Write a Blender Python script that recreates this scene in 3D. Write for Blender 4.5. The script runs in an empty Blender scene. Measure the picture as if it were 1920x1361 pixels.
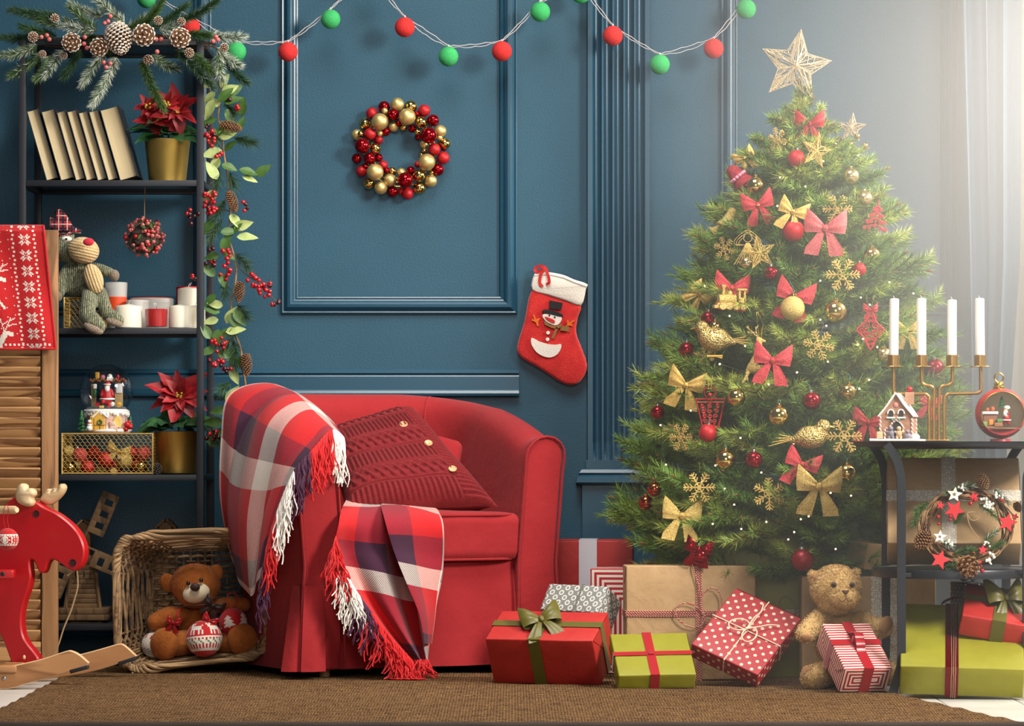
import bpy, math, random
from math import sin, cos, pi, sqrt, radians, atan2
from mathutils import Vector, Matrix, Euler, noise
from mathutils.geometry import tessellate_polygon

scene = bpy.context.scene
COL = scene.collection
FPX, DIST, EYE = 6500.0, 10.08, 0.638          # focal length in pixels, camera distance to the wall, eye height


def S(y):
    return FPX / (DIST + y)


def P(px, py, y):
    """World point at depth y that the photograph shows at (px, py)."""
    s = S(y)
    return Vector(((px - 960) / s, y, EYE + (830 - py) / s))


# ------------------------------------------------------------------ camera
cam_d = bpy.data.cameras.new('camera')
cam = bpy.data.objects.new('camera', cam_d)
COL.objects.link(cam)
cam.location = (0, -DIST, EYE)
cam.rotation_euler = (pi / 2, 0, 0)
cam_d.sensor_width = 36
cam_d.lens = 36 * FPX / 1920
cam_d.shift_y = 149.5 / 1920
cam_d.clip_end = 60
scene.camera = cam
scene.view_settings.view_transform = 'Standard'
scene.view_settings.look = 'None'
scene.view_settings.gamma = 1
scene.view_settings.use_curve_mapping = False
scene.view_settings.exposure = 0.0
cy = scene.cycles
cy.use_denoising = True
cy.max_bounces = 6
cy.diffuse_bounces = 3
cy.glossy_bounces = 3
cy.transmission_bounces = 6
cy.transparent_max_bounces = 10
cy.volume_bounces = 0
cy.caustics_reflective = False
cy.caustics_refractive = False
cy.sample_clamp_indirect = 4

# ------------------------------------------------------------------ light
world = bpy.data.worlds.new('world')
scene.world = world
world.use_nodes = True
bg = world.node_tree.nodes['Background']
bg.inputs[0].default_value = (0.55, 0.66, 0.9, 1)
bg.inputs[1].default_value = 0.10


def area(name, loc, target, size, power, col, sy=None, spread=None):
    d = bpy.data.lights.new(name, 'AREA')
    d.energy = power
    d.color = col
    d.shape = 'RECTANGLE'
    d.size = size
    d.size_y = sy or size
    if spread:
        d.spread = spread
    o = bpy.data.objects.new(name, d)
    o.location = loc
    o.rotation_euler = (Vector(target) - Vector(loc)).to_track_quat('-Z', 'Y').to_euler()
    COL.objects.link(o)
    return o


area('key_softbox', (3.0, -3.7, 2.7), (-0.1, -0.3, 0.95), 1.0, 275, (1.0, 0.95, 0.87))
area('overhead_softbox', (-0.1, -2.2, 3.6), (0.0, -0.8, 0.2), 1.5, 34, (1.0, 0.95, 0.88), spread=radians(90))
area('front_softbox', (0.3, -7.4, 1.9), (0.2, -0.5, 0.7), 2.0, 54, (1.0, 0.97, 0.93))
area('window_daylight', (2.6, -0.75, 2.15), (0.75, -0.75, 1.0), 0.9, 62, (1.0, 0.90, 0.74), spread=radians(90))
sd = bpy.data.lights.new('window_sunbeam', 'SPOT')
sd.energy = 420
sd.color = (1.0, 0.88, 0.80)
sd.spot_size = radians(46)
sd.spot_blend = 0.9
sd.shadow_soft_size = 0.12
so = bpy.data.objects.new('window_sunbeam', sd)
so.location = (2.45, -0.60, 2.15)
so.rotation_euler = (Vector((0.55, -0.6, 1.15)) - Vector(so.location)).to_track_quat('-Z', 'Y').to_euler()
COL.objects.link(so)


# ------------------------------------------------------------------ materials
def lin(h):
    h = h.lstrip('#')
    out = []
    for i in (0, 2, 4):
        c = int(h[i:i + 2], 16) / 255
        out.append(c / 12.92 if c <= 0.04045 else ((c + 0.055) / 1.055) ** 2.4)
    return (*out, 1)


class NT:
    """Small node-building helper around one material."""

    def __init__(s, name):
        s.mat = bpy.data.materials.new(name)
        s.mat.use_nodes = True
        s.t = s.mat.node_tree
        s.n = s.t.nodes
        s.b = s.n['Principled BSDF']
        s.out = s.n['Material Output']

    def new(s, typ, **kw):
        nd = s.n.new(typ)
        for k, v in kw.items():
            setattr(nd, k, v)
        return nd

    def link(s, a, b):
        s.t.links.new(a, b)

    def val(s, sock, v):
        if isinstance(v, (int, float)):
            sock.default_value = v
        elif isinstance(v, (tuple, list)):
            sock.default_value = v
        else:
            s.link(v, sock)

    def math(s, op, a, b=None, c=None):
        nd = s.new('ShaderNodeMath', operation=op)
        s.val(nd.inputs[0], a)
        if b is not None:
            s.val(nd.inputs[1], b)
        if c is not None:
            s.val(nd.inputs[2], c)
        return nd.outputs[0]

    def mix(s, f, a, b, mode='MIX'):
        nd = s.new('ShaderNodeMix', data_type='RGBA', blend_type=mode)
        s.val(nd.inputs[0], f)
        s.val(nd.inputs[6], a)
        s.val(nd.inputs[7], b)
        return nd.outputs[2]

    def coord(s, kind='Object'):
        return s.new('ShaderNodeTexCoord').outputs[kind]

    def mapped(s, vec, scale=(1, 1, 1), rot=(0, 0, 0), loc=(0, 0, 0)):
        nd = s.new('ShaderNodeMapping')
        s.link(vec, nd.inputs[0])
        nd.inputs[1].default_value = loc
        nd.inputs[2].default_value = rot
        nd.inputs[3].default_value = scale
        return nd.outputs[0]

    def noise(s, vec, scale, detail=2, rough=.5, dist=0):
        nd = s.new('ShaderNodeTexNoise')
        s.link(vec, nd.inputs['Vector'])
        nd.inputs['Scale'].default_value = scale
        nd.inputs['Detail'].default_value = detail
        nd.inputs['Roughness'].default_value = rough
        nd.inputs['Distortion'].default_value = dist
        return nd.outputs[0]

    def wave(s, vec, scale, dist=0, dscale=1, direction='X', profile='SIN', detail=2):
        nd = s.new('ShaderNodeTexWave', bands_direction=direction, wave_profile=profile)
        s.link(vec, nd.inputs['Vector'])
        nd.inputs['Scale'].default_value = scale
        nd.inputs['Distortion'].default_value = dist
        nd.inputs['Detail'].default_value = detail
        nd.inputs['Detail Scale'].default_value = dscale
        return nd.outputs['Fac']

    def voronoi(s, vec, scale, feature='F1', rnd=1.0):
        nd = s.new('ShaderNodeTexVoronoi', feature=feature)
        s.link(vec, nd.inputs['Vector'])
        nd.inputs['Scale'].default_value = scale
        nd.inputs['Randomness'].default_value = rnd
        return nd.outputs['Distance']

    def ramp(s, fac, stops, interp='LINEAR'):
        nd = s.new('ShaderNodeValToRGB')
        cr = nd.color_ramp
        cr.interpolation = interp
        while len(cr.elements) < len(stops):
            cr.elements.new(0.5)
        for e, (p, c) in zip(cr.elements, stops):
            e.position = p
            e.color = lin(c) if isinstance(c, str) else c
        s.link(fac, nd.inputs[0])
        return nd.outputs[0]

    def bump(s, h, strength=.3, dist=.002):
        nd = s.new('ShaderNodeBump')
        nd.inputs['Strength'].default_value = strength
        nd.inputs['Distance'].default_value = dist
        s.link(h, nd.inputs['Height'])
        if s.b.inputs['Normal'].is_linked:
            s.link(s.b.inputs['Normal'].links[0].from_socket, nd.inputs['Normal'])
        s.link(nd.outputs[0], s.b.inputs['Normal'])

    def base(s, c):
        s.val(s.b.inputs['Base Color'], lin(c) if isinstance(c, str) else c)

    def sep(s, vec):
        nd = s.new('ShaderNodeSeparateXYZ')
        s.link(vec, nd.inputs[0])
        return nd.outputs


def M(name, col, rough=.5, metal=0, bump=None, var=None, sheen=0, coat=0, spec=.5, sss=0, two=None, aniso=0):
    """Principled material: var = (scale, second colour or amount), bump = (scale, strength, distance)."""
    n = NT(name)
    b = n.b
    b.inputs['Roughness'].default_value = rough
    b.inputs['Metallic'].default_value = metal
    b.inputs['Specular IOR Level'].default_value = spec
    if sheen:
        b.inputs['Sheen Weight'].default_value = sheen
        b.inputs['Sheen Roughness'].default_value = .4
    if coat:
        b.inputs['Coat Weight'].default_value = coat
        b.inputs['Coat Roughness'].default_value = .08
    if sss:
        b.inputs['Subsurface Weight'].default_value = sss
        b.inputs['Subsurface Radius'].default_value = (.01, .006, .003)
        b.inputs['Subsurface Scale'].default_value = .5
    if aniso:
        b.inputs['Anisotropic'].default_value = aniso
    co = n.coord() if (var or bump) else None
    if var:
        sc, c2 = var[0], var[1]
        f = n.ramp(n.noise(co, sc, 4, .6), [(.35, (0, 0, 0, 1)), (.65, (1, 1, 1, 1))])
        if isinstance(c2, str):
            n.base(n.mix(f, lin(col), lin(c2)))
        else:
            a = lin(col)
            n.base(n.mix(f, tuple(x * (1 - c2) for x in a[:3]) + (1,), tuple(min(1, x * (1 + c2)) for x in a[:3]) + (1,)))
    else:
        n.base(col)
    if bump:
        n.bump(n.noise(co, bump[0], 3, .6), bump[1], bump[2] if len(bump) > 2 else .002)
    return n.mat


def wood(name, light, dark, scale=14, axis='Z', rough=.55, ringd=5.0):
    n = NT(name)
    n.b.inputs['Roughness'].default_value = rough
    sc = {'X': (.12, 1, 1), 'Y': (1, .12, 1), 'Z': (1, 1, .12)}[axis]
    v = n.mapped(n.coord(), sc)
    info = n.new('ShaderNodeObjectInfo')
    add = n.new('ShaderNodeVectorMath', operation='ADD')
    n.link(v, add.inputs[0])
    cmb = n.new('ShaderNodeCombineXYZ')
    for i in range(3):
        n.link(n.math('MULTIPLY', info.outputs['Random'], 7.3 * (i + 1)), cmb.inputs[i])
    n.link(cmb.outputs[0], add.inputs[1])
    big = n.noise(add.outputs[0], scale, 2, .5, .4)
    rings = n.math('FRACT', n.math('MULTIPLY', big, ringd))
    rings = n.ramp(rings, [(0, (1, 1, 1, 1)), (.55, (.55, .55, .55, 1)), (.86, (0, 0, 0, 1)), (1, (1, 1, 1, 1))])
    fine = n.noise(n.mapped(add.outputs[0], (1, 1, 1)), scale * 14, 3, .6)
    f = n.math('ADD', n.math('MULTIPLY', rings, .75), n.math('MULTIPLY', fine, .35))
    n.base(n.ramp(f, [(.15, dark), (.85, light)]))
    n.bump(f, .25, .0012)
    return n.mat


def glass(name, col='FFFFFF', rough=0.0, clear=.85):
    """Thin clear glass: mostly transparent with a sharp reflection at grazing angles."""
    n = NT(name)
    tr = n.new('ShaderNodeBsdfTransparent')
    tr.inputs[0].default_value = lin(col)
    gl = n.new('ShaderNodeBsdfGlossy')
    gl.inputs['Roughness'].default_value = max(rough, .02)
    fr = n.new('ShaderNodeLayerWeight')
    fr.inputs[0].default_value = .35
    mx = n.new('ShaderNodeMixShader')
    f = n.math('ADD', n.math('MULTIPLY', fr.outputs['Facing'], 1 - clear), .04)
    n.link(n.math('MULTIPLY', f, n.math('ADD', fr.outputs['Facing'], .5)), mx.inputs[0])
    n.link(tr.outputs[0], mx.inputs[1])
    n.link(gl.outputs[0], mx.inputs[2])
    n.link(mx.outputs[0], n.out.inputs['Surface'])
    return n.mat


def milky(name, col, clear=.5, rough=.4):
    """Frosted glass: part diffuse, part see-through."""
    n = NT(name)
    n.base(col)
    n.b.inputs['Roughness'].default_value = rough
    tr = n.new('ShaderNodeBsdfTransparent')
    mx = n.new('ShaderNodeMixShader')
    mx.inputs[0].default_value = clear
    n.link(n.b.outputs[0], mx.inputs[1])
    n.link(tr.outputs[0], mx.inputs[2])
    n.link(mx.outputs[0], n.out.inputs['Surface'])
    return n.mat


def glow(name, col, strength):
    n = NT(name)
    n.b.inputs['Emission Color'].default_value = lin(col)
    n.b.inputs['Emission Strength'].default_value = strength
    n.base(col)
    return n.mat


# ------------------------------------------------------------------ geometry
class G:
    def __init__(s):
        s.v, s.f, s.m, s.uv = [], [], [], None

    def add(s, vs, fs, m=0, T=None):
        o = len(s.v)
        if T is not None:
            vs = [T @ Vector(p) for p in vs]
        s.v.extend([(p[0], p[1], p[2]) for p in vs])
        s.f.extend([tuple(i + o for i in f) for f in fs])
        if callable(m):
            s.m.extend([m(i) for i in range(len(fs))])
        else:
            s.m.extend([m] * len(fs))
        return s

    def box(s, c, d, T=None, m=0):
        x, y, z = d[0] / 2, d[1] / 2, d[2] / 2
        vs = [(c[0] + a * x, c[1] + b * y, c[2] + e * z) for a in (-1, 1) for b in (-1, 1) for e in (-1, 1)]
        return s.add(vs, [(0, 1, 3, 2), (4, 6, 7, 5), (0, 4, 5, 1), (2, 3, 7, 6), (0, 2, 6, 4), (1, 5, 7, 3)], m, T)

    def rbox(s, c, d, r, T=None, m=0, n=2, sub=0, fn=None):
        """Rounded box; sub adds grid lines on the flats, fn reshapes each point."""
        axes = []
        for k in range(3):
            h = d[k] / 2
            rr = min(r, h * .999)
            a = [-h + rr * i / n for i in range(n)] + [-h + rr + (2 * h - 2 * rr) * i / (sub + 1) for i in range(sub + 2)] + [h - rr + rr * (i + 1) / n for i in range(n)]
            axes.append(a)
        idx, vs, fs = {}, [], []

        def vert(i, j, k):
            key = (i, j, k)
            if key not in idx:
                p = Vector((axes[0][i], axes[1][j], axes[2][k]))
                q = Vector([max(-(d[t] / 2 - min(r, d[t] / 2 * .999)), min(d[t] / 2 - min(r, d[t] / 2 * .999), p[t])) for t in range(3)])
                e = p - q
                if e.length > 1e-9:
                    p = q + e.normalized() * min(r, min(d) / 2 * .999 if False else r)
                if fn:
                    p = Vector(fn(p))
                idx[key] = len(vs)
                vs.append(p + Vector(c))
            return idx[key]
        L = len(axes[0]) - 1
        for i in range(L):
            for j in range(L):
                fs.append((vert(i, j, 0), vert(i, j + 1, 0), vert(i + 1, j + 1, 0), vert(i + 1, j, 0)))
                fs.append((vert(i, j, L), vert(i + 1, j, L), vert(i + 1, j + 1, L), vert(i, j + 1, L)))
                fs.append((vert(i, 0, j), vert(i + 1, 0, j), vert(i + 1, 0, j + 1), vert(i, 0, j + 1)))
                fs.append((vert(i, L, j), vert(i, L, j + 1), vert(i + 1, L, j + 1), vert(i + 1, L, j)))
                fs.append((vert(0, i, j), vert(0, i, j + 1), vert(0, i + 1, j + 1), vert(0, i + 1, j)))
                fs.append((vert(L, i, j), vert(L, i + 1, j), vert(L, i + 1, j + 1), vert(L, i, j + 1)))
        return s.add(vs, fs, m, T)

    def tube(s, pts, r, n=8, m=0, T=None, closed=False, caps=True, flat=1.0):
        pts = [Vector(p) for p in pts]
        N = len(pts)
        if N < 2:
            return s
        vs, fs = [], []
        tang = []
        for i in range(N):
            if closed:
                t = pts[(i + 1) % N] - pts[i - 1]
            else:
                t = pts[min(i + 1, N - 1)] - pts[max(i - 1, 0)]
            tang.append(t.normalized() if t.length > 1e-12 else Vector((0, 0, 1)))
        up = Vector((0, 0, 1)) if abs(tang[0].z) < .9 else Vector((1, 0, 0))
        u = tang[0].cross(up).normalized()
        for i in range(N):
            t = tang[i]
            u = (u - t * u.dot(t))
            u = u.normalized() if u.length > 1e-9 else t.orthogonal().normalized()
            w = t.cross(u)
            rr = r(i / (N - 1)) if callable(r) else (r[i] if isinstance(r, (list, tuple)) else r)
            for k in range(n):
                a = 2 * pi * k / n
                vs.append(pts[i] + u * (cos(a) * rr) + w * (sin(a) * rr * flat))
        rings = N if closed else N - 1
        for i in range(rings):
            j = (i + 1) % N
            for k in range(n):
                q = (k + 1) % n
                fs.append((i * n + k, i * n + q, j * n + q, j * n + k))
        if caps and not closed:
            fs.append(tuple(range(n - 1, -1, -1)))
            fs.append(tuple((N - 1) * n + k for k in range(n)))
        return s.add(vs, fs, m, T)

    def lathe(s, prof, n=24, m=0, T=None, close=False, caps=True):
        vs, fs = [], []
        for (r, z) in prof:
            for k in range(n):
                a = 2 * pi * k / n
                vs.append((r * cos(a), r * sin(a), z))
        R = len(prof)
        mm = []
        for i in range(R - 1 + (1 if close else 0)):
            j = (i + 1) % R
            for k in range(n):
                q = (k + 1) % n
                fs.append((i * n + k, i * n + q, j * n + q, j * n + k))
        if not close and caps:
            if prof[0][0] > 1e-5:
                fs.append(tuple(range(n - 1, -1, -1)))
            if prof[-1][0] > 1e-5:
                fs.append(tuple((R - 1) * n + k for k in range(n)))
        return s.add(vs, fs, m, T)

    def ball(s, c, r, n=14, m=0, sc=(1, 1, 1), T=None, fn=None):
        k = n // 2
        prof = []
        vs, fs = [(0, 0, -1)], []
        for i in range(1, k):
            a = -pi / 2 + pi * i / k
            for j in range(n):
                b = 2 * pi * j / n
                vs.append((cos(a) * cos(b), cos(a) * sin(b), sin(a)))
        vs.append((0, 0, 1))
        for j in range(n):
            fs.append((0, 1 + (j + 1) % n, 1 + j))
            fs.append((len(vs) - 1, 1 + (k - 2) * n + j, 1 + (k - 2) * n + (j + 1) % n))
        for i in range(k - 2):
            for j in range(n):
                q = (j + 1) % n
                fs.append((1 + i * n + j, 1 + i * n + q, 1 + (i + 1) * n + q, 1 + (i + 1) * n + j))
        if fn:
            vs = [fn(Vector(p)) for p in vs]
        vs = [(c[0] + p[0] * r * sc[0], c[1] + p[1] * r * sc[1], c[2] + p[2] * r * sc[2]) for p in vs]
        return s.add(vs, fs, m, T)

    def grid(s, nu, nv, fn, m=0, T=None, cu=False, cv=False, uv=False):
        """fn(u, v) -> point for u, v in 0..1; m may be f(i, j)."""
        vs, fs, ms = [], [], []
        U = nu if cu else nu + 1
        V = nv if cv else nv + 1
        for i in range(U):
            for j in range(V):
                vs.append(fn(i / nu, j / nv))
        for i in range(nu):
            for j in range(nv):
                fs.append((i * V + j, ((i + 1) % U) * V + j, ((i + 1) % U) * V + (j + 1) % V, i * V + (j + 1) % V))
                if callable(m):
                    ms.append(m(i, j))
        if uv:
            if s.uv is None:
                s.uv = []
            for i in range(nu):
                for j in range(nv):
                    s.uv += [(i / nu, j / nv), ((i + 1) / nu, j / nv), ((i + 1) / nu, (j + 1) / nv), (i / nu, (j + 1) / nv)]
        return s.add(vs, fs, (lambda q: ms[q]) if callable(m) else m, T)

    def prism(s, poly, d, T=None, m=0, ch=0, me=None):
        """Outline (x, z) given a thickness d along y, front at y = -d/2; ch chamfers both rims."""
        n = len(poly)
        area2 = sum(poly[i][0] * poly[(i + 1) % n][1] - poly[(i + 1) % n][0] * poly[i][1] for i in range(n))
        if area2 < 0:
            poly = poly[::-1]
        inn = poly
        if ch:
            inn = []
            for i in range(n):
                a, b, c = Vector(poly[i - 1]), Vector(poly[i]), Vector(poly[(i + 1) % n])
                e1, e2 = (b - a), (c - b)
                e1 = e1.normalized() if e1.length > 1e-9 else Vector((1, 0))
                e2 = e2.normalized() if e2.length > 1e-9 else e1
                nn = Vector((-e1.y - e2.y, e1.x + e2.x))
                L = nn.length
                nn = nn / L if L > 1e-6 else Vector((-e1.y, e1.x))
                inn.append((b.x + nn.x * ch, b.y + nn.y * ch))
        tri = tessellate_polygon([[Vector((p[0], p[1], 0)) for p in inn]])
        vs = [(p[0], -d / 2, p[1]) for p in inn] + [(p[0], d / 2, p[1]) for p in inn]
        fs = [tuple(t) for t in tri]
        t0 = fs[0]
        a, b, c = [Vector(inn[i]) for i in t0]
        if (b - a).cross(c - a) < 0:
            fs = [t[::-1] for t in fs]
        nf = len(fs)
        fs += [tuple(i + n for i in t[::-1]) for t in fs]
        if ch:
            vs += [(p[0], -d / 2 + ch, p[1]) for p in poly] + [(p[0], d / 2 - ch, p[1]) for p in poly]
            for i in range(n):
                j = (i + 1) % n
                fs += [(i, 2 * n + i, 2 * n + j, j)[::-1] if False else (2 * n + i, 2 * n + j, j, i), (2 * n + j, 2 * n + i, 3 * n + i, 3 * n + j), (3 * n + j, 3 * n + i, n + i, n + j)]
        else:
            for i in range(n):
                j = (i + 1) % n
                fs.append((j, i, n + i, n + j))
        mm = me if me is not None else m
        return s.add(vs, fs, (lambda q: m if q < 2 * nf else mm), T)


def smooth_poly(pts, k=4, closed=True):
    """Catmull-Rom through the points (2D or 3D)."""
    n = len(pts)
    out = []
    pts = [Vector(p) for p in pts]
    rng = range(n) if closed else range(n - 1)
    for i in rng:
        if closed:
            p0, p1, p2, p3 = pts[i - 1], pts[i], pts[(i + 1) % n], pts[(i + 2) % n]
        else:
            p0, p1, p2, p3 = pts[max(i - 1, 0)], pts[i], pts[i + 1], pts[min(i + 2, n - 1)]
        for q in range(k):
            t = q / k
            out.append(.5 * ((2 * p1) + (p2 - p0) * t + (2 * p0 - 5 * p1 + 4 * p2 - p3) * t * t + (3 * p1 - p0 - 3 * p2 + p3) * t ** 3))
    if not closed:
        out.append(pts[-1])
    return out


def wmat(o):
    m = o.matrix_basis.copy()
    while o.parent:
        o = o.parent
        m = o.matrix_basis @ m
    return m


def ob(name, g, mats, parent=None, loc=None, rot=None, smooth=38, world=False, label=None):
    """Link geometry as one mesh object; world=True means the points are world points."""
    me = bpy.data.meshes.new(name)
    me.from_pydata(g.v, [], g.f)
    if not isinstance(mats, (list, tuple)):
        mats = [mats]
    for mt in mats:
        me.materials.append(mt)
    if len(mats) > 1:
        me.polygons.foreach_set('material_index', g.m)
    if g.uv:
        ul = me.uv_layers.new(name='UVMap')
        ul.data.foreach_set('uv', [c for p in g.uv for c in p])
    o = bpy.data.objects.new(name, me)
    COL.objects.link(o)
    if parent:
        o.parent = parent
    if loc is not None:
        o.location = loc
    if rot is not None:
        o.rotation_euler = rot
    if world and (parent or loc is not None or rot is not None):
        me.transform(wmat(o).inverted())
    me.validate()
    if smooth:
        me.polygons.foreach_set('use_smooth', [True] * len(me.polygons))
        if smooth < 170:
            me.set_sharp_from_angle(angle=radians(smooth))
    me.update()
    if label:
        o['label'] = label
    return o


def thing(name, label, cat, loc=(0, 0, 0), rot=(0, 0, 0), group=None):
    o = bpy.data.objects.new(name, None)
    COL.objects.link(o)
    o.empty_display_size = .02
    o.location = loc
    o.rotation_euler = rot
    return tag(o, label, cat, group)


def tag(o, label, cat, group=None):
    o['label'] = label
    o['category'] = cat
    if group:
        o['group'] = group
    return o


def struct(o):
    o['kind'] = 'structure'
    return o


def stuff(o):
    o['kind'] = 'stuff'
    return o


def dup(o, loc=None, rot=None, scale=None, label=None, group=None, parent=None):
    """Copy of a thing with copies of its parts and sub-parts; mesh data stays shared."""
    c = o.copy()
    COL.objects.link(c)
    if parent is not None:
        c.parent = parent
    for ch in o.children:
        dup(ch, parent=c)
    if loc is not None:
        c.location = loc
    if rot is not None:
        c.rotation_euler = rot
    if scale is not None:
        c.scale = (scale,) * 3 if isinstance(scale, (int, float)) else scale
    if label:
        c['label'] = label
    if group:
        c['group'] = group
    return c


def TR(loc=(0, 0, 0), rot=(0, 0, 0), sc=(1, 1, 1)):
    if isinstance(sc, (int, float)):
        sc = (sc,) * 3
    return Matrix.LocRotScale(Vector(loc), Euler(rot), Vector(sc))


def rnd(a, b):
    return random.uniform(a, b)


random.seed(11)

# ------------------------------------------------------------------ setting
SW = S(0)


def wx(px):
    return (px - 960) / SW


def wz(py):
    return EYE + (830 - py) / SW


def wall_mat():
    n = NT('navy_wall_paint')
    co = n.coord()
    n.b.inputs['Roughness'].default_value = .42
    f = n.noise(co, 3.0, 3, .5)
    n.base(n.mix(f, lin('21495C'), lin('28556A')))
    n.bump(n.noise(co, 170, 3, .6), .35, .0022)
    return n.mat


def trim_mat():
    n = NT('navy_trim_paint')
    co = n.coord()
    n.b.inputs['Roughness'].default_value = .3
    n.base('214A5F')
    n.bump(n.noise(co, 60, 2, .5), .12, .001)
    return n.mat


WALL, TRIM = wall_mat(), trim_mat()
struct(ob('wall_back', G().box((0.1, .05, 1.45), (5.2, .1, 2.9)), WALL, smooth=0))

PROF = [(0, 0), (0, .010), (.004, .014), (.009, .012), (.012, .016), (.020, .024), (.028, .026), (.034, .022), (.038, .014), (.043, .012), (.046, .015), (.050, .013), (.053, 0)]


def panel_frame(name, px0, px1, pyb, ztop=2.5):
    x0, x1, z0, z1 = wx(px0), wx(px1), wz(pyb), ztop
    vs, fs = [], []
    for (i, h) in PROF:
        vs += [(x0 + i, -h, z0 + i), (x1 - i, -h, z0 + i), (x1 - i, -h, z1 - i), (x0 + i, -h, z1 - i)]
    for k in range(len(PROF) - 1):
        for c in range(4):
            d = (c + 1) % 4
            fs.append((k * 4 + c, k * 4 + d, (k + 1) * 4 + d, (k + 1) * 4 + c))
    return struct(ob(name, G().add(vs, fs), TRIM, smooth=25))


panel_frame('trim_1', 527, 970, 589)
panel_frame('trim_2', -420, 397, 589)
panel_frame('trim_3', 1350, 1797, 591)


def rail(name, x0, x1, prof, mat=TRIM):
    """Straight moulding along x; prof = [(z, depth)]."""
    n = len(prof)
    vs = [(x0, -d, z) for z, d in prof] + [(x1, -d, z) for z, d in prof]
    fs = [(i, i + 1, n + i + 1, n + i)[::-1] for i in range(n - 1)] + [tuple(range(n)), tuple(range(2 * n - 1, n - 1, -1))]
    return struct(ob(name, G().add(vs, fs), mat, smooth=25))


def rail_prof():
    a, b = wz(692), wz(744)
    return [(a, 0), (a, .012), (a - .004, .018), (a - .012, .020), (a - .016, .014), (a - .022, .017), (b + .022, .017), (b + .018, .024), (b + .010, .028), (b + .003, .026), (b, .018), (b, 0)]


rail('trim_4', -2.4, wx(973), rail_prof())
rail('trim_5', wx(1222), 2.6, rail_prof())
bz = wz(1187)
rail('baseboard_back', -2.4, 2.6, [(bz, 0), (bz, .010), (bz - .004, .014), (bz - .012, .016), (0, .016), (0, 0)])

# fluted pilaster with its plinth
PX0, PX1 = wx(1100), wx(1219)
pw = PX1 - PX0
fb = wz(830)


def pil(u, v):
    x = u * pw
    z = fb - .06 + v * (2.5 - fb + .06)
    d = .034
    edge = min(x, pw - x)
    if edge < .004:
        d = .034 * min(1, edge / .002)
    pitch = (pw - .028) / 5
    k = (x - .014) / pitch
    if 0 < k < 5:
        c = (k % 1 - .5) * pitch
        half = pitch * .40
        if abs(c) < half:
            zz = z - fb
            if zz > -half:
                rr = c if zz > 0 else sqrt(c * c + zz * zz)
                if abs(rr) < half:
                    d -= .017 * sqrt(max(0, 1 - (rr / half) ** 2))
    return (PX0 + x, -d, z)


g = G()
zs = [0, .03] + [.03 + i * .0016 for i in range(1, 26)] + [.10, 1]
nx = 150
vs, fs = [], []
for u in range(nx + 1):
    for v in zs:
        vs.append(pil(u / nx, v))
L = len(zs)
for u in range(nx):
    for v in range(L - 1):
        fs.append((u * L + v, (u + 1) * L + v, (u + 1) * L + v + 1, u * L + v + 1))
g.add(vs, fs)
struct(ob('trim_6', g, TRIM, smooth=30))
g = G()
g.box(((PX0 + PX1) / 2, -.02, (fb - .05 + wz(884)) / 2), (pw + .006, .04, fb - .05 - wz(884)))
ps = [(wz(878), .036), (wz(880), .046), (wz(886), .052), (wz(890), .048), (wz(894), .058), (wz(904), .062), (wz(908), .056), (wz(910), .044)]
for (za, da), (zb, db) in zip(ps, ps[1:]):
    ea, eb = da - .03, db - .03
    x0, x1 = PX0, PX1
    vs = [(x0 - ea, 0, za), (x0 - ea, -da, za), (x1 + ea, -da, za), (x1 + ea, 0, za), (x0 - eb, 0, zb), (x0 - eb, -db, zb), (x1 + eb, -db, zb), (x1 + eb, 0, zb)]
    g.add(vs, [(4, 5, 1, 0), (5, 6, 2, 1), (6, 7, 3, 2)])
g.add([(PX0 - .006, 0, wz(878)), (PX0 - .006, -.036, wz(878)), (PX1 + .006, -.036, wz(878)), (PX1 + .006, 0, wz(878))], [(0, 1, 2, 3)])
g.box(((PX0 + PX1) / 2, -.022, wz(910) / 2), (pw + .028, .044, wz(910)))
struct(ob('trim_7', g, TRIM, smooth=25))

# floor of white painted planks
FLOORM = M('white_floor_paint', 'D9D6CE', .35, var=(6, 'C9C6BE'), bump=(40, .1, .001))
fl = struct(ob('floor', G().box((0, -3, -.03), (6, 6.4, .04)), M('floor_joint', '6A655C', .8), smooth=0))
pk = None
for i in range(28):
    x = -2.65 + i * .19 + .0045
    if pk is None:
        pk = ob('plank', G().rbox((0, 0, 0), (.1865, 6.2, .0095), .0012, n=1), FLOORM, fl, smooth=30)
    else:
        pk = dup(pk, parent=fl)
    pk.location = (x, -3.05, -.0052)


def rug_mat():
    n = NT('woven_jute')
    co = n.coord()
    n.b.inputs['Roughness'].default_value = .95
    n.b.inputs['Specular IOR Level'].default_value = .15
    w = n.mapped(co, (1, 1, 1))
    rows = n.wave(w, 34, 3.5, 5, 'Y')
    loops = n.wave(w, 44, 8.0, 9, 'X')
    cell = n.math('MULTIPLY', rows, loops)
    big = n.noise(n.mapped(co, (1, 3, 1)), 26, 4, .7)
    fine = n.noise(n.mapped(co, (1, 1.6, 1)), 210, 2, .6)
    t = n.math('ADD', n.math('MULTIPLY', cell, .55), n.math('ADD', n.math('MULTIPLY', big, .52), n.math('MULTIPLY', fine, .30)))
    n.base(n.ramp(t, [(.38, '2E1C10'), (.50, '5E3E25'), (.62, '966A40'), (.76, 'E0B47C')]))
    n.bump(t, 1.0, .010)
    return n.mat


def rug_right(y):
    return max(.93, .97 + (-(y + 1.44)) * .213)


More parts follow.
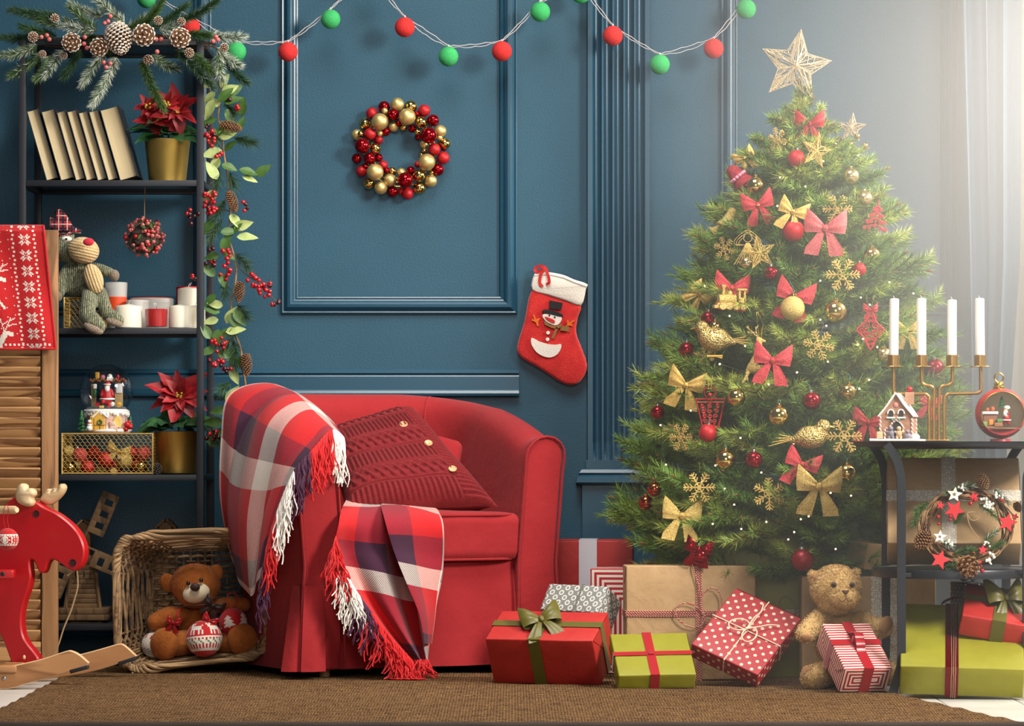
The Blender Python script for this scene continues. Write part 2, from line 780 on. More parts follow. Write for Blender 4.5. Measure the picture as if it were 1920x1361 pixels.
def rugp(u, v):
    y = -.10 - u * 2.262
    x0 = -1.218 + .002 * noise.noise(Vector((y * 9, 3.1, 0)))
    x1 = rug_right(y) + .004 * noise.noise(Vector((y * 5, 7.7, 0)))
    x = x0 + (x1 - x0) * v
    z = .0125 + .0022 * noise.noise(Vector((x * 5, y * 5, 1))) + .0015 * sin(y * 42 + 2.5 * noise.noise(Vector((x * 3, y * 3, 5))))
    if v in (0, 1) or u in (0, 1):
        z = .001
    return (x, y, z)


rug = thing('rug', 'brown woven jute rug spread over the white plank floor', 'rug', (0, -1.2, 0))
ob('woven_field', G().grid(150, 160, rugp), rug_mat(), rug, world=True, smooth=60)
hem = []
for k in range(81):
    p = rugp(.999, k / 80)
    hem.append((p[0], -2.362 + .003 * sin(k * .9), .009))
ob('hem', G().tube(hem, .008, 8), M('dark_binding', '3A2E26', .9, bump=(300, .5)), rug, world=True, smooth=60)

# curtains
def cloth_translucent(name, col, tl, rough=.8, bump=(260, .25)):
    n = NT(name)
    n.b.inputs['Roughness'].default_value = rough
    co = n.coord()
    n.base(col)
    n.bump(n.noise(n.mapped(co, (1, 1, .3)), bump[0], 2, .5), bump[1], .001)
    t = n.new('ShaderNodeBsdfTranslucent')
    t.inputs[0].default_value = lin(col)
    mx = n.new('ShaderNodeMixShader')
    mx.inputs[0].default_value = tl
    n.link(n.b.outputs[0], mx.inputs[1])
    n.link(t.outputs[0], mx.inputs[2])
    n.link(mx.outputs[0], n.out.inputs['Surface'])
    return n.mat


def drape(name, label, mat, left, right, y0, amp, folds, z0=.012, z1=2.4, ph=0, nu=110, nv=50):
    """left/right: [(py, px)] outlines of the hanging cloth at depth y0."""
    def at(tab, py):
        for (a, xa), (b, xb) in zip(tab, tab[1:]):
            if py <= b:
                t = max(0, min(1, (py - a) / (b - a)))
                return xa + (xb - xa) * t
        return tab[-1][1]
    s = S(y0)

    def fn(u, v):
        z = z1 + (z0 - z1) * v
        py = 830 - (z - EYE) * s
        a, b = at(left, py), at(right, py)
        x = (a + (b - a) * u - 960) / s
        w = u * folds * 2 * pi + ph + .5 * sin(u * 9 + v * 2)
        y = y0 - amp * (sin(w) + .35 * sin(2.3 * w + 1 + v))
        return (x + .006 * cos(w), y, z)
    o = ob(name, G().grid(nu, nv, fn), mat, smooth=180)
    return tag(o, label, 'curtain')


drape('sheer_curtain', 'white sheer curtain hanging to the floor in the window corner', cloth_translucent('white_voile', 'EFE8DC', .45),
      [(-300, 1838), (1300, 1838)], [(-300, 2120), (1300, 2120)], -.075, .016, 7, ph=1)
drape('blue_curtain', 'grey blue curtain gathered in folds beside the right wall panel', cloth_translucent('blue_linen', '64809A', .25),
      [(-300, 1796), (0, 1801), (480, 1815), (830, 1822), (1300, 1800)], [(-300, 1912), (0, 1912), (480, 1908), (700, 1894), (830, 1883), (1300, 1890)], -.135, .017, 3, ph=.6)

# sunlit haze drifting in from the window side
hz = NT('sunlit_haze')
hz.n.remove(hz.b)
vol = hz.new('ShaderNodeVolumeScatter')
vol.inputs['Color'].default_value = (1, 1, 1, 1)
vol.inputs['Anisotropy'].default_value = .1
gx, gy_, gz_ = hz.sep(hz.coord())[0:3]
dens = hz.math('POWER', hz.math('MAXIMUM', hz.math('MULTIPLY_ADD', gx, .625, -.10), 0.0), 1.5)
low = hz.math('MINIMUM', hz.math('MAXIMUM', hz.math('MULTIPLY_ADD', gz_, 1.4, 1.30), .12), 1.0)
hz.link(hz.math('MULTIPLY', hz.math('MULTIPLY', dens, low), .78), vol.inputs['Density'])
hz.link(vol.outputs[0], hz.out.inputs['Volume'])
o = ob('haze', G().box((1.2, -.78, 1.45), (2.2, 1.5, 2.88)), hz.mat, smooth=0)
o['kind'] = 'stuff'
o['label'] = 'thin sunlit haze drifting across the room from the window'

# ------------------------------------------------------------------ shared materials
BLACK_METAL = M('black_metal', '24262C', .42, .0, bump=(200, .06))
GOLD = M('gold_metal', 'C9A24A', .26, 1.0)
GOLD_SHINY = M('gold_shiny', 'D9B968', .09, 1.0)
GOLD_MATTE = M('gold_matte', 'D8BC7A', .42, .75, bump=(500, .05))
GOLD_GLIT = M('gold_glitter', 'C9A24C', .45, .8, bump=(420, .9, .004), var=(300, 'F0D88E'))
RED_SHINY = M('red_shiny', 'A5121C', .10, .85)
RED_MATTE = M('red_matte', 'B3161D', .48, .25, bump=(500, .05))
RED_GLIT = M('red_glitter', 'B3222A', .5, .25, bump=(420, .8, .004), var=(320, 'E2545A'))
CREAM = M('cream_paint', 'EFE6D2', .6)
WHITE = M('white_paint', 'EDEAE4', .6)
WAX = M('ivory_wax', 'E9E2CF', .5, sss=.25)
BROWNWOOD = M('twig_brown', '4A3122', .8, var=(30, '6B4A31'), bump=(120, .4))
TWIG = M('vine_tan', '7A5A3C', .8, var=(40, 'A88358'), bump=(120, .4))
NEEDLE = M('needle_green', '33502C', .6, var=(9, '5B7C3A'))
NEEDLE_DARK = M('needle_dark_green', '22402F', .6, var=(9, '3B5D36'))
NEEDLE_FROST = M('needle_frosted', 'DDE3D6', .7)
CONE = M('cone_brown', '5A3B26', .75, var=(60, '8A6140'))
CONE_TIP = M('cone_frosted_tip', 'CDB7A0', .8, var=(90, 'EFE6DA'))
CONE_TIPB = M('cone_tan_tip', '7C5636', .75, var=(60, 'A57A50'))
BERRY = M('berry_red', 'A8141B', .18, coat=.4)
BERRY_DARK = M('berry_dark', '3A0E16', .25, coat=.3)
BERRY_FROST = M('berry_frosted', 'BE3B3C', .6, var=(200, 'D98A84'), bump=(500, .3))
LEAF = M('leaf_green', '4D7030', .45, var=(25, '3C5C26'))
LEAF_PALE = M('leaf_pale_green', '93A55C', .45, var=(25, 'B5C07E'))
STRING = M('jute_string', 'A88A62', .9, bump=(600, .5))
WHITE_CORD = M('white_cord', 'CFC6C4', .6)
SILVER = M('silver_cap', 'C9C4BA', .25, 1.0)


def zp(ox, oy, sc):
    return lambda x, y: (ox + x / sc, oy + y / sc)


Z1, Z2, Z3 = zp(0, 0, 3.5556), zp(0, 340, 3.5556), zp(0, 660, 3.5556)


def flat_pts(poly, y, zf=None):
    """Photo outline -> (x, z) world outline in the plane at depth y."""
    out = []
    for a, b in poly:
        px, py = zf(a, b) if zf else (a, b)
        q = P(px, py, y)
        out.append((q.x, q.z))
    return out


def puff(g, poly, d, r, T=None, m=0, steps=4, y0=0):
    """Soft slab: outline (x, z) with rims rounded by r, total thickness d, centred on y0."""
    n = len(poly)
    ar = sum(poly[i][0] * poly[(i + 1) % n][1] - poly[(i + 1) % n][0] * poly[i][1] for i in range(n))
    if ar < 0:
        poly = poly[::-1]
    nr = []
    for i in range(n):
        a, b, c = Vector(poly[i - 1]).to_2d(), Vector(poly[i]).to_2d(), Vector(poly[(i + 1) % n]).to_2d()
        t = ((b - a).normalized() + (c - b).normalized())
        t = t.normalized() if t.length > 1e-6 else (c - b).normalized()
        nr.append(Vector((-t.y, t.x)))
    rings = []
    for k in range(steps + 1):
        a = pi / 2 * k / steps
        ins, h = r * (1 - sin(a + 0)) if False else r * (1 - cos(a)), d / 2 * sin(a)
        rings.append((ins, h))
    vs, fs = [], []
    front = [[(poly[i][0] + nr[i].x * ins, y0 - h, poly[i][1] + nr[i].y * ins) for i in range(n)] for ins, h in rings]
    back = [[(p[0], 2 * y0 - p[1], p[2]) for p in ring] for ring in front[1:]]
    for ring in front + back:
        vs += ring
    K = steps + 1
    for k in range(steps):
        for i in range(n):
            j = (i + 1) % n
            fs.append((k * n + i, k * n + j, (k + 1) * n + j, (k + 1) * n + i))
            b0 = (K + k - 1) if k > 0 else 0
            fs.append((b0 * n + j, b0 * n + i, (K + k) * n + i, (K + k) * n + j))
    tri = tessellate_polygon([[Vector((p[0], p[2], 0)) for p in front[-1]]])
    o1, o2 = steps * n, (K + steps - 1) * n
    for t in tri:
        a, b, c = [Vector((front[-1][i][0], front[-1][i][2])) for i in t]
        e, f = b - a, c - a
        if e.x * f.y - e.y * f.x < 0:
            t = t[::-1]
        fs.append(tuple(o1 + i for i in t))
        fs.append(tuple(o2 + i for i in t[::-1]))
    return g.add(vs, fs, m, T)


def leafg(L, W, bend=.2, fold=.25, wave_=0, tip=1.0, n=8, g=None, m=0, T=None):
    """Pointed leaf along +x, face towards +z."""
    g = g or G()

    def fn(u, v):
        w = W * (sin(pi * min(1, u ** .75)) ** .9) * (1 - .15 * u)
        t = (v - .5) * 2
        return (u * L, t * w / 2, -bend * L * u * u + abs(t) * fold * w / 2 + wave_ * W * sin(u * 14 + v * 2) * abs(t))
    return g.grid(n, 4, fn, m, T)


def needles(g, pts, n, L, ang=50, width=.0013, m=0, mf=None, frost=0, up=0, jit=.35, start=0.0, fl=1.0):
    """n needles along a polyline; fl flattens the spray."""
    pts = [Vector(p) for p in pts]
    N = len(pts) - 1
    for i in range(n):
        t = start + (1 - start) * (i + random.random()) / n
        f = min(t * N, N - 1e-6)
        k = int(f)
        p = pts[k].lerp(pts[k + 1], f - k)
        tg = (pts[k + 1] - pts[k]).normalized()
        o1 = tg.orthogonal().normalized()
        o2 = tg.cross(o1)
        a = random.random() * 2 * pi
        rad = o1 * cos(a) + o2 * sin(a)
        rad.z = rad.z * fl + up
        th = radians(ang * (1 + rnd(-jit, jit))) * (1 - .55 * max(0, t - .75) / .25)
        d = (tg * cos(th) + rad.normalized() * sin(th)).normalized()
        sd = d.cross(Vector((rnd(-1, 1), rnd(-1, 1), rnd(-1, 1)))).normalized() * width / 2
        ll = L * rnd(.75, 1.1)
        mm = mf if (mf is not None and random.random() < frost) else m
        g.add([p + sd, p - sd, p + d * ll], [(0, 1, 2)], mm)
    return g


def curve_pts(a, b, sag=0, n=6, side=0):
    a, b = Vector(a), Vector(b)
    d = b - a
    sd = Vector((-d.z, 0, d.x)).normalized() if d.length > 1e-9 else Vector((1, 0, 0))
    return [a.lerp(b, t / n) + Vector((0, 0, -sag * 4 * (t / n) * (1 - t / n))) + sd * side * 4 * (t / n) * (1 - t / n) for t in range(n + 1)]


def cone_geo(L, R, n=80, open_=.6, tipm=1, slim=1.0):
    """Pine cone along +z: core and spiralled woody scales with pale tips (material slot 1)."""
    g = G()
    g.lathe([(.0005, 0), (R * .42, L * .06), (R * .5, L * .4), (R * .3, L * .8), (.0005, L * .97)], 10, 0)
    for i in range(n):
        t = (i + .5) / n
        a = i * 2.39996
        z = L * (.03 + .93 * t)
        rad = R * (sin(pi * min(1, .12 + t * .86)) ** .65)
        lift = radians(-20 + 85 * t) * open_
        w = R * .46 * (1 - .45 * t) * slim
        d = Vector((cos(a) * cos(lift), sin(a) * cos(lift), sin(lift)))
        s_ = Vector((-sin(a), cos(a), 0))
        nn = d.cross(s_)
        b = Vector((0, 0, z)) + Vector((cos(a), sin(a), 0)) * R * .25
        e = Vector((cos(a) * rad, sin(a) * rad, z)) + Vector((0, 0, sin(lift) * R * .35))
        th = R * .07
        v = [b - s_ * w * .25, b + s_ * w * .25, e + s_ * w * .5 + nn * th, e - s_ * w * .5 + nn * th, e + s_ * w * .42 - nn * th, e - s_ * w * .42 - nn * th, e + d * w * .35]
        g.add(v, [(0, 1, 2, 3), (1, 0, 5, 4), (0, 3, 5), (1, 4, 2)], 0)
        g.add([v[2], v[3], v[4], v[5], v[6]], [(1, 0, 4), (0, 2, 4), (2, 3, 4), (3, 1, 4)], tipm)
    return g


def bow2(w, h, bulge=.012, g=None, m=0, T=None, tails=1.0, n=10, th=.0012):
    """Cloth bow facing -y, knot at the origin: two flared loops with a front and a back sheet, two pointed tails, a knot."""
    g = g or G()
    for sx_ in (-1, 1):
        for sh in (-1, 1):
            def lp(u, v):
                f = .14 + .86 * (u ** .75)
                x = sx_ * w * .5 * u
                zz = h * .20 * u + (v - .5) * h * .62 * f
                pl = sin(v * pi * 4) * .0016 * (1 - u * .4)
                y = sh * bulge * (sin(pi * min(1, u * .97)) ** .7) * (1 - (2 * v - 1) ** 2 * .3) + pl - bulge * .3
                return (x - sx_ * w * .03 * (2 * v - 1) ** 2 * u, y, zz)
            g.grid(n, 8, lp, m, T)
        if tails:
            for sh in (0, 1):
                def tl(u, v):
                    f = .25 + .75 * u
                    wv = (v - .5) * w * .34 * f
                    x = sx_ * (w * .04 + w * .26 * u) + wv
                    zz = -h * .60 * u * tails + sx_ * wv * .45 - (h * .13 * (.5 + sx_ * (v - .5)) if u > .99 else 0)
                    y = -bulge * .5 - .3 * bulge * sin(u * 3.2) + sin(v * pi * 3) * .0012 + sh * th
                    return (x, y, zz)
                g.grid(n, 6, tl, m, T)
    g.ball((0, -bulge * .8, 0), w * .075, 10, m, (1, .8, 1.3), T)
    return g


# ------------------------------------------------------------------ shelving unit
BX0, BX1, BYF, BYB = -1.378, -.861, -.40, -.06
PS = .020
case = thing('shelving_unit', 'tall black metal open shelving unit standing against the left wall', 'shelving unit', ((BX0 + BX1) / 2, (BYF + BYB) / 2, 0))
for x in (BX0 + PS / 2, BX1 - PS / 2):
    for y in (BYF + PS / 2, BYB - PS / 2):
        ob('post', G().rbox((x, y, .882), (PS, PS, 1.764), .0015, n=1), BLACK_METAL, case, world=True)
SHELF_Z = [.131, .5486, .958, 1.371, 1.765]
DGLASS = M('dark_shelf_glass', '10202C', .12, 0, spec=.6)
for i, z in enumerate(SHELF_Z):
    hgt = .0165
    for y in (BYF + PS / 2, BYB - PS / 2):
        ob('rail', G().rbox(((BX0 + BX1) / 2, y, z - hgt / 2), (BX1 - BX0 - 2 * PS, PS, hgt), .0012, n=1), BLACK_METAL, case, world=True)
    for x in (BX0 + PS / 2, BX1 - PS / 2):
        ob('rail', G().rbox((x, (BYF + BYB) / 2, z - hgt / 2), (PS, BYB - BYF - 2 * PS, hgt), .0012, n=1), BLACK_METAL, case, world=True)
    ob('shelf', G().rbox(((BX0 + BX1) / 2, (BYF + BYB) / 2, z - .005), (BX1 - BX0 - 2 * PS, BYB - BYF - 2 * PS, .008), .001, n=1), DGLASS if i in (2, 3) else BLACK_METAL, case, world=True)

# books, fore-edges out
PAGES = NT('page_edges')
co_ = PAGES.coord()
st = PAGES.noise(PAGES.mapped(co_, (900, 1, 6)), 1, 3, .7)
st2 = PAGES.noise(co_, 16, 3, .6)
PAGES.base(PAGES.mix(st2, PAGES.ramp(st, [(.3, 'A38D68'), (.7, 'D9C8A2')]), lin('C9B58C')))
PAGES.bump(st, .35, .001)
PAGES.b.inputs['Roughness'].default_value = .85
PAGES = PAGES.mat
lean = radians(16)
bk_px = [(87, 110, 137, '1E2A38'), (114, 140, 136, '2B2430'), (142, 160, 135, '22333A'), (162, 181, 136, '30242A'), (183, 201, 134, '1D2C3C'), (203, 222, 136, '26303A'), (225, 261, 139, '22282F')]
yb = -.345
sb = S(yb)
words = ['cream book leaning against the left post, leftmost of the seven', 'cream book leaning second in the row on the upper shelf', 'slim book leaning third in the row on the upper shelf', 'leaning book fourth in the row on the upper shelf', 'leaning book fifth in the row on the upper shelf', 'leaning book sixth in the row on the upper shelf', 'thickest leaning book, last in the row nearest the gold pot']
for (a, b, hh, cc), lab in zip(bk_px, words):
    t = (b - a) / sb * cos(lean)
    Hb = hh / sb
    x0 = (a - 960) / sb
    bk = thing('book', lab, 'book', (x0, -.27, 1.3725), (0, -lean, 0), 'books on the upper shelf')
    cm = M('book_cover_' + cc, cc, .6, bump=(150, .2))
    ct = .0022
    dpt = .15
    g = G()

    def pg(u, v):
        return (ct + (t - 2 * ct) * u, -dpt / 2 + .004 + .006 * sin(pi * u) ** .8, .003 + (Hb - .006) * v)
    g.grid(8, 14, pg)
    g.box((t / 2, .006, Hb / 2), (t - 2 * ct, dpt - .026, Hb - .006))
    ob('page_block', g, PAGES, bk, smooth=30)
    for xx in (ct / 2, t - ct / 2):
        ob('cover', G().rbox((xx, 0, Hb / 2), (ct, dpt, Hb), .0005, n=1), cm, bk)
    ob('spine', G().rbox((t / 2, dpt / 2 - .001, Hb / 2), (t, .002, Hb), .0005, n=1), cm, bk)


# poinsettias in gold pots
def pot(parent, r0, r1, h):
    g = G().lathe([(.0005, 0), (r0 - .004, 0), (r0, .003), (r1, h - .004), (r1 + .0012, h - .001), (r1, h), (r1 - .002, h - .001), (r1 - .004, h * .86), (.0005, h * .86)], 48)
    ob('pot', g, M('brushed_gold', 'CDAA58', .34, .9, aniso=.5), parent, smooth=40)


BRACT = M('bract_red', 'B4131C', .5, var=(40, '8E0C16'), sheen=.2)
BRACT2 = M('bract_dark_red', '9A1018', .5, var=(40, '7A0A12'))
YEL = M('cyathia_yellow', 'C9A53A', .6)
PGREEN = M('poinsettia_leaf_green', '2E5A2C', .5, var=(30, '1F4324'))


def leaf_obj(name, proto, mat, parent, base, direction, roll=0, face=(0, -1, .5), sc=1.0):
    d = Vector(direction).normalized()
    f = Vector(face)
    f = (f - d * f.dot(d)).normalized()
    y = f.cross(d)
    m3 = Matrix((d, y, f)).transposed()
    m4 = m3.to_4x4() @ Matrix.Rotation(roll, 4, 'X') @ Matrix.Scale(sc, 4)
    m4.translation = base
    o = bpy.data.objects.new(name, proto)
    COL.objects.link(o)
    o.parent = parent
    o.matrix_basis = m4
    return o


def mesh_of(g, mat, name='leaf'):
    o = ob(name, g, mat, smooth=60)
    me = o.data
    bpy.data.objects.remove(o)
    return me


bract_me = [mesh_of(leafg(.082, .044, b, .22, .03), BRACT) for b in (.12, .3, .45)]
bract_dk = mesh_of(leafg(.078, .042, .3, .22, .03), BRACT2)
pgreen_me = [mesh_of(leafg(.095, .064, b, .18, .03), PGREEN) for b in (.2, .45)]


def poinsettia(label, px, base_z, y, centres, nred, seed):
    random.seed(seed)
    x = (px - 960) / S(y)
    t = thing('poinsettia', label, 'plant', (x, y, base_z))
    pot(t, .052, .064, .121)
    for i, (cx, cz, n, scl) in enumerate(centres):
        ctr = Vector((cx, -.025 - .012 * i, cz))
        ob('stem', G().tube(smooth_poly([(cx * .2, 0, .10), (cx * .7, -.005, (cz + .1) / 2), ctr - Vector((0, -.006, .004))], 4, False), .003, 6), LEAF, t)
        for k in range(n):
            a = 2 * pi * k / n + rnd(-.2, .2)
            lvl = k % 2
            d = Vector((cos(a), -.55 + .5 * lvl * 0 - rnd(0, .3) + .35 * lvl, sin(a) * .8 + .1))
            leaf_obj('bract', bract_dk if random.random() < .25 else random.choice(bract_me), None, t, ctr + Vector((0, .006 * lvl, 0)), d, rnd(-.3, .3), (0, -1, .6), scl * (rnd(.8, 1.1) if lvl else rnd(.55, .85)))
        g = G()
        for k in range(9):
            g.ball((cx + rnd(-.008, .008), ctr.y - .012 + rnd(-.004, .004), cz + rnd(-.008, .008)), .0034, 8)
        ob('flower_centre', g, YEL, t)
    for k in range(14):
        a = 2 * pi * k / 14 + rnd(-.2, .2)
        d = Vector((cos(a), sin(a) * .8 - .25, rnd(-.1, .5)))
        leaf_obj('leaf', random.choice(pgreen_me), None, t, Vector((cos(a) * .02, sin(a) * .02 - .01, .128 + rnd(0, .02))), d, rnd(-.3, .3), (0, -.5, 1), rnd(.8, 1.05))
    return t


poinsettia('red poinsettia in a brushed gold pot beside the leaning books', 314, 1.3725, -.29, [(-.022, .180, 13, .85), (-.050, .212, 9, .6), (.032, .200, 12, .9), (.006, .215, 9, .7)], 10, 3)
poinsettia('large red poinsettia in a gold pot beside the gold mesh basket', 333, .550, -.29, [(.008, .222, 20, 1.12)], 14, 8)

# ------------------------------------------------------------------ fir garland on top of the shelving unit
random.seed(5)
gar = thing('fir_garland', 'frosted fir garland with pine cones lying on top of the shelving unit', 'garland', (-1.09, -.36, 1.77))
YG = -.405
g = G()
for k in range(34):
    x0, x1 = rnd(230, 520), rnd(1000, 1450)
    pts = []
    for q in range(9):
        xx = x0 + (x1 - x0) * q / 8
        yy = 262 + 30 * sin(xx / 210) + (xx - 300) * .05 + rnd(-14, 14) + (k % 6 - 3) * 12
        pts.append(P(*Z1(xx, yy), YG + .03 + rnd(-.012, .016)))
    g.tube(smooth_poly(pts, 2, False), .0016, 5)
ob('twig_bundle', g, BROWNWOOD, gar, world=True)
SPR = [(400, 110, 80, 70, 0), (330, 210, 20, 250, 0), (250, 300, 20, 370, .3), (270, 350, 80, 500, .1), (330, 370, 250, 520, .1), (420, 330, 300, 500, .4), (540, 330, 430, 510, 0), (640, 210, 480, 60, .1), (690, 110, 480, 35, .5), (830, 150, 650, 5, .5), (640, 200, 420, 175, .5), (620, 230, 440, 140, .1), (400, 180, 180, 90, .2), (380, 250, 150, 180, 0),
       (700, 340, 555, 555, .5), (780, 380, 620, 690, .55), (945, 400, 1085, 715, 0), (1010, 360, 1165, 455, .3), (950, 180, 1080, 5, 0), (1010, 190, 1240, 40, 0), (1180, 140, 1450, 0, .05), (1060, 200, 1180, 150, .4), (1170, 330, 1410, 570, .05), (1180, 340, 1290, 420, .4), (1280, 350, 1420, 480, 0), (1260, 215, 1390, 235, 0), (1390, 230, 1615, 245, .5), (1440, 320, 1590, 430, .55), (1500, 390, 1640, 545, 0), (1460, 360, 1480, 520, .4), (580, 240, 720, 330, 0), (840, 190, 960, 120, .2)]
for (a, b, c, d, fr) in SPR:
    y0 = YG - rnd(-.02, .02)
    p0, p1 = P(*Z1(a, b), y0), P(*Z1(c, d), y0 - rnd(-.02, .03))
    pts = curve_pts(p0, p1, .004, 6, rnd(-.006, .006))
    g = G()
    g.tube(pts, lambda t: .0022 * (1.2 - t), 5, 2)
    Ls = (p1 - p0).length
    needles(g, pts, int(7600 * Ls) + 110, .027, 48, .0019, 0, 1, fr)
    ob('fir_sprig', g, [NEEDLE if (a + b) % 3 else NEEDLE_DARK, NEEDLE_FROST, BROWNWOOD], gar, world=True, smooth=0)
c_open = mesh_of(cone_geo(.042, .027, 60, .35), None) if False else None


def cone_me(L, R, n, op, tip):
    o = ob('pine_cone', cone_geo(L, R, n, op), [CONE, tip], smooth=30)
    me = o.data
    bpy.data.objects.remove(o)
    return me


C_OPEN = cone_me(.040, .027, 42, .9, CONE_TIP)
C_OPENB = cone_me(.040, .027, 48, .9, CONE_TIPB)
C_BIG = cone_me(.082, .036, 150, .55, CONE_TIP)
C_LONG = cone_me(.062, .0165, 110, 1.1, CONE_TIPB)


def put_cone(me, parent, pos, axis, sc=1.0):
    o = bpy.data.objects.new('pine_cone', me)
    COL.objects.link(o)
    o.parent = parent
    q = Vector(axis).normalized().to_track_quat('Z', 'Y')
    q = q @ Euler((0, 0, rnd(0, 6))).to_quaternion()
    o.matrix_basis = wmat(parent).inverted() @ Matrix.LocRotScale(Vector(pos), q, Vector((sc, sc, sc)))
    return o


for (a, b, r) in [(483, 290, 64), (668, 312, 62), (958, 240, 74), (1198, 255, 68)]:
    put_cone(C_OPEN, gar, P(*Z1(a, b), YG - .026), (rnd(-.2, .2), -1, rnd(-.3, .1)), r / 66)
put_cone(C_BIG, gar, P(*Z1(770, 165), YG - .03), (.25, -.25, -1), 1.02)
for (a, b, r) in [(360, 130, 30), (215, 250, 35), (285, 360, 25), (430, 365, 25), (1000, 390, 34), (1215, 155, 28), (1255, 345, 32), (1490, 310, 30), (1050, 130, 30)]:
    put_cone(C_OPEN, gar, P(*Z1(a, b), YG - .02), (rnd(-.6, .6), -1, rnd(-.6, .6)), r / 66)


def berry_me(r, mat, name='berry'):
    g = G().ball((0, 0, 0), r, 12)
    g.ball((0, -r * .98, 0), r * .16, 6)
    return mesh_of(g, mat, name)


B_RED, B_DARK, B_FROST = berry_me(.0068, BERRY), berry_me(.0068, BERRY_DARK), berry_me(.0068, BERRY_FROST)


def put(me, name, parent, pos, sc=1.0, rot=(0, 0, 0)):
    o = bpy.data.objects.new(name, me)
    COL.objects.link(o)
    o.parent = parent
    o.matrix_basis = wmat(parent).inverted() @ Matrix.LocRotScale(Vector(pos), Euler(rot), Vector((sc, sc, sc)))
    return o


for (a, b) in [(275, 247), (312, 235), (328, 262), (565, 248), (560, 292), (580, 320), (735, 108), (720, 142), (698, 155), (690, 415), (735, 422), (707, 448), (1040, 262), (1075, 262), (1047, 345), (1420, 275), (1452, 265), (1440, 245)]:
    put(B_FROST, 'berry', gar, P(*Z1(a, b), YG - .034), .95, (rnd(-.5, .5), 0, rnd(-.5, .5)))

# ------------------------------------------------------------------ leaf and berry garland hanging by the right post
random.seed(21)
YV = -.375
vg = thing('berry_garland', 'hanging garland of leaves, red berries and cones beside the right shelf post', 'garland', tuple(P(425, 420, YV)))
path = [Z1(*q) for q in [(1445, 400), (1450, 450), (1458, 560), (1470, 660), (1455, 780), (1480, 900), (1495, 1040), (1515, 1160), (1522, 1250)]] + [Z2(*q) for q in [(1535, 200), (1525, 360), (1560, 500), (1575, 600), (1562, 720), (1540, 800), (1545, 900), (1560, 1000), (1590, 1070), (1610, 1150)]] + [Z3(*q) for q in [(1600, 60), (1630, 170), (1640, 270)]]
vp = [P(a, b, YV + .006 * sin(i * 1.3)) for i, (a, b) in enumerate(path)]
ob('stem', G().tube(smooth_poly(vp, 3, False), .0028, 7), TWIG, vg, world=True)
g = G()
for pts in ([Z2(1575, 560), Z2(1640, 620), Z2(1740, 690), Z2(1830, 790), Z2(1865, 810)], [Z1(1470, 660), Z1(1530, 680), Z1(1580, 715)], [Z1(1480, 900), Z1(1420, 920), Z1(1400, 960)], [Z2(1530, 200), Z2(1420, 160), Z2(1380, 90)], [Z2(1550, 480), Z2(1510, 540), Z2(1520, 700)], [Z2(1500, 1000), Z2(1470, 1080), Z2(1440, 1200)]):
    g.tube(smooth_poly([P(*q, YV - .012) for q in pts], 3, False), .0014, 5)
ob('side_twigs', g, BROWNWOOD, vg, world=True)
LEAVES = [(1, 1495, 545, 60, 1), (1, 1520, 600, 22, 1), (1, 1400, 645, 40, 1), (1, 1405, 710, 60, 1), (1, 1395, 560, 5, 1), (1, 1525, 770, -70, 0), (1, 1435, 1015, 15, 1), (1, 1530, 975, 40, 0), (1, 1435, 1090, 60, 1), (1, 1520, 1110, -20, 0), (1, 1640, 1140, -12, 0), (1, 1660, 1190, -18, 1), (1, 1740, 1145, 35, 0), (1, 1610, 730, 80, 0), (1, 1400, 810, 20, 0),
          (2, 1605, 295, 15, 1), (2, 1625, 370, 0, 1), (2, 1415, 500, 15, 0), (2, 1400, 600, -40, 0), (2, 1440, 820, -10, 1), (2, 1420, 860, -20, 0), (2, 1410, 930, 10, 1), (2, 1560, 920, -60, 0), (2, 1590, 900, -50, 0), (2, 1450, 1030, 80, 0), (2, 1480, 650, -70, 0), (2, 1560, 1290, -65, 1), (2, 1500, 420, 70, 0), (2, 1390, 1130, 20, 0), (2, 1380, 1010, -60, 0),
          (3, 1535, 300, 55, 1), (3, 1465, 390, 10, 0), (3, 1440, 465, 5, 0), (3, 1470, 540, 20, 0), (3, 1420, 600, -30, 0)]
lf = [mesh_of(leafg(.052, .029, .12, .2, .02), LEAF), mesh_of(leafg(.054, .030, .1, .2, .02), LEAF_PALE)]
for k in range(26):
    zi = 1 + k % 2
    bb = rnd(560, 1240) if zi == 1 else rnd(60, 1300)
    LEAVES.append((zi, rnd(1390, 1600), bb, rnd(-70, 70), int(rnd(0, 1.4))))
for (zi, a, b, an, pale) in LEAVES:
    c = P(*(Z1, Z2, Z3)[zi - 1](a, b), YV - rnd(.004, .022))
    ang = radians(an)
    sx = 1 if c.x > vp[min(len(vp) - 1, 3)].x - .01 and a > 1470 else -1
    d = Vector((cos(ang) * sx if an not in () else cos(ang), rnd(-.3, .1), sin(ang) * (1 if sx > 0 else 1)))
    if sx < 0:
        d = Vector((-cos(ang), rnd(-.3, .1), -sin(ang)))
    o = leaf_obj('leaf', lf[pale], None, vg, Vector((0, 0, 0)), d, rnd(-.5, .5), (rnd(-.2, .2), -1, .3), rnd(.85, 1.15))
    o.location = (c - d.normalized() * .02) - Vector(vg.location)


def cluster(zf, a, b, n, ra, rb, dark=.12):
    for k in range(n):
        t, r = rnd(0, 2 * pi), sqrt(random.random())
        put(B_DARK if random.random() < dark else B_RED, 'berry', vg, P(*zf(a + cos(t) * r * ra, b + sin(t) * r * rb), YV - .018 - rnd(0, .014)), rnd(.75, 1.1), (rnd(-1, 1), 0, rnd(-1, 1)))


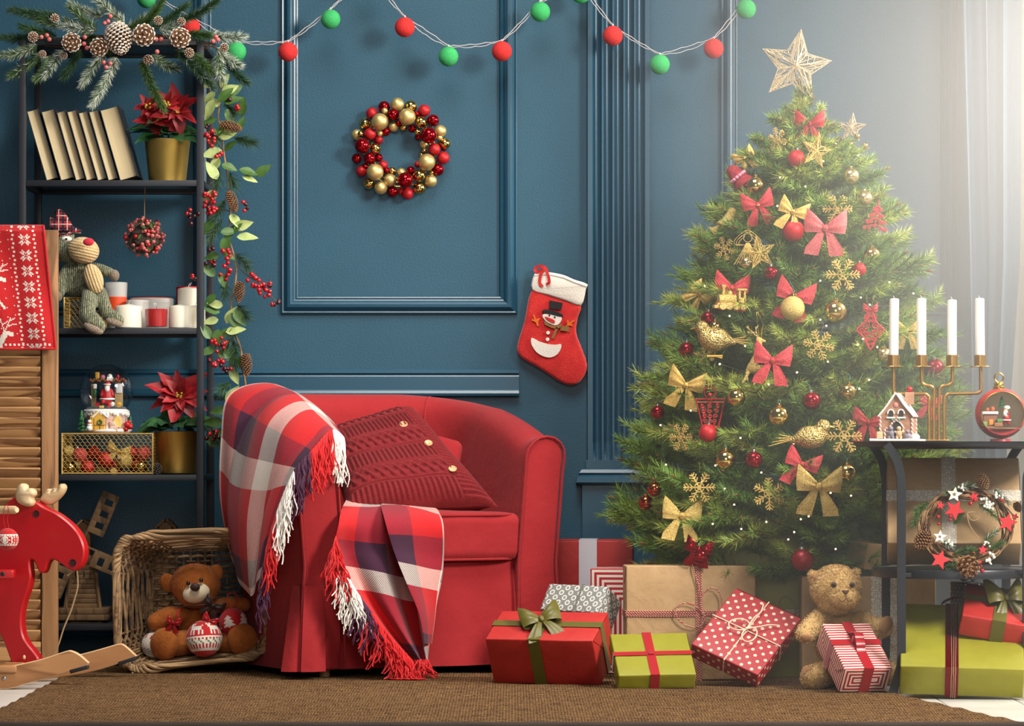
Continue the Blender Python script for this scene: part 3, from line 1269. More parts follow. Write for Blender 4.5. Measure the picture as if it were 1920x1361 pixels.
cluster(Z1, 1405, 930, 13, 38, 60)
cluster(Z1, 1580, 715, 3, 18, 22, 0)
cluster(Z1, 1530, 664, 1, 2, 2, 1)
cluster(Z1, 1385, 842, 2, 14, 10, 1)
cluster(Z1, 1475, 1030, 4, 50, 20)
cluster(Z2, 1400, 140, 22, 48, 90)
cluster(Z2, 1285, 225, 8, 45, 60, .3)
cluster(Z2, 1510, 560, 16, 50, 110, .05)
cluster(Z2, 1400, 545, 6, 40, 30, .5)
cluster(Z2, 1690, 655, 13, 50, 45, .05)
cluster(Z2, 1770, 720, 16, 55, 50, .05)
cluster(Z2, 1865, 805, 2, 10, 8, .5)
cluster(Z2, 1820, 815, 2, 15, 8, .5)
cluster(Z2, 1405, 450, 3, 25, 12, 1)
cluster(Z2, 1460, 1090, 12, 55, 70)
cluster(Z2, 1430, 1205, 11, 62, 30)
cluster(Z2, 1290, 635, 4, 20, 25, .4)
cluster(Z2, 1515, 1260, 5, 30, 25, .5)
cluster(Z2, 1635, 160, 4, 20, 40, .4)
cluster(Z3, 1420, 555, 8, 55, 50, .5)
for (zf, a, b, ax, sc) in [(Z1, 1470, 830, (1, -.1, -.22), .95), (Z2, 1525, 70, (.35, -.1, -1), .93), (Z2, 1605, 670, (-.12, -.1, -1), .9), (Z2, 1640, 1150, (.05, -.1, -1), .95)]:
    put_cone(C_LONG, vg, P(*zf(a, b), YV - .02), ax, sc)
for (zf, a, b, c, d, n) in [(Z1, 1560, 920, 1680, 950, 150), (Z1, 1500, 680, 1560, 760, 110), (Z1, 1460, 1120, 1440, 1250, 120), (Z1, 1530, 1150, 1560, 1240, 90), (Z1, 1450, 860, 1440, 940, 80), (Z2, 1500, 120, 1440, 230, 130), (Z2, 1480, 250, 1400, 380, 120), (Z2, 1570, 480, 1650, 570, 120), (Z2, 1490, 660, 1500, 760, 90), (Z2, 1580, 820, 1640, 900, 120), (Z2, 1560, 1060, 1570, 1180, 150), (Z2, 1590, 980, 1500, 1110, 110), (Z3, 1540, 200, 1470, 250, 100), (Z3, 1540, 20, 1560, 90, 90), (Z3, 1480, 520, 1440, 590, 80)]:
    pts = curve_pts(P(*zf(a, b), YV), P(*zf(c, d), YV - .015), 0, 4)
    g = G().tube(pts, .0013, 5, 1)
    needles(g, pts, int(n * 1.7), .040, 40, .0015, 0)
    ob('needle_sprig', g, [NEEDLE_DARK, BROWNWOOD], vg, world=True, smooth=0)

# ------------------------------------------------------------------ ball lights along the top of the wall
random.seed(4)
YL = -.105
BL = [(275, -3, 0), (357, 50, 1), (443, 97, 0), (540, 97, 1), (620, 36, 0), (690, -40, 0), (759, 51, 1), (841, 106, 0), (941, 96, 1), (1013, 22, 0), (1089, -12, 0), (1149, 67, 1), (1237, 121, 0), (1338, 91, 1), (1399, 17, 0), (1470, -60, 1)]
lights_ = thing('string_lights', 'string of red and green cotton ball lights across the top of the wall', 'string lights', tuple(P(840, 60, YL)))


def cotton(name, c1, c2):
    n = NT(name)
    co = n.coord()
    n.b.inputs['Roughness'].default_value = .85
    f = n.noise(n.mapped(co, (1, 1, 4)), 120, 3, .7)
    n.base(n.mix(f, lin(c1), lin(c2)))
    n.bump(n.wave(co, 130, 6, 3, 'DIAGONAL'), .5, .0015)
    n.bump(f, .4, .001)
    return n.mat


COT = [cotton('green_cotton', '1F9A4C', '4CC474'), cotton('red_cotton', 'C4141B', 'E63A34')]
cot_me = [mesh_of(G().ball((0, 0, 0), .0283, 24), c, 'ball') for c in COT]
tops = []
for (a, b, c) in BL:
    p = P(a, b, YL)
    o = put(cot_me[c], 'cotton_ball', lights_, p, rnd(.98, 1.03), (rnd(-2, 2), rnd(-2, 2), 0))
    tops.append(p + Vector((0, 0, .030)))
g = G()
for q in (-1, 1):
    for p0, p1 in zip(tops, tops[1:]):
        sag = .004 + .010 * random.random()
        pts = curve_pts(p0 + Vector((0, .002 * q, 0)), p1 + Vector((0, .002 * q, 0)), sag * q * .6 + .006, 10)
        for k, p in enumerate(pts):
            p += Vector((0, .0012 * sin(k * 2 + q), .0016 * cos(k * 2.1 + q * 2)))
        g.tube(pts, .0011, 5)
for p in tops:
    g.tube([p + Vector((0, 0, .004)), p - Vector((0, 0, .006))], .0028, 6)
ob('cord', g, WHITE_CORD, lights_, world=True)

# ------------------------------------------------------------------ bauble wreath on the wall
ZW = zp(600, 150, 5.443)
YW = -.05
wr = thing('bauble_wreath', 'round wreath of red and gold baubles hanging on the blue wall panel', 'wreath', tuple(P(752, 279, -.02)))
g = G()
ctr = P(752, 279, -.022)
for k in range(3):
    rr = .098 + (k - 1) * .012
    g.tube([ctr + Vector((cos(a * pi / 24) * rr, -.004 * (k % 2), sin(a * pi / 24) * rr)) for a in range(48)], .0018, 6, closed=True)
ob('wire_ring', g, GOLD, wr, world=True)
WB = [(655, 275, 62, 'rs', 0), (790, 248, 68, 'gm', 1), (927, 270, 64, 'gs', 0), (1063, 312, 62, 'rm', 0), (530, 340, 60, 'rm', 0), (460, 448, 60, 'gs', 0), (612, 425, 86, 'gm', 2), (748, 355, 60, 'rs', 1), (890, 375, 86, 'gm', 2), (660, 315, 33, 'gm', 2), (988, 345, 30, 'rs', 1), (1030, 430, 62, 'gs', 1), (1155, 412, 62, 'rs', 0), (1228, 523, 64, 'gm', 0), (1110, 565, 84, 'rs', 2), (750, 478, 52, 'gm', 0), (800, 443, 32, 'rs', 1), (850, 485, 40, 'gs', 0), (942, 495, 42, 'rs', 0), (993, 530, 33, 'gs', 1), (1005, 580, 36, 'rs', 0),
      (668, 525, 48, 'rs', 0), (610, 545, 32, 'gm', 1), (510, 550, 62, 'rm', 1), (378, 560, 58, 'gm', 0), (415, 550, 33, 'gs', 2), (598, 610, 46, 'rm', 0), (430, 670, 78, 'rs', 2), (565, 700, 56, 'gs', 1), (375, 800, 52, 'rs', 0), (505, 800, 62, 'rs', 1), (597, 792, 44, 'rs', 0), (460, 883, 32, 'rs', 1), (425, 930, 56, 'rm', 0), (645, 870, 48, 'rm', 0), (562, 940, 86, 'gm', 2), (680, 922, 32, 'rs', 1), (737, 930, 44, 'gs', 0), (500, 1055, 62, 'gs', 0), (620, 1100, 68, 'gm', 1), (715, 1022, 66, 'gm', 1), (830, 945, 48, 'gm', 0), (740, 1140, 56, 'rs', 0), (832, 1135, 42, 'rm', 0), (870, 1022, 82, 'rs', 2), (893, 1157, 62, 'rm', 0), (925, 925, 46, 'rs', 0), (1012, 975, 66, 'gs', 1), (1015, 1105, 66, 'gs', 0), (1128, 1030, 66, 'gm', 0), (1140, 947, 30, 'gs', 1), (1090, 838, 86, 'gm', 2), (1205, 915, 62, 'rs', 0), (1258, 795, 64, 'rm', 0), (1165, 707, 64, 'rm', 1), (1275, 650, 58, 'gs', 0), (1222, 590, 30, 'gm', 1), (1060, 660, 44, 'gm', 0), (1062, 718, 28, 'gs', 1), (1035, 765, 26, 'gs', 0), (995, 860, 34, 'rm', 0), (1265, 705, 24, 'rs', 0)]
MB = {'rs': RED_SHINY, 'rm': RED_MATTE, 'gs': GOLD_SHINY, 'gm': GOLD_MATTE}
wb_me = {k: mesh_of(G().ball((0, 0, 0), 1, 24), v, 'bauble') for k, v in MB.items()}
for (a, b, r, k, lay) in WB:
    rad = r / 5.443 / S(YW)
    put(wb_me[k], 'bauble', wr, P(*ZW(a, b), -.012 - rad - lay * .013), rad)

# ------------------------------------------------------------------ christmas stocking
ZS = zp(920, 480, 5.236)
YS = -.024
FELT = M('red_felt', 'C41A1C', .9, var=(30, 'D62A26'), sheen=.5, bump=(330, .8, .004))
FELTW = M('white_felt', 'E9E2D6', .9, sheen=.3, bump=(330, .5, .003))
FELTK = M('black_felt', '221D20', .9, bump=(330, .5))
FELTO = M('orange_felt', 'D8691E', .9)
st_ = thing('christmas_stocking', 'red felt stocking with a white cuff and snowman hanging on the wall', 'stocking', tuple(P(1030, 500, YS)))
body = smooth_poly(flat_pts([(403, 335), (560, 385), (720, 435), (885, 488), (858, 600), (838, 720), (852, 800), (900, 920), (945, 1050), (942, 1130), (905, 1205), (840, 1260), (770, 1270), (680, 1240), (560, 1160), (440, 1085), (340, 1030), (280, 980), (258, 920), (272, 830), (330, 640)], 0, ZS), 3)
ob('foot_and_leg', puff(G(), [tuple(p) for p in body], .026, .009, TR((0, YS, 0))), FELT, st_, world=True, smooth=80)
cuff = smooth_poly(flat_pts([(428, 178), (500, 162), (600, 166), (720, 192), (820, 235), (946, 278), (936, 330), (884, 492), (720, 442), (560, 392), (402, 338)], 0, ZS), 3)
ob('cuff', puff(G(), [tuple(p) for p in cuff], .033, .005, TR((0, YS, 0))), FELTW, st_, world=True, smooth=80, label='white felt cuff')
ob('cuff_hem', G().tube([P(*ZS(a, b), YS - .014) for a, b in [(432, 190), (500, 178), (600, 184), (720, 212), (820, 256), (942, 298)]], .0045, 8), FELTW, st_, world=True)
lp = [P(*ZS(a, b), YS - .021 + c) for a, b, c in [(545, 280, 0), (575, 255, -.004), (560, 180, -.004), (530, 110, 0), (470, 100, .010), (435, 130, .012), (450, 160, .004), (480, 150, 0), (520, 130, -.004), (490, 190, -.002), (480, 260, 0), (510, 300, .001)]]
lp = smooth_poly(lp, 4, False)
g = G()
vs, fs = [], []
for i, p in enumerate(lp):
    t = (lp[min(i + 1, len(lp) - 1)] - lp[max(i - 1, 0)]).normalized()
    s_ = t.cross(Vector((0, -1, .15))).normalized() * .0042
    vs += [p + s_, p - s_, p - s_ + Vector((0, .0012, 0)), p + s_ + Vector((0, .0012, 0))]
for i in range(len(lp) - 1):
    for k in range(4):
        q = (k + 1) % 4
        fs.append((i * 4 + k, i * 4 + q, i * 4 + 4 + q, i * 4 + 4 + k))
ob('hanging_loop', g.add(vs, fs), FELT, st_, world=True)


def applique(name, polys, mat, lift=.0155, th=.003, sm=2, lab=None):
    g = G()
    for poly in polys:
        q = flat_pts(poly, 0, ZS)
        if sm > 1 and len(q) > 4:
            q = [tuple(p) for p in smooth_poly(q, sm)]
        g.prism(q, th, TR((0, YS - lift, 0)), 0, .0005)
    return ob(name, g, mat, st_, world=True, label=lab)


def disc(cx, cy, rx, ry=None, n=16, rot=0):
    ry = ry or rx
    return [(cx + rx * cos(2 * pi * k / n) * cos(rot) - ry * sin(2 * pi * k / n) * sin(rot), cy + rx * cos(2 * pi * k / n) * sin(rot) + ry * sin(2 * pi * k / n) * cos(rot)) for k in range(n)]


applique('snowman_head', [[(508, 580), (600, 570), (690, 600), (690, 640), (668, 672), (630, 685), (570, 665), (525, 630)]], FELTW)
applique('snowman_hat', [[(575, 440), (705, 465), (692, 536), (570, 520)]], FELTK, sm=1)
applique('hat_brim', [[(515, 532), (610, 538), (703, 575), (698, 603), (600, 580), (512, 562)]], FELTK, .017)
applique('snowman_nose', [[(530, 598), (585, 615), (630, 640), (622, 664), (590, 655), (550, 630)]], FELT, .018)
for q in (disc(575, 588, 8, 10), disc(628, 605, 8, 10)):
    applique('snowman_eye', [q], FELTK, .018, sm=1)
SCARFG = NT('striped_felt')
co_ = SCARFG.coord()
SCARFG.base(SCARFG.ramp(SCARFG.wave(SCARFG.mapped(co_, (1, 1, .3), (0, .5, 0)), 70), [(.45, '5E6A38'), (.55, 'B05A34')], 'CONSTANT'))
SCARFG.b.inputs['Roughness'].default_value = .9
applique('snowman_scarf', [[(520, 640), (580, 680), (640, 692), (690, 668), (700, 700), (650, 720), (600, 712), (530, 680)], [(640, 700), (662, 712), (622, 815), (592, 812)], [(690, 690), (772, 700), (768, 748), (680, 735)]], SCARFG.mat, .0165, sm=1)
for q in (disc(562, 758, 18), disc(557, 822, 18)):
    applique('snowman_button', [q], FELTW, sm=1)
applique('snowman_belly', [[(405, 805), (470, 840), (560, 868), (640, 875), (690, 868), (685, 920), (650, 970), (590, 1000), (520, 990), (450, 950), (405, 885), (395, 840)]], FELTW)
for q in ([(412, 582), (428, 582), (442, 625), (462, 620), (478, 612), (482, 622), (465, 650), (470, 690), (456, 695), (440, 655), (402, 640), (404, 622), (428, 632)], [(745, 632), (762, 638), (765, 660), (815, 628), (824, 640), (785, 672), (805, 678), (805, 692), (770, 690), (725, 698), (748, 680)]):
    applique('snowman_arm', [q], FELTO, sm=1)


# ------------------------------------------------------------------ soft bodies
def blend_me(name, g, mat, voxel=.004, it=6, mats=None):
    """One continuous skin over overlapping pieces."""
    me = bpy.data.meshes.new(name)
    me.from_pydata(g.v, [], g.f)
    o = bpy.data.objects.new(name, me)
    COL.objects.link(o)
    r = o.modifiers.new('r', 'REMESH')
    r.mode = 'VOXEL'
    r.voxel_size = voxel
    s = o.modifiers.new('s', 'SMOOTH')
    s.iterations = it
    s.factor = .5
    dg = bpy.context.evaluated_depsgraph_get()
    out = bpy.data.meshes.new_from_object(o.evaluated_get(dg))
    out.name = name
    bpy.data.objects.remove(o)
    out.materials.clear()
    out.materials.append(mat)
    out.polygons.foreach_set('use_smooth', [True] * len(out.polygons))
    return out


def blend(name, g, mat, parent, voxel=.004, it=6, world=True, label=None):
    me = blend_me(name, g, mat, voxel, it)
    o = bpy.data.objects.new(name, me)
    COL.objects.link(o)
    o.parent = parent
    if world:
        me.transform(wmat(o).inverted())
    if label:
        o['label'] = label
    return o


def cap(g, pts, rs, n=12):
    """Limb: tube with rounded ends through the points."""
    pts = [Vector(p) for p in pts]
    g.ball(pts[0], rs[0], n)
    g.ball(pts[-1], rs[-1], n)
    k = 3
    sp = smooth_poly(pts, k, False) if len(pts) > 2 else pts
    m = len(sp) - 1
    rr = []
    for i in range(m + 1):
        f = i / m * (len(rs) - 1)
        a = min(int(f), len(rs) - 2)
        rr.append(rs[a] + (rs[a + 1] - rs[a]) * (f - a))
    g.tube(sp, rr, n)
    return g


def tufts(me_obj, n, L, width, mat, name='fur', curl=.6, name_parent=None):
    """Short curled tufts all over a skin, joined as one part."""
    me = me_obj.data
    polys = me.polygons
    cum, tot = [], 0
    for p in polys:
        tot += p.area
        cum.append(tot)
    import bisect
    g = G()
    for i in range(n):
        p = polys[bisect.bisect_left(cum, random.random() * tot) if True else 0]
        vs = [me.vertices[v].co for v in p.vertices]
        a, b = random.random(), random.random()
        q = vs[0].lerp(vs[1], a).lerp(vs[-1].lerp(vs[2 % len(vs)], a), b)
        nn = p.normal
        t = Vector((rnd(-1, 1), rnd(-1, 1), rnd(-1, .4)))
        t = (t - nn * t.dot(nn)).normalized()
        s_ = nn.cross(t) * width / 2
        l = L * rnd(.6, 1.2)
        m1 = q + nn * l * .6 + t * l * .25 * curl
        e = q + nn * l * .75 + t * l * curl
        q = q - nn * l * .2
        g.add([q - s_, q + s_, m1 + s_ * .8, m1 - s_ * .8, e], [(0, 1, 2, 3), (3, 2, 4)])
    o = ob(name, g, mat, me_obj.parent, smooth=180)
    o.matrix_basis = me_obj.matrix_basis
    return stuff(o)


def knit(name, c1, c2, rib=150, axis=(1, 1, 1), strength=.9, dist=.004, direction='X'):
    n = NT(name)
    co = n.mapped(n.coord(), axis)
    n.b.inputs['Roughness'].default_value = .95
    n.b.inputs['Sheen Weight'].default_value = .2
    w = n.wave(co, rib / 6.28 * 2, 1.5, 6, direction)
    f = n.noise(co, 260, 3, .7)
    n.base(n.mix(n.ramp(f, [(.4, (0, 0, 0, 1)), (.6, (1, 1, 1, 1))]), lin(c1), lin(c2)))
    n.bump(w, strength, dist)
    n.bump(f, .6, .002)
    return n.mat


PLAID = NT('tartan')
co_ = PLAID.coord()
wv1, wv2 = PLAID.wave(PLAID.mapped(co_, (1, 1, 1)), 13, 0, 0, 'X'), PLAID.wave(PLAID.mapped(co_, (1, 1, 1)), 13, 0, 0, 'Z')
dk = PLAID.math('MAXIMUM', PLAID.math('GREATER_THAN', wv1, .86), PLAID.math('GREATER_THAN', wv2, .86))
wh = PLAID.math('MAXIMUM', PLAID.math('LESS_THAN', wv1, .03), PLAID.math('LESS_THAN', wv2, .03))
PLAID.base(PLAID.mix(wh, PLAID.mix(dk, lin('A3161F'), lin('1E1D2C')), lin('C9B8B0')))
PLAID.b.inputs['Roughness'].default_value = .9
PLAID = PLAID.mat

# ------------------------------------------------------------------ plush reindeer on the middle shelf
ZR = zp(80, 380, 5.235)
YR = -.33
GK = knit('green_knit', '4A5236', '9A9A7C', 170, (1, 1, .35), .9, .004, 'X')
TANC = knit('tan_corduroy', 'C9A672', 'D9BC8C', 120, (1, 1, 1), .7, .003, 'Z')
TANV = knit('tan_corduroy_upright', 'C9A672', 'D9BC8C', 120, (1, 1, 1), .7, .003, 'X')
PAW = knit('paw_tweed', '6E5E4E', '9A8A76', 260, (1, 1, 1), .4, .002, 'Z')


def zr(a, b, y=0):
    return P(*ZR(a, b), YR + y)


K = 1 / 5.235 / S(YR)
rd = thing('plush_reindeer', 'green knitted plush reindeer with tartan antlers sitting on the middle shelf', 'soft toy', tuple(zr(330, 1225)))
g = G()
g.ball(zr(330, 760, 0), 175 * K, 16, 0, (1, .75, 1))
g.ball(zr(330, 650, 0), 120 * K, 16, 0, (1, .8, 1))
cap(g, [zr(240, 650, -.01), zr(190, 760, -.02), zr(160, 890, -.03)], [52 * K, 60 * K, 58 * K])
cap(g, [zr(450, 625, -.01), zr(560, 650, -.02), zr(665, 690, -.03)], [48 * K, 55 * K, 52 * K])
cap(g, [zr(450, 880, -.03), zr(450, 980, -.075), zr(430, 1100, -.085)], [70 * K, 76 * K, 84 * K])
cap(g, [zr(430, 1105, -.085), zr(500, 1170, -.10), zr(555, 1215, -.105)], [84 * K, 88 * K, 70 * K])
cap(g, [zr(570, 880, -.02), zr(600, 980, -.06), zr(630, 1085, -.07)], [62 * K, 64 * K, 66 * K])
cap(g, [zr(630, 1085, -.07), zr(700, 1130, -.08), zr(745, 1155, -.085)], [66 * K, 70 * K, 60 * K])
blend('body', g, GK, rd, .0045, 4)
g = G().ball(zr(225, 455, -.005), 130 * K, 16, 0, (.95, 1, 1.1))
cap(g, [zr(285, 340, 0), zr(300, 325, 0)], [30 * K, 22 * K])
blend('head', g, GK, rd, .004, 4)
o = ob('muzzle', G().ball((0, 0, 0), 1, 28, 0, (158 * K, 118 * K, 130 * K)), TANC, rd, smooth=180)
o.matrix_basis = wmat(rd).inverted() @ Matrix.LocRotScale(zr(400, 467, -.045), Euler((0, .22, 0)), Vector((1, 1, 1)))
o = ob('belly', G().ball((0, 0, 0), 1, 24, 0, (92 * K, 60 * K, 150 * K)), TANV, rd, smooth=180)
o.matrix_basis = wmat(rd).inverted() @ Matrix.LocRotScale(zr(500, 745, -.055), Euler((0, -.32, 0)), Vector((1, 1, 1)))
ob('nose', G().ball(zr(450, 385, -.105), 52 * K, 16, 0, (1.05, .5, .75)), M('pink_red_felt', 'C8283C', .9, sheen=.4), rd, world=True, smooth=180)
ob('eye', G().ball(zr(235, 355, -.098), 48 * K, 16, 0, (1.1, .35, .55)), FELTW, rd, world=True, smooth=180, label='white felt eye')
ob('pupil', G().ball(zr(232, 358, -.106), 12 * K, 10, 0, (1, .6, 1)), FELTK, rd, world=True, smooth=180)
an = [(165, 335), (120, 300), (68, 245), (60, 170), (75, 140), (130, 150), (112, 100), (140, 62), (190, 70), (235, 125), (275, 190), (305, 240), (380, 262), (372, 300), (330, 305), (290, 300), (265, 335), (210, 330)]
pl = [tuple(p) for p in smooth_poly(flat_pts(an, 0, lambda a, b: (960 + (ZR(a, b)[0] - 960) * S(0) / S(YR), 830 + (ZR(a, b)[1] - 830) * S(0) / S(YR))), 2)]
ob('antler', puff(G(), pl, .03, .009, TR((0, YR + .005, 0))), PLAID, rd, world=True, smooth=180)
ob('paw', G().ball(zr(705, 715, -.035), 58 * K, 14, 0, (.85, .9, 1)), PAW, rd, world=True, smooth=180)
ob('paw', G().ball(zr(150, 915, -.035), 58 * K, 14, 0, (.8, .9, 1)), PAW, rd, world=True, smooth=180)
for (a, b, y, r, ry) in [(500, 1232, -.112, 105, .42), (705, 1172, -.092, 88, .28)]:
    o = ob('sole', G().ball((0, 0, 0), r * K, 18, 0, (1, .62, .45)), PAW, rd, smooth=180)
    o.matrix_basis = wmat(rd).inverted() @ Matrix.LocRotScale(zr(a, b, y), Euler((.35, ry, 0)), Vector((1, 1, 1)))


# ------------------------------------------------------------------ wire mesh baskets
def mesh_basket(label, x0, x1, yf, yb, z0, z1, name='wire_basket', cell=.0068, rowh=.0178, fr=.0022, group=None):
    t = thing(name, label, 'basket', ((x0 + x1) / 2, (yf + yb) / 2, z0))
    g = G()
    for z in (z0 + fr, z1 - fr):
        g.tube([(x0, yf, z), (x1, yf, z), (x1, yb, z), (x0, yb, z)], fr, 8, closed=True)
    for x in (x0, x1):
        for y in (yf, yb):
            g.tube([(x, y, z0), (x, y, z1)], fr, 8)
    ob('frame', g, GOLD_FRAME, t, world=True)

    def panel(o, ux, uz, w, h):
        g = G()
        nc, nr = max(2, int(w / cell)), max(2, int(h / rowh * 2))
        for i in range(nc + 1):
            pts = []
            for j in range(nr + 1):
                ph = (i + j) % 2
                off = (.5 - ph) * cell * .96
                x = min(w, max(0, i * cell + off))
                for zz in (-.22, .22):
                    z = h * (j + .5 + zz) / (nr + 1)
                    pts.append(Vector(o) + Vector(ux) * x + Vector(uz) * z)
            g.tube(pts, .0007, 4, caps=False)
        stuff(ob('wire_mesh', g, GOLD_FRAME, t, world=True, smooth=0))
    panel((x0, yf, z0), (1, 0, 0), (0, 0, 1), x1 - x0, z1 - z0)
    panel((x0, yb, z0), (1, 0, 0), (0, 0, 1), x1 - x0, z1 - z0)
    panel((x0, yf, z0), (0, 1, 0), (0, 0, 1), yb - yf, z1 - z0)
    panel((x1, yf, z0), (0, 1, 0), (0, 0, 1), yb - yf, z1 - z0)
    panel((x0, yf, z1 - fr), (1, 0, 0), (0, 1, 0), x1 - x0, yb - yf)
    return t


GOLD_FRAME = M('gold_wire', 'D8B468', .4, .7)
sx = lambda px, y: (px - 960) / S(y)
mesh_basket('small gold wire basket under the plush reindeer', sx(120, -.36), sx(190, -.36), -.36, -.24, .9595, 1.0465)
YBK = -.385
GBZ = .5505
mesh_basket('gold wire mesh basket full of baubles under the snow globe', sx(116, YBK), sx(286, YBK), YBK, -.17, GBZ, GBZ + .115)


def bauble_things(lst):
    pass


def ball_me(r, mat, capmat=SILVER, n=24):
    g = G().ball((0, 0, 0), r, n)
    g.lathe([(r * .24, r * .93), (r * .25, r * 1.0), (r * .24, r * 1.22), (r * .12, r * 1.25), (.0005, r * 1.26)], 12, 1)
    g.tube([(r * .13 * cos(a), 0, r * 1.33 + r * .14 * sin(a)) for a in [k * pi / 5 for k in range(10)]], r * .025, 5, 1, closed=True)
    o = ob('bauble', g, [mat, capmat], smooth=40)
    me = o.data
    bpy.data.objects.remove(o)
    return me


random.seed(9)
bx = [(150, 853, 14, RED_GLIT, 'glittery red bauble upper left inside the mesh basket'), (198, 862, 16, RED_MATTE, 'matte red bauble in the middle of the mesh basket'), (164, 876, 14, RED_MATTE, 'matte red bauble on the bottom of the mesh basket'), (233, 863, 16, GOLD_GLIT, 'glittery gold bauble right of the middle red one in the mesh basket'), (264, 876, 13, GOLD_SHINY, 'shiny gold bauble in the right bottom corner of the mesh basket'), (131, 877, 13, GOLD_SHINY, 'shiny gold bauble in the left bottom corner of the mesh basket'), (269, 850, 14, RED_GLIT, 'glittery red bauble on the right in the mesh basket'), (128, 846, 11, GOLD_GLIT, 'glittery gold bauble upper left corner of the mesh basket'), (213, 884, 8, GOLD_GLIT, 'small gold bauble on the floor of the mesh basket')]
for (a, b, r, m, lab) in bx:
    y = YBK + .03
    o = bpy.data.objects.new('bauble', ball_me(r / S(y), m))
    COL.objects.link(o)
    o.location = P(a, b, y)
    o.rotation_euler = (rnd(-1.5, 1.5), rnd(-1.5, 1.5), 0)
    tag(o, lab, 'bauble', 'baubles in the gold mesh basket')
for (a, b, r, m, y, lab) in [(175, 850, 14, RED_MATTE, .08, 'matte red bauble behind the left glittery red one in the mesh basket'), (215, 878, 15, RED_MATTE, .07, 'matte red bauble behind the tiny gold one on the mesh basket floor'), (248, 850, 13, RED_MATTE, .09, 'matte red bauble behind the right glittery red one in the mesh basket'), (145, 878, 14, GOLD_GLIT, .09, 'glittery gold bauble behind the left bottom corner one in the mesh basket'), (190, 882, 12, GOLD_GLIT, .10, 'glittery gold bauble below the middle red one at the basket back'), (255, 872, 14, RED_MATTE, .10, 'matte red bauble behind the right bottom gold one in the mesh basket')]:
    y = YBK + y
    o = bpy.data.objects.new('bauble', ball_me(r / S(y), m))
    COL.objects.link(o)
    o.location = P(a, b, y)
    tag(o, lab, 'bauble', 'baubles at the back of the gold mesh basket')
t = thing('gift_bow', 'gold glitter bow lying on top of the baubles in the mesh basket', 'bow', tuple(P(222, 846, YBK + .02)), (0, .3, 0))
ob('ribbon', bow2(.066, .05, .009), GOLD_GLIT, t, smooth=60)
t = thing('pine_cone', 'small dark pine cone between the mesh basket and the gold pot', 'pine cone', tuple(P(295, 890, -.37) + Vector((0, 0, .002))))
o = ob('scales', cone_geo(.030, .013, 60, .7), [M('grey_cone', '39322E', .7), M('grey_cone_tip', '8E857C', .7)], t, smooth=30)

# ------------------------------------------------------------------ candles on the middle shelf
SZ = .9595


def lathe_at(name, prof, mat, parent, n=32, smooth=40, label=None):
    return ob(name, G().lathe(prof, n), mat, parent, smooth=smooth, label=label)


def pillar(label, a, r, hpx, y, mat, dome=.007):
    x = (a - 960) / S(y)
    R, Hh = r / S(y), hpx / S(y)
    t = thing('pillar_candle', label, 'candle', (x, y, SZ))
    lathe_at('wax_body', [(.0005, 0), (R - .002, 0), (R, .002), (R, Hh - .003), (R - .0015, Hh), (R - .004, Hh + .001), (.0005, Hh + dome)], mat, t)
    ob('wick', G().tube([(0, 0, Hh + dome - .001), (.002, 0, Hh + dome + .006), (.005, 0, Hh + dome + .010)], .0008, 6), WHITE_CORD, t)
    return t


RWAX = M('red_wax', 'B51A1E', .4, sss=.1)
OWAX = M('orange_wax', 'D9481C', .45, sss=.15)
GLS = glass('clear_glass')
FROST = milky('frosted_glass', 'DADAD6', .35)
pillar('short ivory pillar candle right of the plush reindeer feet', 241, 25.5, 41, -.345, WAX)
pillar('short ivory pillar candle just left of the right shelf post', 338, 21, 41, -.335, WAX, .006)
pillar('short ivory pillar candle half hidden behind the right shelf post', 366, 19, 41, -.29, WAX, .005)
pillar('tall ivory pillar candle beside the right shelf post', 353, 20, 77, -.20, WAX, .006)
pillar('tall red pillar candle behind the tall ivory one', 356, 26, 82, -.12, RWAX, .003)


def jar(label, a, r0, r1, hpx, y, waxm, w0, w1, glassm, name='jar_candle', inset=.0045):
    x = (a - 960) / S(y)
    s = S(y)
    R0, R1, Hh = r0 / s, r1 / s, hpx / s
    t = thing(name, label, 'candle', (x, y, SZ))
    lathe_at('glass', [(.0005, .0), (R0, 0), (R0 + .001, .003), (R1, Hh), (R1 - .002, Hh + .001), (R1 - .0035, Hh - .001), (R0 - .002, .005), (.0005, .005)], glassm, t, 40)
    a0, a1 = R0 + (R1 - R0) * (w0 / hpx) - inset, R0 + (R1 - R0) * (w1 / hpx) - inset
    lathe_at('wax_fill', [(.0005, w0 / s), (a0, w0 / s), (a1, w1 / s - .002), (a1 - .002, w1 / s), (.0005, w1 / s)], waxm, t)
    ob('wick', G().tube([(0, 0, w1 / s - .001), (.001, 0, w1 / s + .008)], .0008, 6), BROWNWOOD, t)
    return t


jar('red candle in a clear glass jar at the front of the middle shelf', 293, 22, 25, 48, -.345, RWAX, 3, 36, GLS)
jar('orange candle in a tall frosted glass behind the reindeer arm', 218, 17, 21, 88, -.22, OWAX, 30, 62, milky('hazy_glass', 'D4D4D0', .45), inset=-.0006)
jar('wide orange candle in a low frosted bowl behind the red jar', 285, 40, 42, 58, -.19, OWAX, 40, 60, FROST, 'bowl_candle')
jar('low frosted bowl candle between the ivory candle and red jar', 258, 20, 22, 54, -.25, OWAX, 30, 46, FROST, 'bowl_candle')

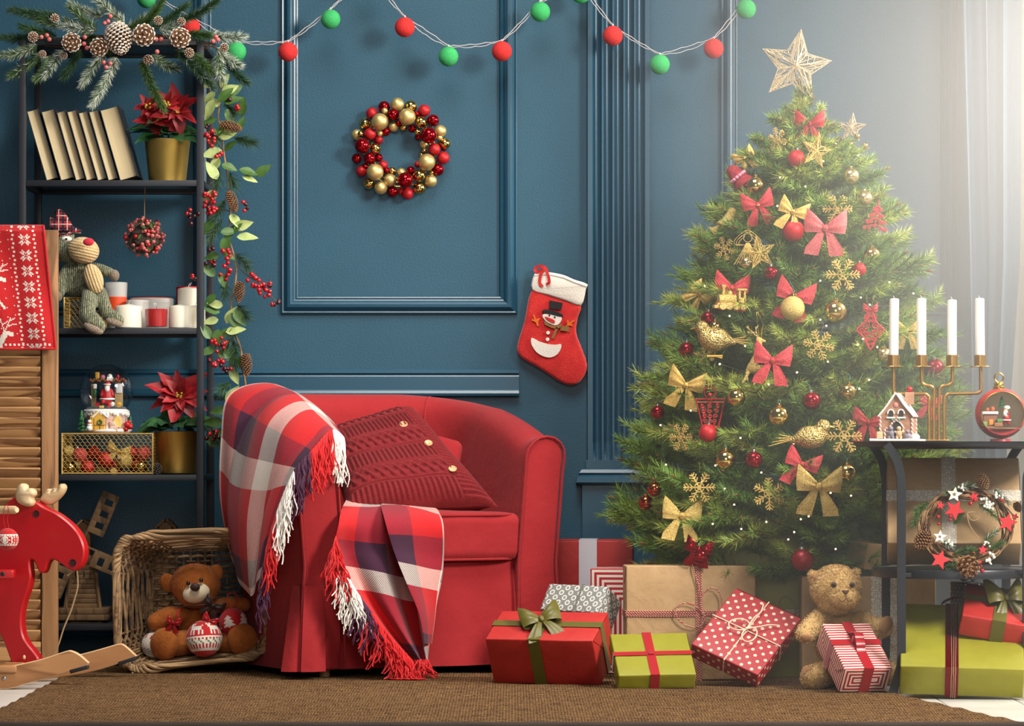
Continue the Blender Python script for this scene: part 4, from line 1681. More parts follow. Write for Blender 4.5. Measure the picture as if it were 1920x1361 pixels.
# ------------------------------------------------------------------ hanging berry ball
random.seed(31)
YH = -.27
hb = thing('berry_ball', 'hanging ball of frosted red berries and twigs under the upper shelf', 'ornament', tuple(P(271, 445, YH)))
c = P(271, 446, YH)
RB = 36 / S(YH)
ob('string', G().tube([P(272, 351, YH), P(271, 380, YH), P(271, 412, YH)], .0013, 6), STRING, hb, world=True)
ob('moss_core', G().ball(c, RB * .86, 16), M('moss_core_brown', '3B3128', .9, bump=(120, .8)), hb, world=True)
g = G()
for k in range(230):
    d = Vector((rnd(-1, 1), rnd(-1, 1), rnd(-1, 1))).normalized()
    t_ = d.cross(Vector((rnd(-1, 1), rnd(-1, 1), rnd(-1, 1)))).normalized()
    p = c + d * RB * rnd(.88, 1.05)
    g.tube([p - t_ * .012 - d * .003, p, p + t_ * .012 - d * .001], .0006, 4)
ob('twig_tangle', g, M('grey_twig', '6E665A', .85), hb, world=True)
for k in range(80):
    d = Vector((rnd(-1, 1), -abs(rnd(-.15, 1)), rnd(-1, 1))).normalized()
    put(B_FROST if k % 9 else B_RED, 'berry', hb, c + d * RB * rnd(.92, 1.06), rnd(.55, .95) if k % 9 else .95)
bl = mesh_of(leafg(.018, .008, .2, .2), LEAF)
for k in range(16):
    d = Vector((rnd(-1, 1), -abs(rnd(0, 1)), rnd(-1, 1))).normalized()
    o = leaf_obj('leaf', bl, None, hb, (c + d * RB * 1.02) - Vector(hb.location), d.cross(Vector((rnd(-1, 1), rnd(-1, 1), rnd(-1, 1)))), 0, d)

# ------------------------------------------------------------------ snow globe
YGL = -.30
KG = 1 / 5.44 / S(YGL)
ZG = zp(130, 660, 5.44)
zg = lambda a, b, y=0: P(*ZG(a, b), YGL + y)
gz0 = GBZ + .1155
sg = thing('snow_globe', 'snow globe with a gift bringer scene standing on the gold mesh basket', 'snow globe', (zg(380, 0).x, YGL, gz0))
bzt = zg(380, 600).z
YELH = M('house_yellow', 'D9A63C', .5)
PINKP = M('base_pink', 'C99A8C', .6, var=(60, 'E3C7B4'))
SNOWM = M('painted_snow', 'EDEBE4', .7, bump=(90, .4))
SANTAR = M('figure_red', 'B5161C', .45)
FLESH = M('figure_skin', 'DDA98A', .6)
GREENP = M('figure_green', '2E6B3A', .5)
BROWNP = M('figure_brown', '6B4526', .6)
bh = bzt - gz0
ob('base', G().lathe([(.0005, 0), (.070, 0), (.072, .004), (.071, .008), (.060, .010), (.058, bh - .012), (.062, bh - .004), (.058, bh + .002), (.0005, bh + .004)], 40), PINKP, sg, smooth=40)
g = G().lathe([(.072, .004), (.0725, .007), (.067, .011), (.058, .0115)], 40)
for k in range(40):
    a = 2 * pi * k / 40
    g.ball((cos(a) * .060, sin(a) * .060, bh - .004 - rnd(0, .008)), .006, 8, 0, (1, 1, rnd(.8, 1.8)))
g.lathe([(.064, bh - .006), (.065, bh), (.056, bh + .005), (.0005, bh + .006)], 40)
ob('snow', g, SNOWM, sg, smooth=60)
ob('glass_sphere', G().ball((0, 0, zg(380, 395).z - gz0), 272 * KG, 40), glass('globe_glass', 'F6F8FA', .02, .55), sg, smooth=180)


def lw(name, g, mat, lab=None, sm=40):
    return ob(name, g, mat, sg, world=True, smooth=sm, label=lab)


fy = -.062
hp = flat_pts([(240, 800), (240, 660), (310, 600), (385, 665), (385, 800)], 0, lambda a, b: (960 + (ZG(a, b)[0] - 960) * S(0) / S(YGL), 830 + (ZG(a, b)[1] - 830) * S(0) / S(YGL)))
lw('cottage', G().prism(hp, .014, TR((0, YGL + fy, 0)), 0, .001), YELH)
g = G()
for a, b, c_, d in [(232, 668, 310, 598), (310, 598, 395, 672)]:
    g.tube([zg(a, b, fy - .009), zg(c_, d, fy - .009)], .0026, 6)
lw('cottage_roof', g, SNOWM)
g = G()
for a in (252, 312, 372):
    g.box(zg(a, 735, fy - .0075), (.0012, .0015, 110 * KG))
g.box(zg(312, 745, fy - .0075), (120 * KG, .0015, .0012))
lw('cottage_door', g, BROWNP)
g = G().tube([zg(312 + 22 * cos(k * pi / 8), 715 + 22 * sin(k * pi / 8), fy - .010) for k in range(16)], .0016, 6, closed=True)
lw('door_wreath', g, GREENP)
g = G().ball(zg(205, 775, -.066), 33 * KG, 14).ball(zg(205, 738, -.068), 25 * KG, 12).ball(zg(205, 708, -.069), 19 * KG, 12)
lw('snowman', g, WHITE, None, 180)
lw('snowman_scarf', G().tube([zg(205 + 20 * cos(k * pi / 6), 724, -.069 + 20 * KG * sin(k * pi / 6)) for k in range(12)], .0014, 6, closed=True), SANTAR)
for (a, b0, b1, y) in [(125, 590, 800, -.030), (140, 660, 810, -.045), (625, 650, 770, -.03)]:
    g = G()
    L_ = (zg(0, b0).z - zg(0, b1).z)
    for q in range(4):
        g.lathe([(L_ * .24 * (1 - q * .2), L_ * (.05 + q * .22)), (L_ * .05, L_ * (.32 + q * .22))], 10, 0, TR(tuple(zg(a, b1, y))))
    lw('tiny_fir', g, GREENP)
hp = smooth_poly([zg(a, b).xz for a, b in [(480, 790), (475, 700), (500, 660), (530, 655), (552, 690), (550, 790)]], 2) if False else flat_pts([(478, 770), (470, 700), (495, 660), (530, 655), (552, 690), (550, 770)], 0, lambda a, b: (960 + (ZG(a, b)[0] - 960) * S(0) / S(YGL), 830 + (ZG(a, b)[1] - 830) * S(0) / S(YGL)))
lw('arched_window', G().prism(hp, .008, TR((0, YGL - .052, 0)), 0, .001), M('lit_window_paint', 'E5C86A', .5))
for (a, b, w, h) in [(440, 730, 60, 40), (455, 780, 80, 60)]:
    lw('stone_wall', G().rbox(zg(a, b, -.058), (w * KG, .012, h * KG), .002), PINKP)
g = G()
for (a, b, r) in [(590, 740, 35), (620, 760, 30), (575, 785, 25), (610, 715, 22)]:
    g.ball(zg(a, b, -.045), r * KG, 10)
lw('red_sleigh', g, SANTAR, None, 180)
# scene inside the glass
lw('fireplace', G().rbox(zg(250, 440, .012), (50 * KG, .012, 230 * KG), .001).rbox(zg(505, 430, .012), (80 * KG, .012, 250 * KG), .001), M('fireplace_tan', 'B89A6A', .6))
lw('mantel', G().rbox(zg(390, 292, .008), (350 * KG, .022, 26 * KG), .002), BROWNP)
g = G()
for k in range(20):
    g.ball(zg(215 + k * 18.5, 285 + 10 * sin(k * 1.7), -.004), 16 * KG, 8)
lw('mantel_garland', g, M('garland_red_green', '5C6B30', .6, var=(90, 'A8302A')), None, 180)
lw('toy', G().rbox(zg(285, 238, 0), (45 * KG, .01, 70 * KG), .003), YELH)
lw('toy', G().ball(zg(340, 258, 0), 28 * KG, 10), M('toy_pink', 'C9708C', .5), None, 180)
lw('toy', G().ball(zg(413, 247, 0), 26 * KG, 10), WHITE, None, 180)
lw('toy', G().ball(zg(495, 255, 0), 20 * KG, 10, 0, (.8, .8, 1.6)), SANTAR, None, 180)
g = G()
cap(g, [zg(385, 400, -.012), zg(385, 470, -.014)], [52 * KG, 66 * KG])
cap(g, [zg(345, 395, -.016), zg(330, 440, -.022)], [22 * KG, 20 * KG])
cap(g, [zg(425, 395, -.016), zg(440, 440, -.020)], [22 * KG, 20 * KG])
cap(g, [zg(350, 490, -.020), zg(340, 505, -.03)], [26 * KG, 24 * KG])
cap(g, [zg(405, 500, -.016), zg(405, 545, -.02)], [28 * KG, 26 * KG])
blend('figure_coat', g, SANTAR, sg, .0016, 3)
lw('figure_head', G().ball(zg(385, 352, -.016), 32 * KG, 14), FLESH, None, 180)
g = G().ball(zg(385, 375, -.024), 28 * KG, 10, 0, (1, .7, 1.2)).tube([zg(385 + 70 * cos(k * pi / 8), 478, -.014 + 60 * KG * sin(k * pi / 8)) for k in range(16)], .0030, 8, closed=True)
g.tube([zg(385 + 32 * cos(k * pi / 8), 330, -.016 + 32 * KG * sin(k * pi / 8)) for k in range(16)], .0022, 8, closed=True).ball(zg(440, 530, -.02), 26 * KG, 8)
lw('white_trim', g, WHITE, None, 180)
lw('figure_hat', G().ball(zg(390, 318, -.012), 30 * KG, 12, 0, (1, 1, .8)), SANTAR, None, 180)
lw('arched_pane', G().rbox(zg(507, 370, .004), (62 * KG, .004, 100 * KG), .002), M('pane_pale', 'DDE3E6', .4))
lw('toy_sack', G().ball(zg(505, 535, -.02), 36 * KG, 12, 0, (1, .8, .8)), YELH, None, 180)
lw('stocking', G().rbox(zg(262, 350, -.004), (36 * KG, .006, 50 * KG), .002), WHITE)
lw('stocking_leg', G().rbox(zg(262, 420, -.004), (34 * KG, .006, 80 * KG), .003), GREENP)
lw('small_gift', G().rbox(zg(290, 535, -.02), (46 * KG, .009, 40 * KG), .001), SANTAR)
lw('small_gift', G().rbox(zg(330, 558, -.026), (46 * KG, .009, 26 * KG), .001), YELH)

# ------------------------------------------------------------------ wooden toy windmills on the bottom shelf
ZM = zp(100, 900, 4.003)
YM = -.25
KM = 1 / 4.003 / S(YM)
GWOOD = wood('grey_brown_wood', '8A6A46', '5A4128', 18, 'Z', .7)


def windmill(label, dx, sails, yoff=0, dz=0):
    w0 = Vector((dx, yoff, 0))
    zm = lambda a, b, y=0: P(*ZM(a, b), YM) + Vector((dx, y + yoff, dz))
    t = thing('toy_windmill', label, 'toy windmill', tuple(zm(235, 1100)))
    zb = .1325

    def board(c, d, rot=0, nm='board', y=0):
        o = ob(nm, G().rbox((0, 0, 0), d, .0008, n=1), GWOOD, t, smooth=30)
        o.matrix_basis = wmat(t).inverted() @ Matrix.LocRotScale(Vector(c), Euler((0, rot, 0)), Vector((1, 1, 1)))
        return o
    # slatted tower
    top, bot = zm(250, 560).z, zm(250, 955).z
    n = 11
    for k in range(n):
        f = (k + .5) / n
        z = bot + (top - bot) * f
        w = (235 * (1 - f) + 130 * f) * KM
        for yy in (-1, 1):
            board((zm(235, 0).x, YM + yoff + yy * w * .48, z), (w, .005, (top - bot) / n * .93), 0, 'slat')
        for xx in (-1, 1):
            o = board((zm(235, 0).x + xx * w * .48, YM + yoff, z), (.005, w * .9, (top - bot) / n * .93), 0, 'slat')
    for xx in (-1, 1):
        a, b = Vector((zm(235 + xx * 128, 0).x, YM + yoff - 125 * KM, bot)), Vector((zm(235 + xx * 72, 0).x, YM + yoff - 72 * KM, top))
        ob('corner_post', G().tube([a, b], .006, 4), GWOOD, t, world=True, smooth=0)
    for k, (zc, w, h) in enumerate([(975, 380, 44), (1022, 380, 44), (1078, 290, 44)]):
        z = zm(0, zc).z
        o = ob('base_plank', G().rbox((zm(235, 0).x, YM + yoff, z), (w * KM, w * KM * .9, h * KM), .001, n=1), GWOOD, t, world=True, smooth=30)
    zl = zm(0, 1100).z
    ob('foot_block', G().rbox((zm(235, 0).x, YM + yoff, (zl + zb + dz * 0) / 2), (.07, .07, zl - zb), .001, n=1), GWOOD, t, world=True, smooth=30)
    # cap roof
    for xx in (-1, 1):
        o = board(zm(235 + xx * 42, 330), (95 * KM, .07, .006), xx * .75, 'roof_board')
    ob('cap_block', G().rbox(zm(235, 440), (100 * KM, .05, 250 * KM), .001, n=1), GWOOD, t, world=True, smooth=30)
    if sails:
        hub = zm(235, 480, -.062)
        hb_ = ob('sail_hub', G().ball((0, 0, 0), .008, 10), GWOOD, t)
        hb_.location = hub - Vector(t.location)
        for q in range(4):
            a = radians(22.5 + 90 * q)
            u = Vector((sin(a), 0, cos(a)))
            r = Vector((cos(a), 0, -sin(a)))
            g = G()
            T = Matrix((r, Vector((0, 1, 0)), u)).transposed().to_4x4()
            T.translation = hub
            L0, L1, W = 110 * KM, 435 * KM, 125 * KM
            g.rbox((0, 0, L1 / 2), (.006, .005, L1), .0006, T, n=1)
            n_ = 7
            hs = (L1 - L0) / n_
            for k in range(n_):
                z = L0 + hs * (k + .5)
                if k % 2 == 0:
                    g.rbox((W / 2, -.002, z), (W, .004, hs * 1.02), .0004, T, n=1)
                else:
                    for x_, ww in ((W * .15, W * .30), (W * .89, W * .22)):
                        g.rbox((x_, -.002, z), (ww, .004, hs * 1.02), .0004, T, n=1)
            ob('sail', g, GWOOD, t, world=True, smooth=30)
    return t


random.seed(2)
windmill('wooden toy windmill with slotted sails behind the red rocking moose', 0, True)
windmill('second wooden toy windmill mostly hidden behind the wicker basket', .227, False, .05, 0)

# ------------------------------------------------------------------ louvred screen with a knitted runner
random.seed(12)
YQ = -.62
SQ = S(YQ)
xr, xl = (108 - 960) / SQ, (78 - 960) / SQ
SLW = wood('screen_wood', 'B98A58', '6F4626', 12, 'X', .6, 6)
STW = wood('stile_wood', 'B08054', '73502F', 16, 'Z', .6, 5)
scr = thing('louvred_screen', 'brown wooden louvred screen standing at the left edge before the shelves', 'screen', ((xr + xl - .35) / 2, YQ, 0))
zt = EYE + (830 - 431) / SQ
ob('stile', G().rbox(((xr + xl) / 2, YQ + .011, zt / 2), (xr - xl, .024, zt), .002, n=1), STW, scr, world=True, smooth=30)
ob('stile', G().rbox(((xr + xl) / 2 - .40, YQ + .011, zt / 2), (xr - xl, .024, zt), .002, n=1), STW, scr, world=True, smooth=30)
ob('top_rail', G().rbox((xl - .18, YQ + .011, zt - .03), (.355, .022, .06), .002, n=1), SLW, scr, world=True, smooth=30)
ob('bottom_rail', G().rbox((xl - .18, YQ + .011, .05), (.355, .022, .09), .002, n=1), SLW, scr, world=True, smooth=30)
slat_me = mesh_of(G().rbox((0, 0, 0), (.354, .0075, .034), .0035, n=2), SLW, 'slat')
z = .112
while z < zt - .07:
    o = bpy.data.objects.new('slat', slat_me)
    COL.objects.link(o)
    o.parent = scr
    o.matrix_basis = wmat(scr).inverted() @ Matrix.LocRotScale(Vector((xl - .18, YQ + .010, z)), Euler((radians(28) + rnd(-.03, .03), rnd(-.004, .004), 0)), Vector((1, 1, 1)))
    z += .02765

RY1 = M('knit_red_yarn', 'C4161C', .9, bump=(420, .9, .003), sheen=.2)
RY2 = M('knit_white_yarn', 'EAE0D2', .9, bump=(420, .9, .003), sheen=.2)
FLAKE = ["....#.#....", ".##.###.##.", ".###.#.###.", "..###.###..", "##.##.##.##", ".##..#..##.", "##.##.##.##", "..###.###..", ".###.#.###.", ".##.###.##.", "....#.#...."]
FLAKE = ["..#.....#..", "..##...##..", "##.##.##.##", ".###.#.###.", "..##...##..", "....#.#....", "..##...##..", ".###.#.###.", "##.##.##.##", "..##...##..", "..#.....#.."]
NC, NR = 78, 118
pix = [[0] * NC for _ in range(NR)]


def setp(r, c_):
    if 0 <= r < NR and 0 <= c_ < NC:
        pix[r][c_] = 1


for k in range(9):
    r0 = -3 + 15 * k - 4
    for i, row in enumerate(FLAKE):
        for j, ch in enumerate(row):
            if ch == '#':
                setp(r0 + i, 13 + j)
for r in range(0, NR):
    for c0 in (9, 28):
        zz = [0, 1, 0, -1][(r // 2) % 4] if c0 else 0
        if r % 4 < 2:
            setp(r, c0 + (1 if (r // 4) % 2 else 0))
            setp(r, c0 + (1 if (r // 4) % 2 else 0) + (1 if c0 > 20 else -1))
for c_ in range(3, NC):
    if c_ % 4 < 2:
        setp(NR - 4, c_)
        setp(NR - 5, c_)
for r in range(4, NR - 8, 9):
    for c_ in range(33, NC, 7):
        setp(r + (c_ % 3) * 2, c_)


def deer(r0, c0):
    """Leaping deer motif: body, neck, head, legs, antlers, facing the selvedge."""
    def ln(a, b, c_, d, w=1):
        n = int(max(abs(a - c_), abs(b - d))) + 1
        for i in range(n + 1):
            rr, cc = a + (c_ - a) * i / n, b + (d - b) * i / n
            for q in range(w):
                for p in range(w):
                    setp(int(r0 + rr + q), int(c0 + cc + p))
    for r in range(0, 9):
        ln(r, 12 - (r < 2), r, 34, 1)
    ln(0, 12, -9, 6, 4)
    ln(-9, 7, -7, 1, 3)
    ln(-10, 8, -22, 2, 1)
    ln(-10, 9, -20, 12, 1)
    ln(-14, 6, -16, -2, 1)
    ln(-18, 4, -22, -2, 1)
    ln(-15, 10, -19, 5, 1)
    ln(9, 12, 20, 4, 2)
    ln(9, 16, 20, 12, 2)
    ln(9, 30, 20, 36, 2)


deer(58, 38)
deer(110, 36)


def scarf_pt(u, v):
    px_r = 81 + 23 * v
    px = px_r - 2.05 * NC * u
    py = 423 + 231 * v
    y = YQ - .006 - .010 * v + .004 * sin(u * 14 + v * 3) - .004 * sin(v * 8 + u * 5) - .004 * abs(sin(u * 6 + 1))
    if v < .04:
        y = YQ - .006 + .012 * (1 - v / .04) * 1.0
    return P(px, py, y)


sc_ = thing('knitted_runner', 'red knitted runner with white snowflakes draped over the louvred screen', 'runner', tuple(P(40, 540, YQ)))
ob('knit_front', G().grid(NC, NR, scarf_pt, lambda i, j: pix[j][i]), [RY1, RY2], sc_, world=True, smooth=180)


def scarf_back(u, v):
    a = scarf_pt(u, 0)
    if v < .12:
        t = v / .12 * pi / 2
        return a + Vector((0, .034 * sin(t) if False else .036 * (v / .12), .004 * sin(t * 2)))
    return a + Vector((0, .036 + .003 * sin(u * 12), -.22 * (v - .12) / .88))


ob('knit_back', G().grid(30, 30, scarf_back), RY1, sc_, world=True, smooth=180)
ob('edge_cord', G().tube([scarf_pt(0, k / 40) + Vector((.0005, 0, 0)) for k in range(41)], .0035, 8), RY1, sc_, world=True)
ob('edge_cord', G().tube([scarf_pt(k / 40, 1) for k in range(41)], .003, 8), RY1, sc_, world=True)


# ------------------------------------------------------------------ knitted balls
def knit_ball(name, label, pos, r, pattern, cols, rot=(0, 0, 0), nu=64, nv=32, group=None, loop=None):
    """Ball with a stitch grid; pattern(i, j) picks the yarn."""
    t = thing(name, label, 'ornament', tuple(pos), rot, group)

    def fn(u, v):
        a, b = 2 * pi * u, pi * (v - .5)
        return (r * cos(a) * cos(b), r * sin(a) * cos(b), r * sin(b))
    ob('knit_cover', G().grid(nu, nv, fn, pattern, None, True), cols, t, smooth=180)
    return t


BLUEY = M('knit_blue_yarn', '5E8AA0', .9, bump=(420, .9, .003))
GREENY = M('knit_green_yarn', '5E7A3E', .9, bump=(420, .9, .003))


def motif(rows):
    return [[0 if ch == '.' else (int(ch) if ch.isdigit() else 1) for ch in r] for r in rows]


SN = motif(["......................", "1..1..1..11..1..1..1..", ".11.1.11.11.11.1.11...", "..111..1.11.1..111....", "1.111.1111111.111.1...", ".1..1.11.11.11.1..1...", "1.111.1111111.111.1...", "..111..1.11.1..111....", ".11.1.11.11.11.1.11...", "1..1..1..11..1..1..1..", "......................"])


def pat_moose(i, j):
    if 10 <= j < 21:
        return 0 if SN[j - 10][i % 22] else 1
    return 0


YK = -1.10
kb = knit_ball('knitted_ball', 'knitted red and white ball hanging from the moose handle', P(14, 1011, YK), 21 / S(YK), pat_moose, [RY1, RY2], (0, 0, .4))
hp_ = P(12, 957, YK)
ob('hanging_cord', G().tube([P(10, 992, YK), P(6, 975, YK - .003), P(8, 950, YK - .014), P(14, 946, YK - .010), P(16, 955, YK - .014), P(13, 975, YK - .003), P(17, 992, YK)], .0012, 6), RY1, kb, world=True)

# ------------------------------------------------------------------ rocking moose
ZK = zp(0, 890, 3.2423)
YB = -.96
yaw = -radians(16)
MOOSE = M('moose_red', 'B9141A', .38, bump=(160, .06), coat=.15)
PALEW = wood('pale_wood', 'E3C9A0', 'C9A878', 18, 'Y', .5, 3)
RUNW = wood('runner_wood', 'B98455', '8A5A34', 10, 'X', .5, 4)
RUNE = M('runner_edge', 'E0BE92', .55, var=(40, 'CFA878'))
RUBBER = M('black_rubber', '1B1B1D', .6)
x0m = P(60, 1050, YB).x
mo = thing('rocking_moose', 'red wooden rocking moose with pale antlers on curved wooden runners', 'rocking toy', (x0m, YB, 0))


def mloc(poly, y=YB):
    return [((P(*ZK(a, b), y).x - x0m) / cos(yaw), P(*ZK(a, b), y).z) for a, b in poly]


outl = [(10, 205), (45, 180), (80, 148), (115, 133), (165, 145), (235, 165), (290, 198), (365, 232), (438, 283), (495, 342), (530, 408), (540, 470), (528, 530), (500, 568), (478, 578), (440, 570), (400, 543), (360, 518), (330, 513), (308, 535), (292, 580), (272, 597), (252, 585), (236, 550), (215, 516), (196, 522), (198, 570), (203, 620), (188, 690), (163, 760), (146, 830), (142, 900), (152, 970), (178, 1020), (222, 1072), (252, 1118), (225, 1140), (100, 1158), (60, 1090), (15, 985), (-60, 900), (-200, 860), (-260, 600), (-260, 320), (-120, 250)]
b_ = [tuple(p) for p in smooth_poly(mloc(outl), 3)]
o = ob('body_board', G().prism(b_, .034, None, 0, .004), MOOSE, mo, (0, 0, 0), (0, 0, yaw), smooth=40)
for poly, yy in (([(120, 125), (128, 90), (142, 62), (162, 52), (185, 64), (190, 88), (212, 80), (236, 96), (238, 122), (222, 140), (232, 168), (216, 192), (170, 186), (132, 162)], -.022), ([(232, 150), (262, 105), (280, 86), (300, 90), (302, 108), (318, 82), (336, 82), (342, 92), (352, 62), (372, 55), (387, 76), (374, 112), (340, 150), (290, 184), (248, 172)], .022)):
    q = [tuple(p) for p in smooth_poly(mloc(poly), 3)]
    ob('antler', G().prism(q, .034, TR((0, yy, 0)), 0, .007), PALEW, mo, (0, 0, 0), (0, 0, yaw), smooth=60)


def hole(a, b, r, name):
    q = mloc([(a, b)])[0]
    T = TR((q[0], -.0172, q[1]), (pi / 2, 0, 0))
    rr = r / 3.2423 / S(YB)
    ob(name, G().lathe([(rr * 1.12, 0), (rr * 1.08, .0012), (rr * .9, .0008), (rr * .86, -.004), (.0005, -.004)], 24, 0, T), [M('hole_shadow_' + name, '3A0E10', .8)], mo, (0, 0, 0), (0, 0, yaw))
    ob(name + '_far_side', G().lathe([(rr * .5, 0), (.0005, .0006)], 16, 0, TR((q[0] + rr * .3, -.0150, q[1]), (pi / 2, 0, 0), (.8, 1.2, 1))), PALEW, mo, (0, 0, 0), (0, 0, yaw))


hole(238, 236, 19, 'eye_hole')
hole(468, 532, 21, 'mouth_hole')
ob('handle', G().tube([P(-160, 955, YB + .08), P(-20, 956, YB - .10), P(28, 956, YB - .145), P(32, 956, YB - .15)], [.0108, .0108, .0108, .007], 16), PALEW, mo, world=True)
ob('foot_peg', G().rbox(P(-10, 1076, YB - .05), (.106, .05, .0235), .005), MOOSE, mo, world=True)
ob('peg_screw', G().ball(P(5, 1076, YB - .0755), .006, 12, 0, (1, .3, 1)), RUBBER, mo, world=True)
ring = [P(*ZK(485 + 26 * cos(k * pi / 10 + 2.4), 605 + 38 * sin(k * pi / 10 + 2.4)), YB - .03) for k in range(15)]
ob('snap_hook', G().tube([P(*ZK(468, 545), YB - .03)] + ring, .0022, 8), M('dark_steel', '3A3D42', .3, 1.0), mo, world=True)
ob('pull_string', G().tube(smooth_poly([P(*ZK(a, b), YB - .035) for a, b in [(410, 612), (440, 590), (463, 575), (470, 610), (472, 680), (455, 750), (430, 830), (405, 890), (385, 940), (360, 1020), (335, 1080), (318, 1105), (300, 1112)]], 4, False), .0022, 7), STRING, mo, world=True)


def runner(top, bot, y, pad):
    q = flat_pts(smooth_poly([ZK(*p) for p in top], 3, False), 0, None)
    f = lambda pts: [((a - 960) / S(y), EYE + (830 - b) / S(y)) for a, b in pts]
    tp = f([tuple(p) for p in smooth_poly([ZK(*p) for p in top], 3, False)])
    bt = f([tuple(p) for p in smooth_poly([ZK(*p) for p in bot], 3, False)])
    bt = [(a, max(.001, b)) for a, b in bt]
    g = G().prism([(a, b) for a, b in bt[::-1]] + tp[::-1] if False else tp + bt, .026, TR((0, y, 0)), 0, .002, 1)
    ob('runner', g, [RUNW, RUNE], mo, world=True, smooth=35)
    p0, p1 = P(*ZK(*pad[0]), y), P(*ZK(*pad[1]), y)
    a = atan2(-(p1 - p0).z, (p1 - p0).x)
    ob('rubber_pad', G().rbox((0, 0, 0), ((p1 - p0).length, .028, .0105), .002, TR(tuple((p0 + p1) / 2), (0, a, 0))), RUBBER, mo, world=True)


runner([(-420, 1225), (-200, 1205), (-60, 1185), (100, 1155), (258, 1118), (400, 1072), (440, 1070), (490, 1095), (543, 1142)], [(535, 1158), (425, 1195), (300, 1232), (150, 1275), (0, 1322), (-150, 1345), (-420, 1350)], -1.10, ((428, 1196), (538, 1166)))
runner([(-300, 1180), (-100, 1170), (100, 1158), (300, 1130), (500, 1088), (640, 1050), (720, 1028), (760, 1035), (832, 1100)], [(822, 1112), (720, 1148), (560, 1195), (330, 1236), (150, 1262), (-100, 1285), (-300, 1290)], -.80, ((722, 1148), (830, 1112)))
ob('cross_bar', G().rbox(P(30, 1247, -.95), (.05, .34, .018), .003), RUNW, mo, world=True)
ob('runner_screw', G().ball(P(*ZK(24, 1238), -1.114), .005, 12, 0, (1, .3, 1)), M('screw_steel', '9A9EA0', .35, 1.0), mo, world=True)
ob('leg_dowel', G().ball(P(*ZK(147, 1109), YB - .018), .005, 12, 0, (.8, .3, 1.2)), PALEW, mo, world=True)

# ------------------------------------------------------------------ wicker basket lying on its side
random.seed(14)
YF, YBB = -.665, -.435
WICK = wood('wicker_rod', 'AC8A60', '6C5238', 30, 'X', .65, 3)
WICK2 = wood('wicker_rod_dark', '927250', '5A4430', 30, 'X', .65, 3)
OPEN = [P(a, b, YF) for a, b in [(222, 1010), (489, 998), (500, 1226), (228, 1254)]]
BASE = [P(a, b, YBB) for a, b in [(283, 1030), (458, 1026), (462, 1212), (292, 1220)]]
wk = thing('wicker_basket', 'brown wicker basket lying on its side with a teddy bear inside', 'basket', tuple((OPEN[3] + OPEN[2]) / 2))


def quad(Q, u, v):
    return Q[0].lerp(Q[1], u).lerp(Q[3].lerp(Q[2], u), v)


def wloop(t, d, out=0.0):
    """Point on the basket wall: t around the outline, d from opening (0) to base (1)."""
    a = 2 * pi * t
    c_, s_ = cos(a), sin(a)
    e = .30
    u = .5 + .5 * (1 + out) * (abs(c_) ** e) * (1 if c_ > 0 else -1)
    v = .5 - .5 * (1 + out) * (abs(s_) ** e) * (1 if s_ > 0 else -1)
    return quad(OPEN, u, v).lerp(quad(BASE, u, v), d)


NST = 40
for k in range(NST):
    t = (k + .5) / NST
    ob('stake', G().tube([wloop(t, d, .0) for d in (.0, .3, .6, 1.0)], .0036, 6), WICK2, wk, world=True)
rows = 13
for r in range(rows):
    d = .06 + .90 * r / (rows - 1)
    pts = []
    n = NST * 3
    for i in range(n):
        t = i / n
        wv = sin(t * NST * pi + r * pi)
        pts.append(wloop(t, d + .012 * sin(i * .7 + r * 2) + .02 * sin(2 * pi * t * 3 + r), .030 * wv))
    ob('weaver', G().tube(pts, .0042 * rnd(.85, 1.15), 6, closed=True), WICK if r % 3 else WICK2, wk, world=True)
for s_ in range(5):
    pts = []
    n = 150
    for i in range(n):
        t = i / n
        a = t * 2 * pi * 15 + s_ * 2 * pi / 5
        p = wloop(t, -.03 + .035 * sin(a), .028 + .034 * cos(a))
        pts.append(p + Vector((0, 0, .004 * sin(t * 31 + s_))))
    ob('rim_strand', G().tube(pts, .0052, 7, closed=True), WICK, wk, world=True)
for k in range(13):
    u = (k + .5) / 13
    ob('base_stake', G().tube([quad(BASE, u, v) for v in (0, .5, 1)], .0036, 6), WICK2, wk, world=True)
for k in range(19):
    v = (k + .5) / 19
    pts = []
    for i in range(40):
        u = i / 39
        p = quad(BASE, u, v)
        pts.append(p + Vector((0, .006 * sin(u * 13 * pi + k * pi), .001 * sin(i * 1.3 + k))))
    ob('base_weaver', G().tube(pts, .0040 * rnd(.85, 1.15), 6), WICK if k % 2 else WICK2, wk, world=True)
for k in range(9):
    t = rnd(.05, .95)
    a = wloop(t, .1, -.03)
    b = wloop(t + .03, .5, -.06)
    ob('loose_end', G().tube([a, (a + b) / 2 + Vector((0, -.005, .004)), b], .0036, 6), WICK, wk, world=True)
ob('loose_end', G().tube([P(250, 1258, YF - .01), P(246, 1268, YF - .02), P(240, 1274, YF - .025)], .0022, 6), PALEW, wk, world=True)

